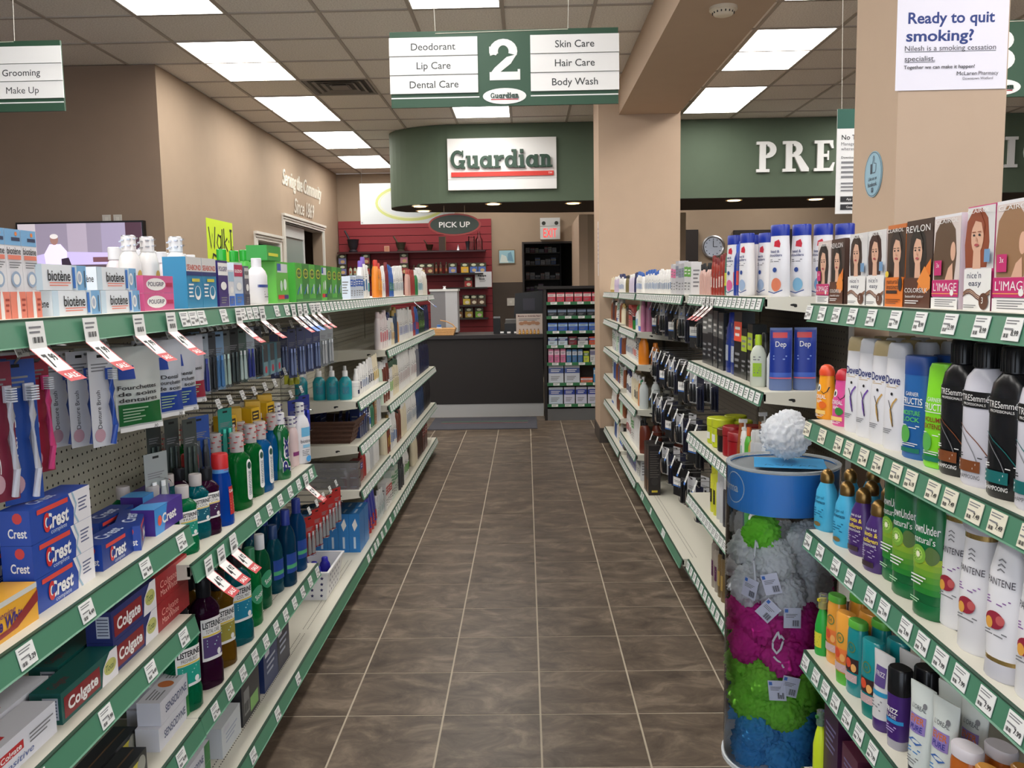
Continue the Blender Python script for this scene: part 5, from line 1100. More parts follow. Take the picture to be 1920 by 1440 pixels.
# base deck of the mouthwash bay
z = .13
for i, (q, w, h, c, lb) in enumerate(((345, .19, .055, C(206,206,214), 'white sensitive-care carton on base deck, lower'), (345, .19, .055, C(206,206,214), 'white sensitive-care carton on base deck, upper'), (418, .16, .09, C(196,200,204), 'pale grey brush-head carton on base deck'), (456, .17, .13, C(40,40,44), 'black toothbrush carton with green panel on base deck'), (497, .16, .15, C(34,50,96), 'navy toothbrush carton on base deck'), (522, .15, .16, C(30,34,56), 'dark blue toothbrush carton on base deck, farther'))):
    f = (lambda cv, w, d, h: (cv.rect(-w*.05, w*.4, h*.1, h*.45, C(120,170,90)), cv.rect(-w*.4, -w*.1, h*.2, h*.8, C(120,120,120)), cv.bars(-w*.38, -w*.14, h*.25, h*.5, 8, INK))) if i == 3 else sns if i < 2 else (lambda cv, w, d, h: (cv.lines(-w*.3, w*.3, h*.3, h*.7, 3, C(150,160,180)), cv.rect(-w*.4, -w*.1, h*.75, h*.9, C(190,190,200))))
    lrow(carton('dental_box', w, .09, h, c, 'dental box', front=f, top=sns_t if i < 2 else None), lb, q, w, z, grp='base deck dental cartons', dz=.0555 if i == 1 else 0, d=.09, x=-.885)

acr = bpy.data.materials.new('clear_acrylic'); acr.use_nodes = True; n, l, b = nodes_of(acr); n.remove(b)
tr = n.new('ShaderNodeBsdfTransparent'); tr.inputs[0].default_value = (.97, .98, .985, 1); gl = n.new('ShaderNodeBsdfGlossy'); gl.inputs['Roughness'].default_value = .06
lw = n.new('ShaderNodeLayerWeight'); lw.inputs[0].default_value = .28; mx = n.new('ShaderNodeMixShader'); l.new(lw.outputs['Fresnel'], mx.inputs[0]); l.new(tr.outputs[0], mx.inputs[1]); l.new(gl.outputs[0], mx.inputs[2]); l.new(mx.outputs[0], n['Material Output'].inputs[0])
ACR = acr.copy(); ACR.node_tree.nodes['Layer Weight'].inputs[0].default_value = .07

# ------------------------------------------------------------------ fuller shelves farther down the aisle
_pc = {}
def item(kind, h, w, c, cap=(230,230,230), lab=None, d=None):
    k = (kind, h, w, c, cap, lab, d)
    if k in _pc: return _pc[k]
    a = w/2; b = (d or w*.62)/2; cm = M(c, .3); pm = M(cap, .35)
    def pr(cv):
        if lab: cv.rect(-a*.55, a*.55, h*.2, h*.46, M(lab, .45), 5); cv.lines(-a*.5, a*.45, h*.5, h*.6, 2, GREYINK); cv.lines(-a*.4, a*.4, h*.25, h*.4, 3, WHITE if sum(lab) < 300 else GREYINK)
    if kind == 'b':
        p = bottle('lotion_bottle', [(0, a*.9, b*.9, 2.3), (.005, a*.97, b, 2.3), (h*.45, a*.97, b*.97, 2.3), (h*.72, a*.86, b*.88, 2.2), (h*.83, a*.58, b*.66, 2.1)], cm, [(h*.83, a*.56, b*.64), (h*.97, a*.52, b*.6), (h, a*.42, b*.48)], pm, pr, seg=14)
    elif kind == 'r':                                  # round shoulders, small cap
        p = bottle('flask_bottle', [(0, a*.92, b*.92), (.005, a, b), (h*.62, a, b), (h*.74, a*.7, b*.72), (h*.8, a*.36, b*.45)], cm, [(h*.8, a*.42, b*.52), (h*.98, a*.42, b*.52), (h, a*.36, b*.46)], pm, pr, seg=14)
    elif kind == 'p':
        e = MB().lathe([(h*.78, a*.5, a*.5), (h*.83, a*.5, a*.5)], pm, 10).lathe([(h*.83, a*.16), (h*.93, a*.16)], pm, 8).box(-a*.24, a*.24, -a*.9, a*.3, h*.93, h, pm)
        p = bottle('pump_bottle', [(0, a*.92, b*.9), (.005, a, b), (h*.6, a, b), (h*.73, a*.75, b*.8), (h*.78, a*.45, b*.5)], cm, None, None, pr, extra=[('pump', e)], seg=14)
    elif kind == 's':
        p = bottle('spray_can', [(0, a*.95), (.004, a), (h*.72, a), (h*.76, a*.8)], cm, [(h*.74, a*.84), (h*.98, a*.82), (h, a*.7)], pm, pr, seg=14)
    elif kind == 't':
        p = bottle('squeeze_tube', [(h*.16, a*.9, b*.95), (h*.35, a, b*.9), (h*.95, a*1.05, .003), (h, a*1.05, .002)], cm, [(0, a*.75, b*.8), (h*.16, a*.85, b*.9)], pm, pr, seg=14)
    elif kind == 'j':
        p = bottle('cream_jar', [(0, a*.9), (.004, a), (h*.68, a), (h*.7, a*.9)], cm, [(h*.7, a*1.04), (h*.97, a*1.04), (h, a*.96)], pm, pr, cat='jar', seg=16)
    else:
        def fr(cv, w_, d_, h_):
            cv.rect(-w_*.5, w_*.5, h_*.55, h_*.85, M(lab or cap, .45)); cv.lines(-w_*.35, w_*.3, h_*.6, h_*.8, 2, WHITE if sum(lab or cap) < 380 else GREYINK); cv.lines(-w_*.35, w_*.25, h_*.12, h_*.4, 3, GREYINK)
        p = carton('carton', w, d or .05, h, cm, 'box', front=fr, left=lambda cv, w_, d_, h_: cv.lines(-d_*.3, d_*.3, h_*.2, h_*.8, 5, GREYINK), right=lambda cv, w_, d_, h_: cv.lines(-d_*.3, d_*.3, h_*.2, h_*.8, 5, GREYINK))
    _pc[k] = p
    return p
def fill(bay, z, y, seq, where, inset=.035, depth=1, ddx=.075, y1=None):
    """seq of (kind, words, h, w, colour, cap, label colour, count) placed from the camera outward"""
    i = 0; L = y1 or bay.L
    for kind, words, h, w, c, cap, lab, n in seq:
        for _ in range(n):
            if y+w > L: return
            i += 1; p = item(kind, h, w, c, cap, lab)
            bk = .025 if kind == 'c' else w*.31
            for k in range(depth):
                x = bay.lip-bay.a*(inset+bk+ddx*k)
                lb = '%s, %s along %s' % (words, ordinal(i), where) if k == 0 else '%s behind %s on %s' % (words, ordinal(i), where)
                p.put(lb, (x, bay.y0+y+w/2, z), bay.rz+random.uniform(-.06, .06), 'stock on '+where, (1, 1, random.uniform(.92, 1.06)))
            y += w+.006
W_, CRM, BLU, NVY, TEAL, BRW, GRN_, BLK, GLD, ORA, PRP, REDC, PNK, LGY = (226,224,222), (224,212,184), (40,90,170), (28,36,84), (30,150,160), (90,44,30), (60,140,70), (26,26,28), (180,150,80), (222,130,40), (120,90,180), (160,40,40), (206,130,150), (190,190,192)
# left top shelf beyond the green cartons
sq = [('c','blue and white brush carton',.12,.062,(200,210,226),(40,90,180),(40,90,180),5), ('b','white bottle with purple cap',.215,.066,W_,PRP,(60,110,160),2), ('b','white bottle with teal label',.19,.06,W_,W_,TEAL,1)]
fill(L4, TOP, .12, sq, 'left top shelf, wicker basket bay')
sq = [('b','orange bottle with red cap',.21,.075,ORA,(190,50,40),(240,170,80),2), ('b','slim white bottle',.20,.055,W_,W_,(190,160,190),2), ('b','maroon bottle',.21,.06,(120,30,40),(120,30,40),None,2), ('b','blue bottle with green label',.205,.06,BLU,BLU,(70,140,80),3), ('b','white bottle',.205,.058,W_,W_,(170,180,190),7)]
fill(L5, TOP, .02, sq, 'left top shelf, lotion bay')
sq = [('b','tan bottle',.20,.058,(190,150,140),(160,70,60),None,2), ('b','brick red bottle',.195,.06,(150,50,50),(140,40,40),None,4), ('r','green bottle with white cap',.20,.055,(30,120,70),W_,None,3), ('p','white pump bottle',.21,.06,W_,W_,(120,170,190),5), ('b','pale bottle',.19,.06,(214,210,200),W_,None,5)]
fill(L6, TOP, .02, sq, 'left top shelf, last bay')
# wicker-basket bay
tl = item('r', .145, .064, (20,140,150), W_, (40,120,140)); tl2 = item('r', .16, .052, LGY, (200,200,200), None)
for i, x in enumerate((-1.12, -1.03, -.965, -.90)): tl.put('teal bottle with domed white cap, %s from the pegboard' % ordinal(i+1), (x, 4.235, .92), .3, 'teal bottles')
for i, x in enumerate((-1.13, -1.06, -.99, -.92)): tl2.put('grey-white bottle behind the teal bottles, %s from the pegboard' % ordinal(i+1), (x, 4.33, .92), LEFT, 'grey-white bottles')
sq = [('j','small white jar',.075,.06,W_,W_,NVY,1), ('b','white bottle with navy label',.14,.05,W_,W_,NVY,2), ('b','slim white bottle',.15,.045,W_,W_,(120,140,180),4), ('t','white tube',.17,.05,W_,W_,(60,60,70),3), ('t','cream tube',.17,.05,CRM,W_,(200,170,90),3)]
fill(L4, .92, .16, sq, 'teal bottle shelf')
# wicker basket with blue packs
t = thing('wicker_basket', 'dark brown wicker basket of blue packs on left middle shelf', 'basket', (-1.02, 4.34, .70)); WK = M((74,46,32), .75, noise=.3, nscale=90)
mb = MB()
for k in range(9):
    zz = .006+.012*k; e = .004*(k % 2); r = .13+.0035*k
    mb.tube([(x*(r+e), y*(r*.85+e), zz) for x, y in ((-1,-1),(1,-1),(1,1),(-1,1))], .007, WK, 6, True)
for k in range(24):
    t_ = k/24*4; s_ = int(t_); f_ = t_-s_; cs = ((-1,-1),(1,-1),(1,1),(-1,1)); a_, b_ = cs[s_], cs[(s_+1) % 4]; x = a_[0]+(b_[0]-a_[0])*f_; y = a_[1]+(b_[1]-a_[1])*f_
    mb.tube([(x*.132, y*.112, 0), (x*.162, y*.138, .105)], .003, WK, 4)
mb.box(-.13, .13, -.11, .11, 0, .004, WK); mb.build('woven_sides', t)
MB().tube([(-.165,-.14,.108),(.165,-.14,.108),(.165,.14,.108),(-.165,.14,.108)], .009, WK, 6, True).build('rim', t)
def blister(w, h, card, blob, txt=None, tc=WHITE, depth=.02, name='blister_pack', cat='pack', win=None):
    """hanging card with a moulded bubble, hole at the top; origin at the hole"""
    mb = MB().box(-w/2, w/2, -.0012, 0, -h+.012, .012, M(card, .4)); cv = CV(mb, lambda u, v, e: (u, -.0012-e, v))
    cv.rect(-.010, .010, -.002, .004, SLOT); 
    if txt: cv.text(txt, 0, -h*.16, h*.05, tc, w=w*.75, bold=.02)
    cv.lines(-w*.38, w*.34, -h*.30, -h*.20, 3, GREYINK)
    r = w*.15; ct = MB(); cmat = M(blob, .3); cm2 = M(tuple(min(255, int(c*1.25)+14) for c in blob), .3)
    for s_ in (-1, 1):
        c = MB().lathe([(-h*.88, r*.7), (-h*.86, r), (-h*.55, r*.9), (-h*.42, r*.55)], cmat, 8, cx=s_*w*.19); c.lathe([(-h*.42, r*.6), (-h*.34, r*.6)], cm2, 8, cx=s_*w*.19)
        for k in range(len(c.f)): ct.add([(c.v[q][0], c.v[q][1]*.6-.001-r*.62, c.v[q][2]) for q in c.f[k]], [tuple(range(len(c.f[k])))], c.ms[c.mi[k]], True)
    bl = MB().lathe([(0, w*.44, h*.32, 3), (depth*.8, w*.42, h*.305, 3), (depth, w*.36, h*.28, 3)], ACR, 16, cap0=False)
    bl.v = [(x, -.0012-z, y-h*.60) for x, y, z in bl.v]; bl.f = [tuple(reversed(q)) for q in bl.f]
    return Proto(name, cat, [('card', mb.mesh('card')), ('contents', ct.mesh('contents')), ('bubble', bl.mesh('bubble'))])
bp = blister(.075, .13, (44,56,120), (50,60,150), 'Blistex')
for i, (dx, dy, r) in enumerate(((-.08, -.05, .3), (-.02, .0, -.2), (.05, -.06, .2), (.06, .04, .0), (-.06, .06, -.3), (.10, .0, .4))): bp.put('blue lip care pack in the wicker basket, %s' % ('front left', 'middle', 'front right', 'rear right', 'rear left', 'right edge')[i], (-1.02+dx, 4.34+dy, .835), 0, 'packs in the wicker basket', rot=(.15, r*.5, LEFT+r))
sq = [('c','navy carton',.15,.05,(26,40,90),(50,80,160),None,4), ('c','dark blue carton',.13,.05,(24,30,50),(60,70,110),None,1), ('b','white and blue bottle',.14,.055,W_,W_,BLU,1), ('r','green bottle',.16,.05,(50,110,80),BLK,None,2), ('c','tan carton',.17,.055,(150,100,60),(180,150,110),None,1), ('b','pale bottle',.15,.05,LGY,W_,None,4)]
fill(L4, .70, .22, sq, 'wicker basket shelf')
# silver cartons in three layers on the near edge of the shelf below
sc = carton('silver_carton', .055, .05, .045, M((170,170,176), .18, metal=.8), 'box', front=lambda cv, w, d, h: cv.rect(-w*.4, w*.4, h*.2, h*.35, C(90,60,60)), left=lambda cv, w, d, h: cv.rect(-d*.3, d*.3, h*.3, h*.4, C(120,120,130)))
for lay in range(3):
    for i in range(7): sc.put('shiny silver carton, %s layer, %s from the pegboard' % (('bottom', 'middle', 'top')[lay], ordinal(i+1)), (-1.165+.05*i, 4.205, .476+.0455*lay), LEFT, 'shiny silver cartons')
sq = [('c','red and navy carton',.12,.05,(120,36,40),(50,70,140),None,3), ('b','red bottle',.14,.055,REDC,(140,30,30),None,2), ('r','white and black bottle',.15,.05,W_,BLK,None,2), ('b','silver-topped bottle',.16,.05,LGY,(190,190,190),None,2), ('p','white pump bottle',.18,.055,W_,W_,None,3)]
fill(L4, .476, .10, sq, 'silver carton shelf')
# blue cartons with a white diamond on the base deck
bd = carton('glove_box', .055, .12, .20, C(40,120,190), 'box', front=lambda cv, w, d, h: (cv.poly([(0, h*.55), (w*.3, h*.7), (w*.1, h*.88), (-w*.2, h*.72)], WHITE), cv.rect(-w*.1, w*.1, h*.1, h*.4, C(190,210,230))), left=lambda cv, w, d, h: (cv.poly([(-d*.1, h*.6), (d*.1, h*.66), (d*.06, h*.86), (-d*.12, h*.8)], WHITE), cv.rect(-d*.04, d*.04, h*.1, h*.35, C(190,210,230))), top=lambda cv, w, d, h: cv.rect(-w*.1, w*.1, -d*.3, d*.3, C(190,210,230)))
for lay in range(2):
    for i in range(6): bd.put('sky blue carton with white diamond, %s row, %s from pegboard' % (('near', 'far')[lay], ordinal(i+1)), (-1.17+.056*i, 4.33+.125*lay, .13), 0, 'sky blue diamond cartons')
sq = [('t','blue and red pouch',.20,.07,(50,60,160),(180,50,50),(180,50,50),4), ('r','clear spray bottle',.16,.055,(200,205,205),W_,(170,190,190),4), ('p','white pump bottle',.17,.06,W_,W_,TEAL,3)]
fill(L4, .13, .36, sq, 'base deck of basket bay')
# lotion bays
def lot(z, s5, s6, nm): fill(L5, z, .03, s5, nm+' shelf of the lotion bay'); fill(L6, z, .01, s6, nm+' shelf of the last left bay')
lot(1.106, [('b','cream bottle',.225,.07,(226,214,214),(220,200,200),(214,120,130),4), ('b','white bottle with navy cap',.20,.06,W_,NVY,(90,100,140),2), ('b','cream and tan bottle',.18,.06,CRM,W_,(200,150,90),2), ('b','dark bottle with gold cap',.23,.07,(30,60,90),GLD,None,2), ('b','orange-tan bottle',.17,.055,(206,140,70),W_,None,1), ('b','white lotion bottle',.215,.062,W_,W_,(150,160,200),7)],
    [('b','white lotion bottle',.215,.062,W_,W_,(150,160,200),3), ('b','red bottle',.22,.065,(170,50,50),(150,40,40),BLU,2), ('b','blue bottle',.22,.065,BLU,(60,110,190),(200,60,60),3), ('r','dark green bottle',.22,.06,(20,60,44),(16,40,30),(90,130,60),6), ('b','navy bottle',.21,.06,NVY,NVY,None,5)], 'upper')
lot(.775, [('b','pale green bottle',.26,.065,(196,214,196),W_,None,1), ('b','brown bottle with white top',.27,.075,(110,50,34),W_,W_,3), ('b','white and lime bottle',.23,.055,W_,(60,90,70),(130,190,60),2), ('b','cream bottle with green cap',.23,.06,CRM,(60,90,70),(200,190,150),4), ('b','white lotion bottle',.25,.062,W_,W_,(200,180,180),9)],
    [('b','white lotion bottle',.25,.062,W_,W_,(200,180,180),5), ('b','grey bottle',.25,.06,(110,112,124),LGY,None,3), ('b','dark navy bottle',.27,.07,(24,34,70),(16,20,40),None,10)], 'second')
lot(.449, [('b','cream bottle',.22,.065,CRM,W_,None,2), ('b','brown and gold bottle',.22,.055,(120,50,30),GLD,(210,170,70),2), ('b','white bottle with blue print',.23,.06,W_,W_,(110,140,190),4), ('p','brown pump bottle',.25,.065,(110,56,40),BLK,None,3), ('b','cream lotion bottle',.24,.062,CRM,W_,None,4), ('b','white lotion bottle',.25,.06,W_,W_,(180,190,200),4)],
    [('b','white lotion bottle',.25,.06,W_,W_,(180,190,200),4), ('b','dark blue bottle',.25,.065,(30,60,100),(26,40,70),None,7), ('b','blackish bottle',.26,.065,(26,26,34),(20,20,24),None,8)], 'third')
lot(.13, [('c','white carton',.16,.07,W_,(190,60,60),None,3), ('c','pale green carton',.18,.065,(200,210,200),(90,150,110),None,4), ('s','charcoal can',.20,.065,(60,62,66),(40,42,44),None,3), ('r','white bottle with green base',.22,.06,W_,W_,(90,160,70),5)],
    [('b','cream bottle',.22,.06,CRM,W_,None,4), ('r','dark brown bottle',.25,.06,(60,30,28),(30,20,20),None,5), ('c','dark red carton',.22,.06,(90,30,30),(150,60,50),None,5)], 'bottom')

# ---- right, bay past the near pillar
def hs(pic):
    rg = [(0, .032, .022, 2.5), (.005, .036, .025, 2.5), (.14, .034, .023, 2.5), (.198, .031, .021, 2.4)]
    def pr(cv):
        cv.poly([(-.004, .180), (.012, .186), (.018, .172), (.016, .160), (-.006, .164)], C(200,40,60)); cv.text('head &', -.002, .148, .009, M((36,50,110), .5), w=.034, bold=.01); cv.text('shoulders', 0, .136, .009, M((36,50,110), .5), w=.048, bold=.01); cv.lines(-.02, .02, .112, .124, 2, GREYINK); cv.ell(0, .088, .008, .008, M((40,70,140), .5)); cv.ell(.006, .040, .018, .022, pic); cv.band([(-.028, .018), (0, .012), (.028, .022)], .003, M((40,70,140), .5))
    return bottle('dandruff_shampoo', rg, WH, [(.198, .0318, .0218, 2.4), (.230, .0322, .022, 2.4), (.234, .030, .020, 2.4)], M((24,48,150), .3), pr, cat='shampoo')
pics = [C(210,120,90), C(120,170,200), C(110,150,190), C(90,140,180)]
for i, x in enumerate((.835, .905, .975, 1.045)): hs(pics[i]).put('tall white blue-capped shampoo on right top shelf, %s from the aisle' % ordinal(i+1), (x, 2.875, 1.41), -.95, 'tall blue-capped shampoo')
for i, (c, lb) in enumerate(((C(150,170,200), 'slightly behind the first tall one'), (C(214,100,150), 'pink flower picture, beside blue bottle'), (C(214,100,150), 'behind the pink flower one'))): row(hs(c), 'white blue-capped shampoo, '+lb, (1400, 1376, 1386)[i], (.84, .82, .90)[i], 1.41, 1, n=2, dx=.07, grp='tall blue-capped shampoo')
fill(R1, 1.41, .50, [('b','dark blue bottle',.20,.06,(30,60,150),(40,80,190),(200,60,60),2), ('b','green hanger-topped bottle',.19,.06,(20,110,90),(20,110,90),(200,200,60),2), ('b','red bottle',.165,.045,(150,50,40),(120,30,30),(214,190,180),5), ('r','pale pink bottle with black cap',.14,.045,(200,160,150),BLK,None,5), ('r','rose spray bottle',.15,.05,(206,120,140),(214,180,150),None,3)], 'right top shelf past the near pillar')
fill(R2, 1.41, .02, [('c','white carton with green tab',.165,.08,(212,212,214),(90,160,60),None,2), ('c','pale grey carton',.16,.075,(190,190,196),(120,130,150),None,3), ('c','silver carton',.155,.07,(200,200,204),(214,100,150),None,2), ('b','white bottle',.14,.055,W_,W_,(120,140,170),8), ('b','white and blue bottle',.14,.05,W_,BLU,(150,170,200),12)], 'right top shelf above the pegs')
fill(R3, 1.41, .02, [('b','white bottle with blue cap',.14,.055,W_,BLU,(150,170,210),5), ('b','navy bottle',.145,.05,NVY,NVY,None,2), ('b','pale lilac bottle',.13,.055,(206,196,216),W_,None,5), ('b','olive bottle',.13,.05,(120,110,70),BLK,None,4)], 'right top shelf above pump bottles')
fill(R4, 1.41, .02, [('b','white and navy bottle',.14,.055,W_,NVY,(150,170,210),6), ('b','lilac bottle',.13,.055,(196,180,206),W_,None,6), ('t','cream tube',.13,.055,CRM,GLD,None,6)], 'right top shelf by the far pillar')
def gel(lab):
    def pr(cv): cv.rect(-.034, .034, .06, .20, M((26,50,140), .35), 7); cv.rect(-.034, .034, .045, .06, M((60,90,180), .35), 7); cv.rect(-.026, .020, .175, .193, M((190,50,60), .4), 5); cv.text('Dep', 0, .155, .018, WHITE, w=.034); cv.lines(-.024, .02, .10, .12, 2, C(120,140,200)); cv.rect(-.034, .034, .040, .044, M((200,90,110), .4), 6)
    rg = [(0, .034, .022, 2.6), (.005, .037, .024, 2.6), (.16, .036, .02, 2.6), (.205, .036, .006, 2.4), (.208, .036, .004, 2.4)]
    return bottle('hair_gel', rg, M((130,150,200), .15, trans=.4), None, None, pr, cat='hair gel')
g_ = gel(0)
for i, x in enumerate((.845, .925)): g_.put('large blue and clear hair gel tube, %s' % ('nearer the aisle', 'nearer the pegboard')[i], (x, 2.88, 1.10), -.3, 'blue hair gel tubes')
item('r', .18, .055, (200,205,190), (170,200,40), (150,190,40)).put('clear bottle with lime nozzle beside the blue gel tubes', (.800, 2.99, 1.10), -.5); item('r', .16, .05, (206,208,212), W_, (40,70,150)).put('clear white-capped bottle with blue label beside blue gel', (.845, 2.955, 1.10), -.4)
fill(R1, 1.10, .16, [('b','black and yellow gel bottle',.19,.06,(40,40,36),BLK,(200,190,40),1), ('s','amber and black can',.17,.05,(120,40,30),BLK,(220,200,40),1), ('c','black and lime carton',.20,.08,(30,32,30),(170,190,50),None,2), ('c','black carton with orange label',.235,.10,(22,22,24),(230,80,50),(230,80,50),1), ('b','tall blue bottle with silver print',.26,.085,(26,50,130),(30,50,150),(170,176,190),2), ('c','clear-black appliance carton',.255,.10,(36,38,42),(30,32,36),(110,110,110),4)], 'right shelf of dark hair products')
fill(R1, .76, .05, [('p','clear pump bottle',.20,.06,(190,196,204),(120,130,150),None,2), ('s','silver can',.18,.05,(170,172,176),(190,190,190),None,2), ('r','amber bottle',.15,.055,(190,160,70),W_,None,1), ('r','green bottle with orange cap',.16,.055,(80,160,50),(214,100,40),None,1), ('p','slim white pump bottle',.20,.05,W_,W_,(160,190,180),1), ('t','amber upright tube',.17,.055,(150,76,30),(120,60,30),None,1), ('j','red jar',.12,.085,(150,20,30),(140,20,30),None,2), ('j','black jar',.10,.09,(20,20,22),(80,50,30),None,1), ('j','lime jar',.12,.095,(190,200,40),(190,200,40),W_,2)], 'right shelf of jars', depth=2)
fill(R1, .46, .25, [('s','white slim can',.22,.05,W_,W_,(120,130,150),1), ('s','green can with white cap',.20,.055,(60,140,60),W_,None,1), ('s','red-capped navy can',.21,.05,(30,40,90),(170,30,40),None,1), ('s','white and navy can',.21,.05,W_,W_,NVY,3), ('s','dark grey can',.22,.055,(60,60,66),W_,None,2), ('s','pale grey can',.23,.055,LGY,LGY,None,2), ('s','yellow can',.24,.055,(206,206,60),(206,206,60),(60,60,30),2)], 'right shelf of hair spray cans')
fill(R1, .13, .35, [('s','dark navy can',.25,.07,NVY,(20,24,50),None,2), ('s','orange and white can',.22,.05,W_,W_,(230,110,50),1), ('s','purple and blue can',.22,.05,(60,30,110),(60,30,110),(40,140,200),1), ('p','clear pump bottle',.24,.055,(206,208,212),W_,(200,190,170),1), ('s','gold and black can',.26,.055,(110,90,60),BLK,(170,140,80),2), ('s','grey-brown can',.26,.055,(150,140,130),(120,110,100),(90,40,80),2)], 'right base deck of spray cans')
# ---- pump bottle bay and last right bay
fill(R3, 1.15, .03, [('b','mauve bottle',.215,.065,(176,110,140),(176,110,140),None,1), ('t','cream and blue tube',.22,.06,(210,206,190),(80,110,190),None,2), ('r','white and green bottle',.17,.055,W_,GRN_,(90,160,200),2), ('j','green jar',.09,.07,(40,120,50),BLK,None,1), ('c','salmon carton',.16,.07,(190,80,70),(90,40,40),None,4), ('b','brown bottle',.15,.05,(90,60,40),BLK,None,4)], 'pink bottle shelf')
mv = item('b', .215, .065, (176,110,140), (176,110,140), None)
for i, x in enumerate((.83, .91, .99)): mv.put('mauve bottle at near end of its shelf, %s from the aisle' % ordinal(i+1), (x, 5.83, 1.15), 0, 'mauve bottles')
ob = item('b', .195, .075, (224,130,30), (224,130,30), None)
ob.put('large orange bottle at near end of right shelf', (.79, 5.83, .93), -.4); item('b', .145, .06, (216,124,30), (216,124,30), None).put('smaller orange bottle behind the large orange one', (.868, 5.83, .93), -.3)
fill(R3, .93, .09, [('c','white carton with black print',.17,.07,W_,(40,40,50),None,3), ('b','white bottle with pink label',.18,.06,W_,W_,(220,120,110),3), ('b','white bottle',.17,.055,W_,W_,(150,160,180),8)], 'orange bottle shelf')
wp = item('p', .22, .062, (200,206,206), (220,220,220), None); gp = item('r', .20, .06, (140,138,130), (120,118,112), None)
for i, x in enumerate((.79, .87)): wp.put('white pump bottle at near end of right shelf, %s from the aisle' % ordinal(i+1), (x, 5.83, .627), -.3, 'white pump bottles')
for i, x in enumerate((.95, 1.02)): gp.put('greyish bottle behind white pump bottles, %s from the aisle' % ordinal(i+1), (x, 5.84, .627), -.2, 'greyish bottles')
fill(R3, .627, .10, [('b','green bottle',.20,.06,(30,140,90),(30,140,90),None,1), ('b','orange bottle',.20,.06,(206,120,50),W_,None,1), ('b','cream bottle with black print',.20,.06,CRM,W_,(60,60,60),3), ('b','cream bottle',.20,.055,CRM,W_,None,3), ('b','white bottle with navy label',.19,.055,W_,NVY,NVY,6)], 'white pump shelf')
rb_ = item('p', .25, .075, (106,46,32), (30,30,34), None)
for i, x in enumerate((.80, .88, .96, 1.03)): rb_.put('reddish brown pump bottle on low right shelf, %s from the aisle' % ordinal(i+1), (x, 5.84, .318), -.3, 'reddish brown pump bottles')
fill(R3, .318, .10, [('b','amber bottle',.22,.06,(170,110,50),BLK,None,1), ('b','tall white bottle',.24,.06,W_,W_,None,4), ('c','white carton with green print',.2,.06,W_,(90,160,90),None,3), ('b','white bottle with red label',.2,.055,W_,W_,REDC,5)], 'low right pump shelf')
fill(R3, .13, .05, [('c','clear-wrapped white carton',.16,.09,(206,208,210),(160,170,180),None,3), ('c','blue pack',.10,.09,(50,60,130),(90,100,180),None,3), ('c','navy pack',.12,.08,NVY,(90,100,150),None,3)], 'base deck of pump bottle bay')
for z, nm in ((1.165, 'upper'), (.91, 'second'), (.66, 'third'), (.42, 'fourth'), (.16, 'lowest')):
    r = random.Random(int(z*100)); sq = []
    pal = [('b','white bottle',W_,W_), ('b','amber-brown bottle',(130,70,40),W_), ('b','blue bottle',(60,90,150),W_), ('b','pale green bottle',(180,206,180),W_), ('b','cream bottle',CRM,GLD), ('b','dark bottle',(60,40,50),BLK), ('t','white tube',W_,BLU), ('c','pale carton',(206,206,206),(90,140,110))]
    for k in range(7):
        kd, wd, c, cp = r.choice(pal); sq.append((kd, wd, r.uniform(.15, .19), .058, c, cp, None, r.choice((1, 2, 3))))
    fill(R4, z, .02, sq, nm+' shelf by the far pillar')
# black carton on the base deck among the pegs
bc = carton('appliance_box', .10, .075, .32, C(30,24,24), 'box', front=lambda cv, w, d, h: (cv.rect(-w*.4, w*.4, h*.5, h*.9, C(70,40,36)), cv.rect(-w*.4, w*.4, h*.04, h*.3, C(96,66,44))), right=lambda cv, w, d, h: (cv.lines(-d*.4, d*.4, h*.35, h*.9, 12, C(84,78,74)), cv.ell(0, h*.28, d*.3, h*.08, C(44,40,40)), cv.rect(-d*.25, d*.25, h*.06, h*.1, C(200,180,50))))
bc.put('tall black appliance carton standing on the bare right base deck', (.80, 5.45, .13), RIGHT); bc.put('second tall black appliance carton behind the first', (.80, 5.56, .13), RIGHT)

# ------------------------------------------------------------------ things hanging on pegs
def swing(p, lb, bay, y, z, back, grp=None, rz=0): return p.put(lb, (bay.lip-bay.a*back, bay.y0+y, z), 0, grp, rot=(0, 0, bay.rz+rz+(-.4 if bay.side < 0 else .4)))
# near left pegs
def brushpack(card, brush, txt, w=.055, h=.215):
    mb = MB().box(-w/2, w/2, -.001, 0, -h+.012, .012, M(card, .3)); cv = CV(mb, lambda u, v, e: (u, -.001-e, v))
    cv.rect(-.008, .008, -.002, .004, SLOT); cv.text(txt, -w*.18, -h*.55, h*.05, WHITE if sum(card) < 400 else INK, w=h*.4, rot=PI/2); cv.lines(-w*.4, w*.3, -h*.16, -h*.06, 3, GREYINK); cv.ell(-w*.2, -h*.82, w*.22, h*.07, C(190,150,160))
    b = MB(); bm = M(brush, .3)
    b.tube([(w*.22, -.012, -h*.22), (w*.24, -.014, -h*.34), (w*.20, -.012, -h*.5), (w*.26, -.016, -h*.72), (w*.18, -.012, -h*.92)], .006, bm, 8)
    b.box(w*.10, w*.34, -.012, -.006, -h*.24, -h*.12, bm)
    br = MB()
    for k in range(6): br.box(w*.12, w*.33, -.026, -.012, -h*.235+k*h*.018, -h*.235+k*h*.018+h*.010, M((220,224,232), .6))
    return Proto('toothbrush_pack', 'toothbrush', [('card', mb.mesh('card')), ('brush', b.mesh('brush')), ('bristles', br.mesh('bristles'))])
pd = brushpack((206,206,210), (40,80,170), 'Denture Brush', .060, .20)
yb = Yat(185, -.90, 1.2)-L1.y0
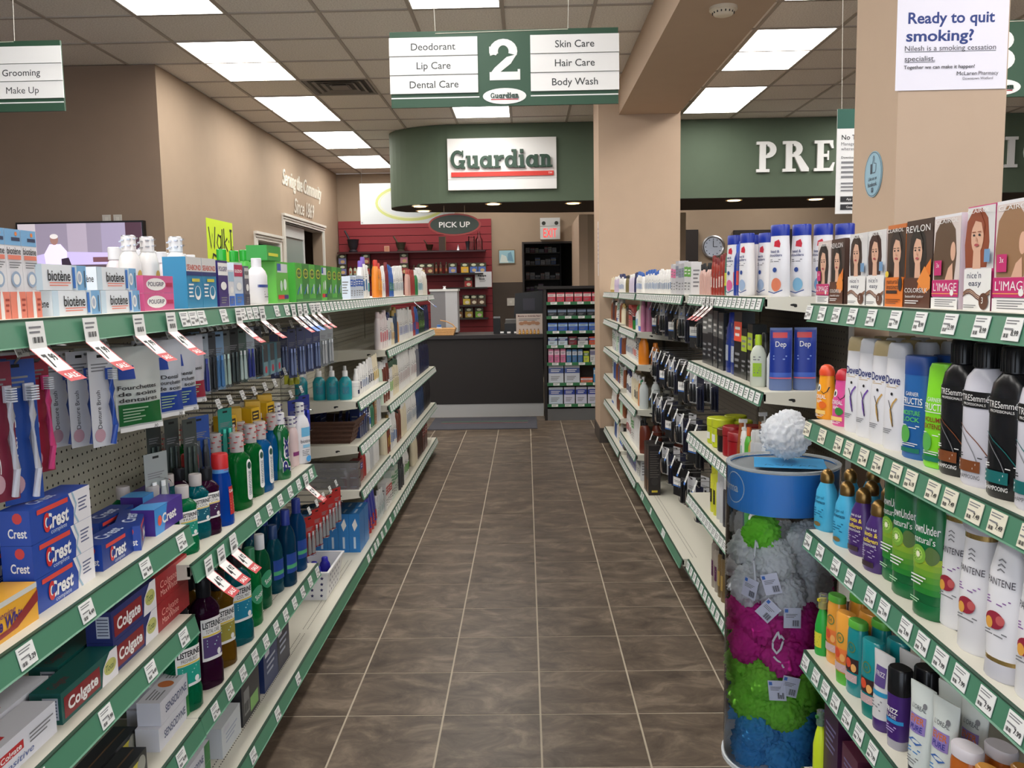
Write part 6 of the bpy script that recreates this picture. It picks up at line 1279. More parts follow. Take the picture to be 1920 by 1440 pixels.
for i in range(5): swing(pd, 'pale denture brush pack on one hook, %s from the aisle' % ordinal(i+1), L1, yb, 1.325, .06+.045*i, 'denture brush packs')
pq = brushpack((40,74,150), (200,200,210), 'Oral-B', .075, .255); pr_ = brushpack((150,40,60), (220,70,130), 'Colgate', .055, .225); pp = brushpack((120,40,60), (190,190,200), '3D', .055, .24)
for q, p, lb, xx in ((2, pp, 'toothbrush pack cut by the left photo edge', -.90), (38, pq, 'large blue toothbrush pack with two brushes at left edge', -.90), (74, pr_, 'red toothbrush pack with pink brush', -.93)):
    swing(p, lb, L1, Yat(q, xx, 1.2)-L1.y0, 1.33, L1.lip-xx if False else abs(xx-L1.lip), 'toothbrush packs')
swing(pr_, 'second red toothbrush pack behind the pink-brushed one', L1, Yat(74, -.93, 1.2)-L1.y0, 1.33, .15, 'toothbrush packs')
swing(pq, 'second large blue toothbrush pack behind the first', L1, Yat(38, -.90, 1.2)-L1.y0, 1.33, .12, 'toothbrush packs')
def pouch(w, h, c1, c2, title, name='floss_pouch'):
    nx, nz = 6, 10; mb = MB(); fm_ = M(c1, .12, coat=.6); vs = []; fs = []
    for j in range(nz+1):
        for i in range(nx+1):
            u = i/nx; v = j/nz; bul = .012*math.sin(PI*u)*math.sin(PI*min(1, v*1.1))+.003*math.sin(9*u+7*v)*(1-v)
            vs.append((-w/2+w*u, -bul-.001, -h+.012+h*v))
    o = len(vs); vs += [(x, .002-(y+.001)*.3, z) for x, y, z in vs]
    for j in range(nz):
        for i in range(nx):
            a = j*(nx+1)+i; fs.append((a, a+1, a+nx+2, a+nx+1)); fs.append((o+a+nx+1, o+a+nx+2, o+a+1, o+a))
    mb.add(vs, fs, fm_, True)
    def fn(u, v, e):
        uu = (u+w/2)/w; vv = (v+h-.012)/h; bul = .012*math.sin(PI*min(1, max(0, uu)))*math.sin(PI*min(1, vv*1.1))+.003*math.sin(9*uu+7*vv)*(1-vv)
        return (u, -bul-.0022-e*2, v)
    cv = CV(mb, fn); cv.rect(-w*.46, w*.46, -h*.88, -h*.62, M(c2, .25), 6, 4); cv.rect(-w*.42, -w*.12, -h*.32, -h*.16, M((36,70,160), .3), 3, 2)
    for k, s in enumerate(title): cv.text(s, -w*.05, -h*(.42+.075*k), h*.05, INK, w=w*min(.8, .1*len(s)), bold=.015)
    cv.lines(-w*.4, w*.1, -h*.84, -h*.66, 5, C(150,180,150)); cv.rect(-w*.46, w*.46, -h*.955, -h*.90, WHITE, 5, 1); cv.text('30', w*.3, -h*.93, h*.04, INK)
    return Proto(name, 'floss pouch', [('pouch', mb.mesh(name))])
pf = pouch(.125, .185, (196,200,196), (30,96,48), ['Fourchettes', 'de soins', 'dentaires'])
for i in range(3): swing(pf, 'clear pouch of dental picks with green panel, %s from the aisle' % ordinal(i+1), L1, Yat(252, -.89, 1.2)-L1.y0, 1.325, .05+.04*i, 'green-panel floss pouches', -.05)
pf2 = pouch(.085, .185, (196,200,210), (36,66,150), ['Dental', 'Fourchettes', 'de soins'])
for j, q in enumerate((310, 338)):
    for i in range(2): swing(pf2, 'slim pouch of dental picks with blue panel, %s hook, %s' % (('near', 'far')[j], ('front', 'behind')[i]), L1 if j == 0 else L2, Yat(q, -.89, 1.2)-(L1 if j == 0 else L2).y0 if j == 0 else max(.02, Yat(q, -.89, 1.2)-L2.y0), 1.33, .05+.05*i, 'blue-panel floss pouches')
pf3 = pouch(.075, .175, (196,196,206), (150,40,60), ['Dental'])
for i in range(2): swing(pf3, 'slim clear pouch with dark red band, %s' % ('front', 'behind')[i], L2, Yat(365, -.89, 1.2)-L2.y0, 1.33, .06+.05*i, 'red-band floss pouches')
for q, z in ((30, 1.335), (75, 1.335), (185, 1.33), (250, 1.33), (310, 1.33)): L1.hook(Yat(q, -.9, 1.3)-L1.y0, z, .30)
# second-bay pegs: slim clear packs, upper tier and lower tier
cols = [((150,160,170), (40,50,130)), ((60,64,70), (30,34,40)), ((120,150,180), (70,120,170)), ((90,96,96), (170,190,180)), ((40,44,46), (60,70,70)), ((70,90,84), (190,206,200))]
for i, q in enumerate((383, 397, 412, 424, 440, 455, 470, 484)):
    c = cols[i % 6]; p = blister(.045, .17, c[0], c[1], None, depth=.018)
    y = Yat(q, -.90, 1.2)-L2.y0
    if y < .05 or y > 1.18: continue
    swing(p, 'slim dark dental pack on upper pegs above mouthwash, %s along' % ordinal(i+1), L2, y, 1.33, .07, 'slim dental packs'); swing(p, 'slim dental pack one behind the %s on the upper pegs' % ordinal(i+1), L2, y, 1.33, .14, 'slim dental packs'); L2.hook(y, 1.335, .29)
pb_ = carton('floss_box', .05, .035, .11, C(120,160,170), 'dental box', front=lambda cv, w, d, h: (cv.rect(-w/2, w/2, h*.45, h, C(60,66,72)), cv.ell(0, h*.2, w*.24, h*.12, C(200,50,70))))
for i, q in enumerate((500, 512, 524, 536, 548)):
    y = Yat(q, -.90, 1.15)-L2.y0
    if y < L2.L-.02: pb_.put('hanging dental box with red spot, %s along' % ordinal(i+1), (-.94, L2.y0+y, 1.16), LEFT, 'red-spot dental boxes'); L2.hook(y, 1.30, .27)
py = carton('floss_box', .055, .05, .075, C(214,170,30), 'dental box', front=lambda cv, w, d, h: (cv.rect(-w*.4, w*.4, h*.45, h*.85, C(60,44,30)), cv.lines(-w*.3, w*.3, h*.5, h*.8, 2, C(230,190,60))))
for i, (y, z, bk) in enumerate(((.72, .985, .12), (.80, 1.0, .12), (.87, .99, .09), (.94, 1.005, .10), (1.01, .99, .08), (1.08, 1.01, .10))): py.put('yellow floss box on the lower pegs, %s along' % ordinal(i+1), (L2.lip-bk-.03, L2.y0+y, z), LEFT+(.4 if i % 2 else -.2), 'yellow floss boxes')
for i, y in enumerate((.50, .60, .72, .84, .96, 1.08)): L2.hook(y, 1.10, .27)
swing(blister(.08, .17, (40,76,150), (60,64,70), None, depth=.025), 'blue-topped pack with grey bubble on the lower pegs', L2, .42, 1.09, .12); swing(blister(.06, .15, (40,130,120), (60,170,150), None, depth=.02), 'teal dental pack beside the grey bubble pack', L2, .58, 1.09, .10)
for i in range(3): swing(blister(.05, .19, (60,66,64), (50,60,54), None), 'slim dark green pack on the lower pegs, %s' % ordinal(i+1), L2, .30, 1.10, .10+.05*i, 'slim dark green packs')
swing(blister(.075, .18, (150,156,156), (200,204,206), None, depth=.03), 'pale brush pack hanging low beside green mouthwash', L2, .12, 1.04, .12)
# third bay: blue travel packs and red packs
for i in range(6):
    y = .08+.13*i; p = blister(.05, .19, (64,70,104) if i < 4 else (150,154,158), (120,132,170) if i < 4 else (190,190,192), None, depth=.03)
    swing(p, 'travel-size pack on upper pegs beside the teal bottle bay, %s' % ordinal(i+1), L3, y, 1.30, .08, 'travel packs'); swing(p, 'travel-size pack behind the %s upper peg pack' % ordinal(i+1), L3, y, 1.30, .15, 'travel packs'); L3.hook(y, 1.305, .28)
for i in range(3): L3.hook(.1+.13*i, 1.12, .24)
for i in range(2):
    p = blister(.07, .15, (40,50,130), (50,60,170), None, depth=.03)
    swing(p, 'deep blue pack on the middle pegs, %s along' % ordinal(i+1), L3, .10+.16*i, 1.02, .09, 'deep blue packs'); L3.hook(.10+.16*i, 1.03, .26)
swing(blister(.10, .06, (190,190,60), (150,150,40), None), 'yellow label pack on the pegs above teal bottles', L3, .35, 1.12, .16)
for i in range(5):
    p = blister(.07, .17, (170,40,40), (150,150,152), None, depth=.025)
    swing(p, 'red and clear pack on the low pegs above the white basket, %s' % ordinal(i+1), L3, .30+.13*i, .50, .10, 'red low-peg packs'); L3.hook(.30+.13*i, .51, .26)
for i in range(2):
    p = blister(.07, .16, (30,34,60), (30,40,90), None, depth=.02)
    swing(p, 'dark navy pack on the pegs above the red packs, %s' % ordinal(i+1), L3, .12+.16*i, .78, .12, 'dark navy packs'); L3.hook(.12+.16*i, .79, .24)
# white basket with star holes
t = thing('plastic_basket', 'white plastic basket with star holes on left base deck', 'basket', (-.98, 3.72, .13)); BW = M((222,222,224), .35); mb = MB()
A, B_, Hh = .115, .15, .125
def wall(p0, p1, q0, q1): mb.quad(p0, p1, q1, q0, BW); 
def rect_at(k, z): return [(-A*k, -B_*k, z), (A*k, -B_*k, z), (A*k, B_*k, z), (-A*k, B_*k, z)]
lo, hi = rect_at(.86, 0), rect_at(1, Hh); li_, hi2 = rect_at(.84, .003), rect_at(.975, Hh)
for i in range(4):
    j = (i+1) % 4; mb.quad(lo[i], lo[j], hi[j], hi[i], BW); mb.quad(li_[j], li_[i], hi2[i], hi2[j], BW)
mb.poly(lo[::-1], BW); mb.poly(li_, BW); mb.build('tub', t)
m2 = MB(); ro, ri = rect_at(1.06, Hh), rect_at(.97, Hh)
for i in range(4):
    j = (i+1) % 4; m2.add([ro[i], ro[j], ri[j], ri[i]]+[(x, y, z+.006) for x, y, z in (ro[i], ro[j], ri[j], ri[i])], [(3,2,1,0), (4,5,6,7), (0,1,5,4), (2,3,7,6)], BW)
m2.build('rim', t)
m2 = MB(); ST = M((40,40,90), .7)
def star(u, v, r): return [(u+(r if k % 2 == 0 else r*.5)*math.cos(PI/2+k*PI/5), v+(r if k % 2 == 0 else r*.5)*math.sin(PI/2+k*PI/5)) for k in range(10)]
for side in range(2):
    fn = (lambda u, v, e: (u*(.86+.14*v/Hh), -B_*(.86+.14*v/Hh)-e, v)) if side == 0 else (lambda u, v, e: (A*(.86+.14*v/Hh)+e, u*(.86+.14*v/Hh), v))
    for cidx in range(-2, 3):
        for r_ in range(4): CV(m2, fn).poly(star(cidx*.045, .02+.027*r_, .009), ST)
m2.build('star_holes', t)
bx = item('b', .10, .055, (40,36,150), (50,44,170), None)
for i, (dx, dy, rr) in enumerate(((-.05, -.05, .2), (.02, .0, -.3), (.05, -.07, .5), (-.04, .06, 0), (.05, .07, .3))): bx.put('deep blue bottle in the white basket, %s' % ('front left', 'middle', 'front right', 'rear left', 'rear right')[i], (-.98+dx, 3.72+dy, .145), rr, 'bottles in the white basket', (1, 1, 1.15))

# ---- right pegs: black hair accessories with blue and white hook tags
bt = MB(); bt.box(-.016, .016, -.001, 0, -.05, .01, TICKW); bt.box(-.016, .016, -.0012, 0, -.064, -.05, LBLUE)
cv = CV(bt, lambda u, v, e: (u, -.001-e, v)); cv.text('3', -.004, -.032, .016, INK, bold=.02); cv.lines(-.011, .010, -.016, .004, 3, GREYINK); bt = bt.mesh('hook_tag')
tiers = [(1.335, 10, 0), (1.02, 10, 1), (.74, 9, 2), (.46, 8, 3)]
tw = ['top', 'second', 'third', 'lowest']
kinds = [blister(.07, .20, (24,24,28), (30,30,34), None, depth=.02, name='hair_accessory', cat='hair accessory'), blister(.075, .17, (200,200,204), (26,26,30), None, depth=.02, name='hair_accessory', cat='hair accessory'), blister(.06, .19, (30,34,60), (24,24,40), None, depth=.02, name='hair_accessory', cat='hair accessory')]
def halfcard():
    mb = MB().box(-.04, .04, -.001, 0, -.19, .012, M((20,20,24), .4)); cv = CV(mb, lambda u, v, e: (u, -.001-e, v)); cv.rect(-.04, .04, -.13, -.085, WHITE); cv.lines(-.03, .03, -.115, -.10, 2, GREYINK); cv.rect(-.04, .04, -.138, -.132, LBLUE)
    b = MB()
    for k in range(5): b.tube([(-.028+.014*k, -.008, -.02), (-.028+.014*k, -.012, -.05), (-.028+.014*k, -.008, -.078)], .004, M((16,14,16), .5), 6)
    return Proto('hair_accessory', 'hair accessory', [('card', mb.mesh('card')), ('elastics', b.mesh('elastics'))])
kinds.append(halfcard())
for z, n_, k in tiers:
    for i in range(n_):
        y = .10+i*(R2.L-.2)/(n_-1); R2.hook(y, z, .26, tag_mesh=bt)
        p = kinds[(i*3+k*2) % 4]
        for j in range(2): swing(p, 'black accessory card on %s right pegs, %s from camera%s' % (tw[k], ordinal(i+1), '' if j == 0 else ', behind it'), R2, y, z-.004, .10+.07*j, 'hair accessories on '+tw[k]+' pegs')

# ------------------------------------------------------------------ sponge display tube
TX, TY, TR, TZ = .758, 2.545, .164, .925
disp = t = thing('sponge_display', 'clear plastic tube display of coloured bath sponges with blue band', 'display', (TX, TY, 0))
MB().lathe([(.0, TR), (TZ, TR)], acr, 48, cap0=False, cap1=False).build('tube', t)
mb = MB().lathe([(.795, TR-.004), (TZ-.008, TR-.004)], M((58,138,216), .35), 48, cap0=False, cap1=False)
def arc_fn(u, v, e): a = -PI/2+u/TR-1.28; return ((TR-.0035+e)*math.cos(a), (TR-.0035+e)*math.sin(a), v)
cv = CV(mb, arc_fn); W2 = M((214,226,236), .4); cv.band([(.045*math.cos(k*.262), .862+.045*math.sin(k*.262)) for k in range(25)], .003, W2); cv.text('pharma', -.038, .862, .024, W2, w=.115, bold=.02); mb.build('blue_band', t)
MB().lathe([(0, TR+.006), (.012, TR+.006)], M((200,204,208), .3), 40).build('base_plate', t)
MB().lathe([(TZ-.004, TR+.001), (TZ+.001, TR+.001), (TZ+.001, TR-.012), (TZ-.004, TR-.014)], M((190,196,200), .15, trans=.5), 48, cap0=False, cap1=False).build('lid_rim', t)
MB().lathe([(TZ-.014, TR-.006), (TZ-.011, TR-.006)], M((170,176,180), .2, trans=.5), 40).build('lid', t)
mb = MB().box(-.10, .10, -.075, .075, 0, .001, C(60,150,205)); cvp = CV(mb, lambda u, v, e: (u, v, .001+e)); [cvp.band([(-.07+.03*k+.006*j, -.05+.012*((j*7+k*3) % 4)/2) for j in range(5)], .003, C(30,60,90)) for k in range(5)]
tag(mb.build('paper_sign', None, (TX+.01, TY-.03, TZ+.002), -.25), 'light blue handwritten paper under the white sponge', 'paper sign')
def puff_mesh(rgb, seed, r=1.0):
    import bmesh
    bm = bmesh.new(); bmesh.ops.create_icosphere(bm, subdivisions=5, radius=1)
    rnd = random.Random(seed); dirs = [Vector((rnd.gauss(0,1), rnd.gauss(0,1), rnd.gauss(0,1))).normalized() for _ in range(22)]; ph = [rnd.uniform(0, 6.28) for _ in dirs]; fq = [rnd.uniform(9, 22) for _ in dirs]
    for v in bm.verts:
        p = v.co.normalized(); s = 0
        for d, a, f in zip(dirs, ph, fq):
            q = d.dot(p); s += math.sin(f*q*2.2+a+5*math.sin(3*p.cross(d).x+a))*(.5+.5*q)
        s2 = sum(d.dot(p)**7 for d in dirs[:9]); v.co = p*(.84+.026*s+.12*max(-.5, min(1.2, s2)))
    me = bpy.data.meshes.new('sponge'); bm.to_mesh(me); bm.free()
    m = bpy.data.materials.get('mesh_%d_%d_%d' % rgb)
    if not m:
        m = bpy.data.materials.new('mesh_%d_%d_%d' % rgb); m.use_nodes = True; nn, ll, bb = nodes_of(m); nn.remove(bb); out = nn['Material Output']
        df = nn.new('ShaderNodeBsdfDiffuse'); tl_ = nn.new('ShaderNodeBsdfTranslucent'); mxs = nn.new('ShaderNodeMixShader'); mxs.inputs[0].default_value = .38
        tcn = nn.new('ShaderNodeTexCoord'); w1 = nn.new('ShaderNodeTexNoise'); w1.inputs['Scale'].default_value = 16; w1.inputs['Detail'].default_value = 7; w1.inputs['Distortion'].default_value = 3
        cr_ = nn.new('ShaderNodeMix'); cr_.data_type = 'RGBA'; cr_.inputs[6].default_value = tuple(x*.82 for x in lin(rgb))+(1,); cr_.inputs[7].default_value = tuple(min(1, x*1.12) for x in lin(rgb))+(1,)
        b_ = nn.new('ShaderNodeBump'); b_.inputs['Strength'].default_value = .35; b_.inputs['Distance'].default_value = .004
        ll.new(tcn.outputs['Object'], w1.inputs['Vector']); ll.new(w1.outputs['Fac'], cr_.inputs[0]); ll.new(w1.outputs['Fac'], b_.inputs['Height'])
        for s_ in (df, tl_): ll.new(cr_.outputs[2], s_.inputs['Color']); ll.new(b_.outputs[0], s_.inputs['Normal'])
        ll.new(df.outputs[0], mxs.inputs[1]); ll.new(tl_.outputs[0], mxs.inputs[2]); ll.new(mxs.outputs[0], out.inputs[0])
    me.materials.append(m); me.polygons.foreach_set('use_smooth', [True]*len(me.polygons))
    return me
PF = {k: [puff_mesh(c, s) for s in (1, 2)] for k, c in dict(white=(238,240,246), lime=(150,232,84), pink=(228,60,168), green=(140,236,74), blue=(84,172,238)).items()}
def puff(col, x, y, z, r, lb, i=0, grp='bath sponges in the tube'):
    o = obj('bath_sponge', PF[col][i % 2]); o.location = (x, y, z); o.scale = (r, r, r); o.rotation_euler = (i*1.3, i*.7, i*2.1); tag(o, lb, 'bath sponge', grp); return o
puff('white', TX+.0, TY-.02, TZ+.082, .080, 'white mesh bath sponge sitting on top of the tube display', 0, None)
lay = [('blue', .055, 5), ('blue', .12, 4), ('lime', .20, 5), ('lime', .285, 5), ('pink', .375, 5), ('pink', .465, 5), ('white', .56, 5), ('white', .655, 4)]
for li2, (c, z, n_) in enumerate(lay):
    for i in range(n_):
        a = 6.2832*i/n_+li2*.6-PI/2; rr = TR-.076
        puff(c, TX+rr*math.cos(a), TY+rr*math.sin(a), z, .077, '%s bath sponge in tube, %s layer up, %s round' % (c, ('bottom', 'second', 'third', 'fourth', 'fifth', 'sixth', 'seventh', 'eighth')[li2], ordinal(i+1)), i+li2)
puff('green', TX-.075, TY-.055, .725, .062, 'single green bath sponge at the top left inside the tube', 1)
puff('white', TX+.05, TY-.07, .70, .068, 'white bath sponge at the top right inside the tube', 0)
# tags and cords seen through the tube
tg = MB().box(-.024, .024, -.0006, 0, -.03, .03, M((206,206,222), .5)); cv = CV(tg, lambda u, v, e: (u, -.0006-e, v)); cv.rect(-.021, -.012, .016, .026, C(60,110,190)); cv.lines(-.018, .014, .0, .013, 3, GREYINK); cv.bars(.0, .02, -.024, -.006, 10, INK); tg = tg.mesh('sponge_tag')
for i, (ang, z, r) in enumerate(((-.55, .575, .2), (-.15, .60, -.3), (-.20, .52, .7), (.22, .505, .0), (.20, .30, .2), (-.02, .285, -.1))):
    a = -PI/2+ang-.30; o = obj('sponge_tag', tg); o.location = (TX+(TR-.0045)*math.cos(a), TY+(TR-.0045)*math.sin(a), z); o.rotation_euler = (0, r, a+PI/2)
    tag(o, 'white product tag inside the tube, %s' % ('upper left', 'topmost', 'tilted above pink sponges', 'right with barcode', 'right among lime sponges', 'left among lime sponges')[i], 'tag', 'sponge tags')
for i, pts in enumerate((((-.70, .60), (-.74, .66), (-.70, .72), (-.66, .70)), ((-.30, .45), (-.36, .43), (-.36, .41), (-.29, .395), (-.22, .41), (-.17, .44), (-.22, .45), (-.24, .44), (-.27, .46), (-.30, .45)), ((-.34, .385), (-.28, .375), (-.22, .37), (-.16, .355)))):
    q = [(TX+(TR-.007)*math.cos(-PI/2+u-.30+.25), TY+(TR-.007)*math.sin(-PI/2+u-.30+.25), z) for u, z in pts]; fine = []
    for k in range(len(q)-1):
        for s in range(4): fine.append(tuple(q[k][d]+(q[k+1][d]-q[k][d])*s/4 for d in range(3)))
    fine.append(q[-1]); MB().tube([(x-TX, y-TY, z) for x, y, z in fine], .0032, M((224,224,230), .6), 6).build('sponge_cord', disp)

# ------------------------------------------------------------------ counter, end display and back wall
WEN = M((26,20,19), .6, noise=.15, nscale=30, name='dark_laminate')
t = thing('service_counter', 'dark brown service counter with brushed metal kick plate', 'counter', (-1.7, 9.80, 0))
MB().box(0, 1.885, 0, .7, .15, .90, WEN).build('body', t); MB().box(-.02, 1.89, -.03, .72, .90, .94, M((34,27,26), .4)).build('worktop', t); MB().box(0, 1.885, .004, .05, 0, .15, M((168,168,168), .35)).build('kick_plate', t)
mb = MB().box(-1.05, .10, 8.9, 9.72, 0, .008, M((66,66,74), .95, noise=.2, nscale=120)); CV(mb, lambda u, v, e: (u, v, .008+e)).rect(-.95, 0, 9.28, 9.31, C(120,50,50)).rect(-.95, 0, 9.36, 9.42, C(50,84,62)); tag(mb.build('door_mat'), 'grey floor mat with red and green stripe before the counter', 'mat')
t = thing('end_display', 'dark end display of medicine boxes with green shelf edges', 'store shelving', (.192, 9.45, 0))
MB().box(0, .78, .25, .30, 0, 1.45, M((70,62,54), .7)).box(0, .03, 0, .30, 0, 1.475, WEN).box(-.06, .80, -.01, .30, 1.445, 1.475, WEN).box(.03, .78, 0, .25, 0, .13, M((96,96,96), .5)).build('cabinet', t)
EZ = [1.29, 1.136, .975, .818, .627, .403, .168]; GE = M((40,104,62), .4)
wrd = ['top', 'second', 'third', 'fourth', 'fifth', 'sixth', 'lowest']
for k, z in enumerate(EZ):
    sh = MB().box(.03, .78, .0, .25, z+.008, z+.014, M((80,76,70), .6)).build('shelf', t); MB().box(.03, .78, -.014, 0, z-.018, z+.016, GE).build('edge_strip', sh)
    for j in range(5): obj('price_ticket', ticket_mesh('', .07, .026, False), sh, (.11+.145*j+.01*(k % 3), -.0145, z))
ES = [[('red pill box',.085,.10,(190,50,70),(226,200,200),7)], [('black pill box',.095,.075,(30,30,36),(120,140,170),7)], [('blue pill box',.10,.085,(50,90,180),(160,190,220),7)], [('pale blue box',.10,.085,(190,204,216),(60,80,140),2), ('dark red box',.09,.09,(120,30,40),(50,50,60),1), ('white box',.11,.08,(200,200,200),(80,80,110),1), ('orange-red box',.09,.085,(214,80,40),(60,60,140),2)], [('pink box',.055,.15,(206,110,150),(230,200,214),3), ('blue bottle-box',.05,.14,(60,110,160),(200,210,220),3), ('yellow box',.06,.12,(190,200,60),(80,120,60),1), ('white box',.055,.14,(206,206,206),(120,120,160),2)], [('large white kit box',.165,.19,(196,200,210),(70,90,150),2), ('flat orange box',.13,.05,(214,110,80),(200,200,210),1), ('blue spray box',.06,.16,(60,140,200),(206,214,220),1)], [('white and blue kit box',.155,.185,(190,200,214),(70,90,160),1), ('white box with blue print',.12,.185,(196,196,214),(40,60,150),4)]]
for k, seq in enumerate(ES):
    x = .045; i = 0
    for words, w, h, c, lab, n_ in seq:
        for _ in range(n_):
            if x+w > .775: break
            i += 1; item('c', h, w, c, lab, lab, .06).put('%s, %s from left on the %s end display shelf' % (words, ordinal(i), wrd[k]), (.192+x+w/2, 9.45+.05, EZ[k]+.0145), 0, 'boxes on the end display'); x += w+.012
# on the counter
t = thing('monitor', 'black computer monitor seen from behind on the counter', 'monitor', (.035, 10.2, .94)); BM = M((20,20,22), .4)
MB().prism([(-.18, .18), (.19, .20), (.17, .49), (-.16, .46)], 'y', -.02, .03, BM).build('housing', t); MB().box(-.07, .07, -.03, -.02, .26, .40, M((44,42,52), .5)).build('vent_panel', t); MB().box(-.03, .03, 0, .04, .03, .22, BM).build('stand', t); MB().lathe([(0, .11, .08), (.015, .10, .07)], BM, 20).build('base', t)
mb = MB().prism([(0, 0), (-.03, .23), (-.026, .23), (.004, 0)], 'x', -.15, .15, M((206,190,180), .5)); cv = CV(mb, lambda u, v, e: (u, -.03*v/.23-e-.001, v)); cv.text('Muscle or Arthritis Pain?', 0, .205, .018, M((90,30,40), .5), w=.26, bold=.02)
for k in range(5): cv.ell(-.09+.045*k, .12+.01*(k % 2), .03, .02, C(176,130,100), 12)
cv.lines(-.12, .12, .15, .18, 2, GREYINK); tag(mb.build('counter_card', None, (.035, 9.86, .94)), 'leaning counter card about muscle pain above amber bottles', 'display card')
for i in range(6): item('r', .06, .026, (190,130,40), (90,60,30), (230,200,120)).put('tiny amber bottle before the counter card, %s from left' % ordinal(i+1), (-.075+.042*i, 9.815, .94), 0, 'tiny amber bottles')
t = thing('bread_box', 'tall grey and clear dispenser box with white lid on the counter', 'dispenser', (-.96, 10.25, .94))
MB().box(-.155, .02, -.14, .14, 0, .50, M((120,118,120), .5)).box(.02, .16, -.14, .14, .02, .50, M((176,176,178), .4)).build('body', t); MB().box(-.165, .17, -.15, .15, .50, .525, M((206,204,200), .4)).build('lid', t); MB().lathe([(.525, .02), (.545, .012), (.56, .02)], WH, 12).build('knob', t)
t = thing('gift_basket', 'tan wicker tray with a small white and blue roll on counter', 'basket', (-.955, 9.90, .94)); TW = M((196,150,96), .7, noise=.25, nscale=80); mb = MB()
for k in range(5): mb.tube([(x*(.12+.006*k), y*.09, .008+.016*k) for x, y in ((-1,-1),(1,-1),(1,1),(-1,1))], .010, TW, 6, True)
mb.box(-.12, .12, -.09, .09, 0, .004, TW); mb.build('woven_sides', t); MB().tube([(.145, 0, .08), (.11, 0, .12), (.04, 0, .155), (-.03, 0, .17)], .007, TW, 6).build('handle', t)
item('s', .11, .06, (214,214,214), (60,110,180), (60,110,180)).put('small white and blue roll standing in the tan tray', (-1.0, 9.9, .95), 0)
mb = MB().prism([(-.05, 0), (.08, 0), (.05, .12), (-.02, .20), (-.06, .18)], 'x', -.04, .04, BM); tag(mb.build('card_terminal', None, (-.34, 10.05, .94)), 'black card terminal on a tilted stand on the counter', 'card reader')
t = thing('cash_printer', 'black receipt printer left of the monitor', 'printer', (-.17, 10.0, .94)); MB().box(-.08, .08, -.08, .1, 0, .12, BM).build('body', t); MB().prism([(-.08, .12), (.10, .12), (.06, .17), (-.04, .16)], 'x', -.07, .07, BM).build('cover', t)
for i, (x, y) in enumerate(((-.28, 9.93), (-.20, 9.88), (-.12, 9.88))): tag(MB().box(-.03, .03, -.02, .02, 0, .035, BM).box(-.02, .02, -.021, -.02, .01, .03, WHITE).build('counter_stand', None, (x, y, .94)), 'small black counter stand with white print, %s' % ('left', 'middle', 'right')[i], 'counter stand', 'small counter stands')
# red slatwall
RED_ = M((136,34,42), .6)
t = thing('slatwall', 'dark red slatted wall panel behind the counter', 'slatwall', (-2.95, 13.83, 0))
MB().box(0, 2.42, -.012, -.004, .6, 2.55, M((70,18,24), .8)).build('backing', t)
sl = MB().box(0, 2.42, -.03, -.012, .004, .118, RED_).mesh('slat')
for k in range(16): obj('slat', sl, t, (0, 0, .62+k*.1215))
# glass ledge with mortars, ledges with gift food boxes
def ledge(lb, x0, x1, z, m): tag(MB().box(x0, x1, 13.56, 13.805, z, z+.012, m).box(x0, x1, 13.555, 13.56, z-.012, z+.012, m).build('wall_ledge'), lb, 'ledge')
ledge('thin dark upper ledge on the red wall carrying mortars', -2.93, -.62, 2.055, M((60,24,26), .3)); ledge('middle dark ledge on the red wall with food boxes', -2.93, -.66, 1.70, DARKB); ledge('lower dark ledge on the red wall with few boxes', -1.3, -.62, 1.20, DARKB); ledge('lowest dark ledge behind the counter', -1.4, -.60, 1.0, DARKB); ledge('short dark ledge under the white notice', -1.3, -.6, 1.48, DARKB)
def mortar(h, r, m, lb, x, z, pest=True):
    t = thing('mortar', lb, 'mortar', (x, 13.68, z)); MB().lathe([(0, r*.7), (h*.1, r*.75), (h*.2, r*.55), (h*.45, r*.8), (h*.95, r*1.0), (h, r*1.08), (h, r*.9), (h*.3, r*.6)], m, 18).build('bowl', t)
    if pest: MB().tube([(0, 0, h*.4), (-r*.9, 0, h*1.25), (-r*1.4, 0, h*1.7)], r*.16, m, 8).build('pestle', t)
mortar(.20, .09, M((30,26,34), .5), 'large black mortar with pestle on the red wall', -2.70, 2.068); mortar(.14, .08, M((90,84,70), .4, metal=.6), 'pewter mortar with pestle on the red wall', -1.95, 2.068); mortar(.10, .06, M((66,48,32), .4, metal=.5), 'small brown mortar on the red wall', -1.50, 2.068); mortar(.14, .035, M((30,26,34), .5), 'slender black goblet on the red wall', -.90, 2.068, False)
tag(MB().lathe([(0, .03), (.07, .006), (.09, .005)], SILVER, 14).build('funnel', None, (-1.05, 13.68, 2.068)), 'small silver funnel on the red wall ledge', 'funnel'); tag(MB().box(-.04, .04, -.01, .01, 0, .09, M((196,150,130), .6)).box(-.03, .03, -.012, -.01, .01, .08, C(180,120,90)).build('small_picture', None, (-2.17, 13.68, 2.068)), 'small tan square picture on the red wall ledge', 'picture')
tag(MB().box(-.05, .05, -.02, .02, 0, .22, M((60,44,34), .6)).box(.05, .058, -.03, .03, 0, .22, M((120,90,60), .6)).build('old_book', None, (-1.30, 13.68, 2.068)), 'dark upright old book on the red wall ledge', 'book')
t = thing('glass_bottle', 'tall clear glass bottles on the red wall right end', 'bottle', (-.72, 13.68, 2.068)); MB().lathe([(0, .05), (.004, .055), (.16, .055), (.20, .03), (.24, .02), (.26, .025)], acr, 18).build('glass', t); MB().lathe([(.25, .018), (.29, .02)], acr, 12).build('stopper', t)
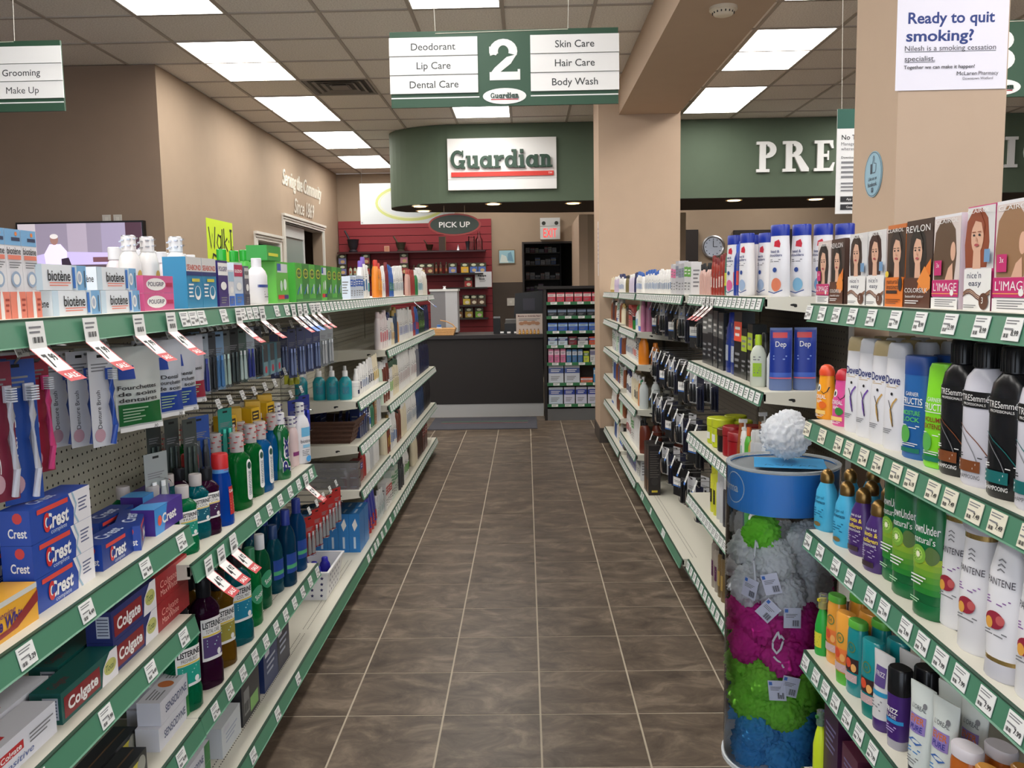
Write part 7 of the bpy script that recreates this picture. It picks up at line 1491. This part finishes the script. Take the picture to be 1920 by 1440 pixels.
t = thing('glass_jar', 'clear glass cylinder jar beside the tall glass bottle', 'jar', (-.84, 13.70, 2.068)); MB().lathe([(0, .045), (.004, .05), (.20, .05)], acr, 18).build('glass', t); MB().lathe([(.20, .052), (.215, .05)], acr, 18).build('lid', t)
fb_cols = [(90,50,40), (110,60,40), (60,70,40), (120,80,40), (60,80,50)]
def foodbox(c, acc, w=.13, h=.16):
    return carton('food_box', w, .06, h, M((60,58,40), .5), 'food box', front=lambda cv, w_, d_, h_: (cv.rect(-w_*.44, w_*.44, h_*.06, h_*.62, M(c, .5)), cv.ell(0, h_*.80, w_*.28, h_*.12, C(206,210,180)), cv.ell(w_*.05, h_*.28, w_*.26, h_*.16, M(acc, .5))))
fx = [(-2.87, 0, (110,110,160)), (-2.87, .165, (110,110,160)), (-2.50, 0, (150,40,40)), (-2.50, .165, (150,60,60)), (-2.35, 0, (150,40,30)), (-2.19, 0, (150,50,30)), (-1.90, 0, (150,60,60)), (-1.90, .165, (190,120,140)), (-1.62, 0, (110,50,40)), (-1.50, 0, (110,50,40)), (-1.14, 0, (110,120,180)), (-.95, 0, (222,170,40)), (-.81, 0, (80,110,180)), (-.68, 0, (80,110,180))]
for i, (x, dz, c) in enumerate(fx): foodbox(c, (200,170,120)).put('small food box on the middle red wall ledge, %s from left%s' % (ordinal(i+1), ', stacked' if dz else ''), (x, 13.66, 1.712+dz), 0, 'food boxes on the red wall')
for i, x in enumerate((-2.75, -2.68, -1.75, -1.70, -1.40, -1.33, -1.24)): item('r', .14 if i < 4 else .18, .05, (190,200,170) if i < 2 else (80,50,30), (60,60,40), (190,90,50)).put('slim food bottle on the middle red wall ledge, %s from left' % ordinal(i+1), (x, 13.66, 1.712), 0, 'slim food bottles')
for i, (x, z, c) in enumerate(((-.93, 1.212, (206,180,60)), (-.82, 1.212, (90,60,40)), (-.70, 1.212, (90,60,40)), (-1.06, 1.012, (140,90,40)), (-.90, 1.012, (190,160,60)), (-.74, 1.012, (130,190,60)), (-.90, 1.492, (180,50,50)))): foodbox(c, (226,214,190)).put('food box low on the red wall, %s' % ('left with yellow fruit', 'middle with white bowl', 'right with white bowl', 'lowest left', 'lowest with pasta', 'lowest lime green', 'alone left of the white notice')[i], (x, 13.66, z), 0, 'food boxes low on the red wall')
mb = MB().box(-.13, .13, -.004, 0, 0, .24, M((206,206,208), .5)); cv = CV(mb, lambda u, v, e: (u, -.004-e, v)); cv.text('Recipe', -.02, .18, .028, INK, w=.13, bold=.04); cv.text('Book', -.02, .13, .028, INK, w=.09, bold=.04); cv.lines(-.06, .04, .08, .11, 2, GREYINK); tag(mb.build('paper_notice', None, (-.66, 13.6, 1.49)), 'white paper notice at the right end of the red wall', 'notice')
# exit sign, picture, switch
t = thing('exit_sign', 'white emergency EXIT sign with red letters and two lamps', 'exit sign', (.242, 13.85, 2.222))
mb = MB().box(0, .311, -.08, 0, 0, .20, M((206,206,204), .5)); CV(mb, lambda u, v, e: (u, -.08-e, v)).text('EXIT', .155, .10, .14, M((240,50,50), .4, emit=.8), w=.21); mb.build('sign_face', t); MB().box(0, .311, -.08, 0, .205, .333, M((206,206,204), .5)).build('battery_box', t)
for sx in (.055, .255): q = MB().lathe([(0, .030), (.02, .034), (.05, .018)], M((90,90,84), .3, metal=.7), 16).build('lamp_head', t, (sx, -.085, .25)); q.rotation_euler.x = PI/2; q.scale.z = -1
t = thing('framed_picture', 'small framed pale blue picture on beige back wall', 'picture', (-.425, 13.85, 1.853)); MB().box(0, .265, -.02, 0, 0, .221, M((120,100,70), .5)).build('frame', t); mb = MB().box(.012, .253, -.022, -.02, .012, .209, M((150,190,200), .4)); CV(mb, lambda u, v, e: (u, -.022-e, v)).poly([(.02, .02), (.16, .02), (.12, .12), (.05, .15)], C(206,214,206)).poly([(.14, .05), (.24, .03), (.2, .19), (.15, .16)], C(110,150,170)); mb.build('print', t)
tag(MB().box(0, .12, -.008, 0, 0, .12, M((200,196,186), .5)).box(.04, .08, -.012, -.008, .04, .08, M((216,212,204), .5)).build('switch_plate', None, (-.30, 13.832, 1.19)), 'pale square switch plate on dark lower back wall', 'switch')
# dispensary seen through the doorway
struct(MB().box(-.3, 1.6, 15.9, 16.0, 0, 2.6, DK).box(-.35, -.25, 14.0, 16, 0, 2.6, WALLM).box(1.5, 1.6, 14, 16, 0, 2.6, M((90,76,66), .8)).box(-.4, 1.6, 14, 16, 2.55, 2.6, M((150,140,130), .8)).box(-.4, 1.6, 14.2, 16, -.1, -.004, KICK).build('wall_dispensary'))
q = MB(); q.box(-.05, -.02, 13.83, 14.0, 0, 2.16, DARKB).box(.86, .89, 13.83, 14.0, 0, 2.16, DARKB).box(-.05, .89, 13.83, 14.0, 2.16, 2.19, DARKB); struct(q.build('door_3'))
t = thing('dispensary_shelves', 'dark dispensary shelving seen through the doorway under the exit sign', 'shelving', (-.02, 15.3, 0))
SB = M((46,38,38), .6); MB().box(0, .62, .28, .30, 0, 2.5, SB).build('back', t)
for x in (-.02, .62): MB().box(x, x+.03, 0, .3, 0, 2.5, SB).build('side', t)
SZ = [1.42, 1.62, 1.87, 2.08]
for z in SZ: MB().box(.01, .62, -.02, .28, z-.02, z, M((120,112,106), .6)).build('shelf', t)
rn = random.Random(4)
dc = [[('purple box',(120,50,110)), ('purple box',(110,50,120)), ('dark box',(50,50,60))], [('rusty carton',(150,100,80)), ('grey carton',(150,150,150)), ('black carton',(40,40,44))], [('white bottle',(206,206,206)), ('tall grey carton',(150,150,146)), ('blue jar',(50,90,160))], [('white carton',(206,206,204)), ('red carton',(170,50,70)), ('cream carton',(214,206,180))]]
for k, z in enumerate(SZ):
    x = .03; i = 0
    while x < .56:
        w, h = rn.uniform(.05, .09), rn.uniform(.06, .13); wd, c = dc[k][i % 3]; i += 1
        item('c', round(h, 3), round(w, 3), c, (200,200,200), None, .08).put('%s in the dispensary, %s shelf up, %s from left' % (wd, ordinal(k+1), ordinal(i)), (-.02+x+w/2, 15.4, z), 0, 'dispensary stock'); x += w+.012
# right rear: dark openings and clock
tag(MB().box(2.45, 2.72, 13.77, 13.84, 0, 2.33, M((40,31,28), .6)).box(2.62, 2.65, 13.74, 13.77, .95, 1.05, SILVER).build('dark_door'), 'narrow dark door right of the far pillar', 'door'); tag(MB().box(3.28, 4.3, 13.77, 13.84, 0, 2.31, M((40,31,28), .6)).box(3.35, 3.38, 13.74, 13.77, .95, 1.05, SILVER).build('dark_door'), 'wide dark door behind blue-capped shampoo', 'door')
t = thing('wall_clock', 'round silver-rimmed wall clock above blue-capped bottles', 'clock', (2.968, 13.85, 2.06)); t.scale = (1.2, 1.2, 1.2); q = MB().lathe([(0, .15), (.03, .15), (.035, .135), (.02, .12)], SILVER, 32).build('rim', t); q.rotation_euler.x = PI/2
q = MB().lathe([(0, .125), (.018, .125)], M((190,198,204), .4), 28).build('dial', t); q.rotation_euler.x = PI/2
MB().box(-.004, .004, -.025, -.022, 0, .085, INK).box(0, .055, -.025, -.022, -.004, .004, INK).build('hands', t)
m2 = MB()
for k in range(12): a = k*PI/6; m2.box(.10*math.cos(a)-.006, .10*math.cos(a)+.006, -.0225, -.018, .10*math.sin(a)-.006, .10*math.sin(a)+.006, INK)
m2.build('hour_marks', t)
# paper strip on the far pillar side
mb = MB().box(-.001, 0, 0, .06, 0, .5, M((206,204,208), .5)); CV(mb, lambda u, v, e: (-.001-e, .06-u, v)).lines(.01, .05, .1, .45, 9, M((80,70,140), .5)); tag(mb.build('paper_strip', None, (.68, 8.10, 1.56)), 'narrow white paper strip on the far pillar edge', 'notice')
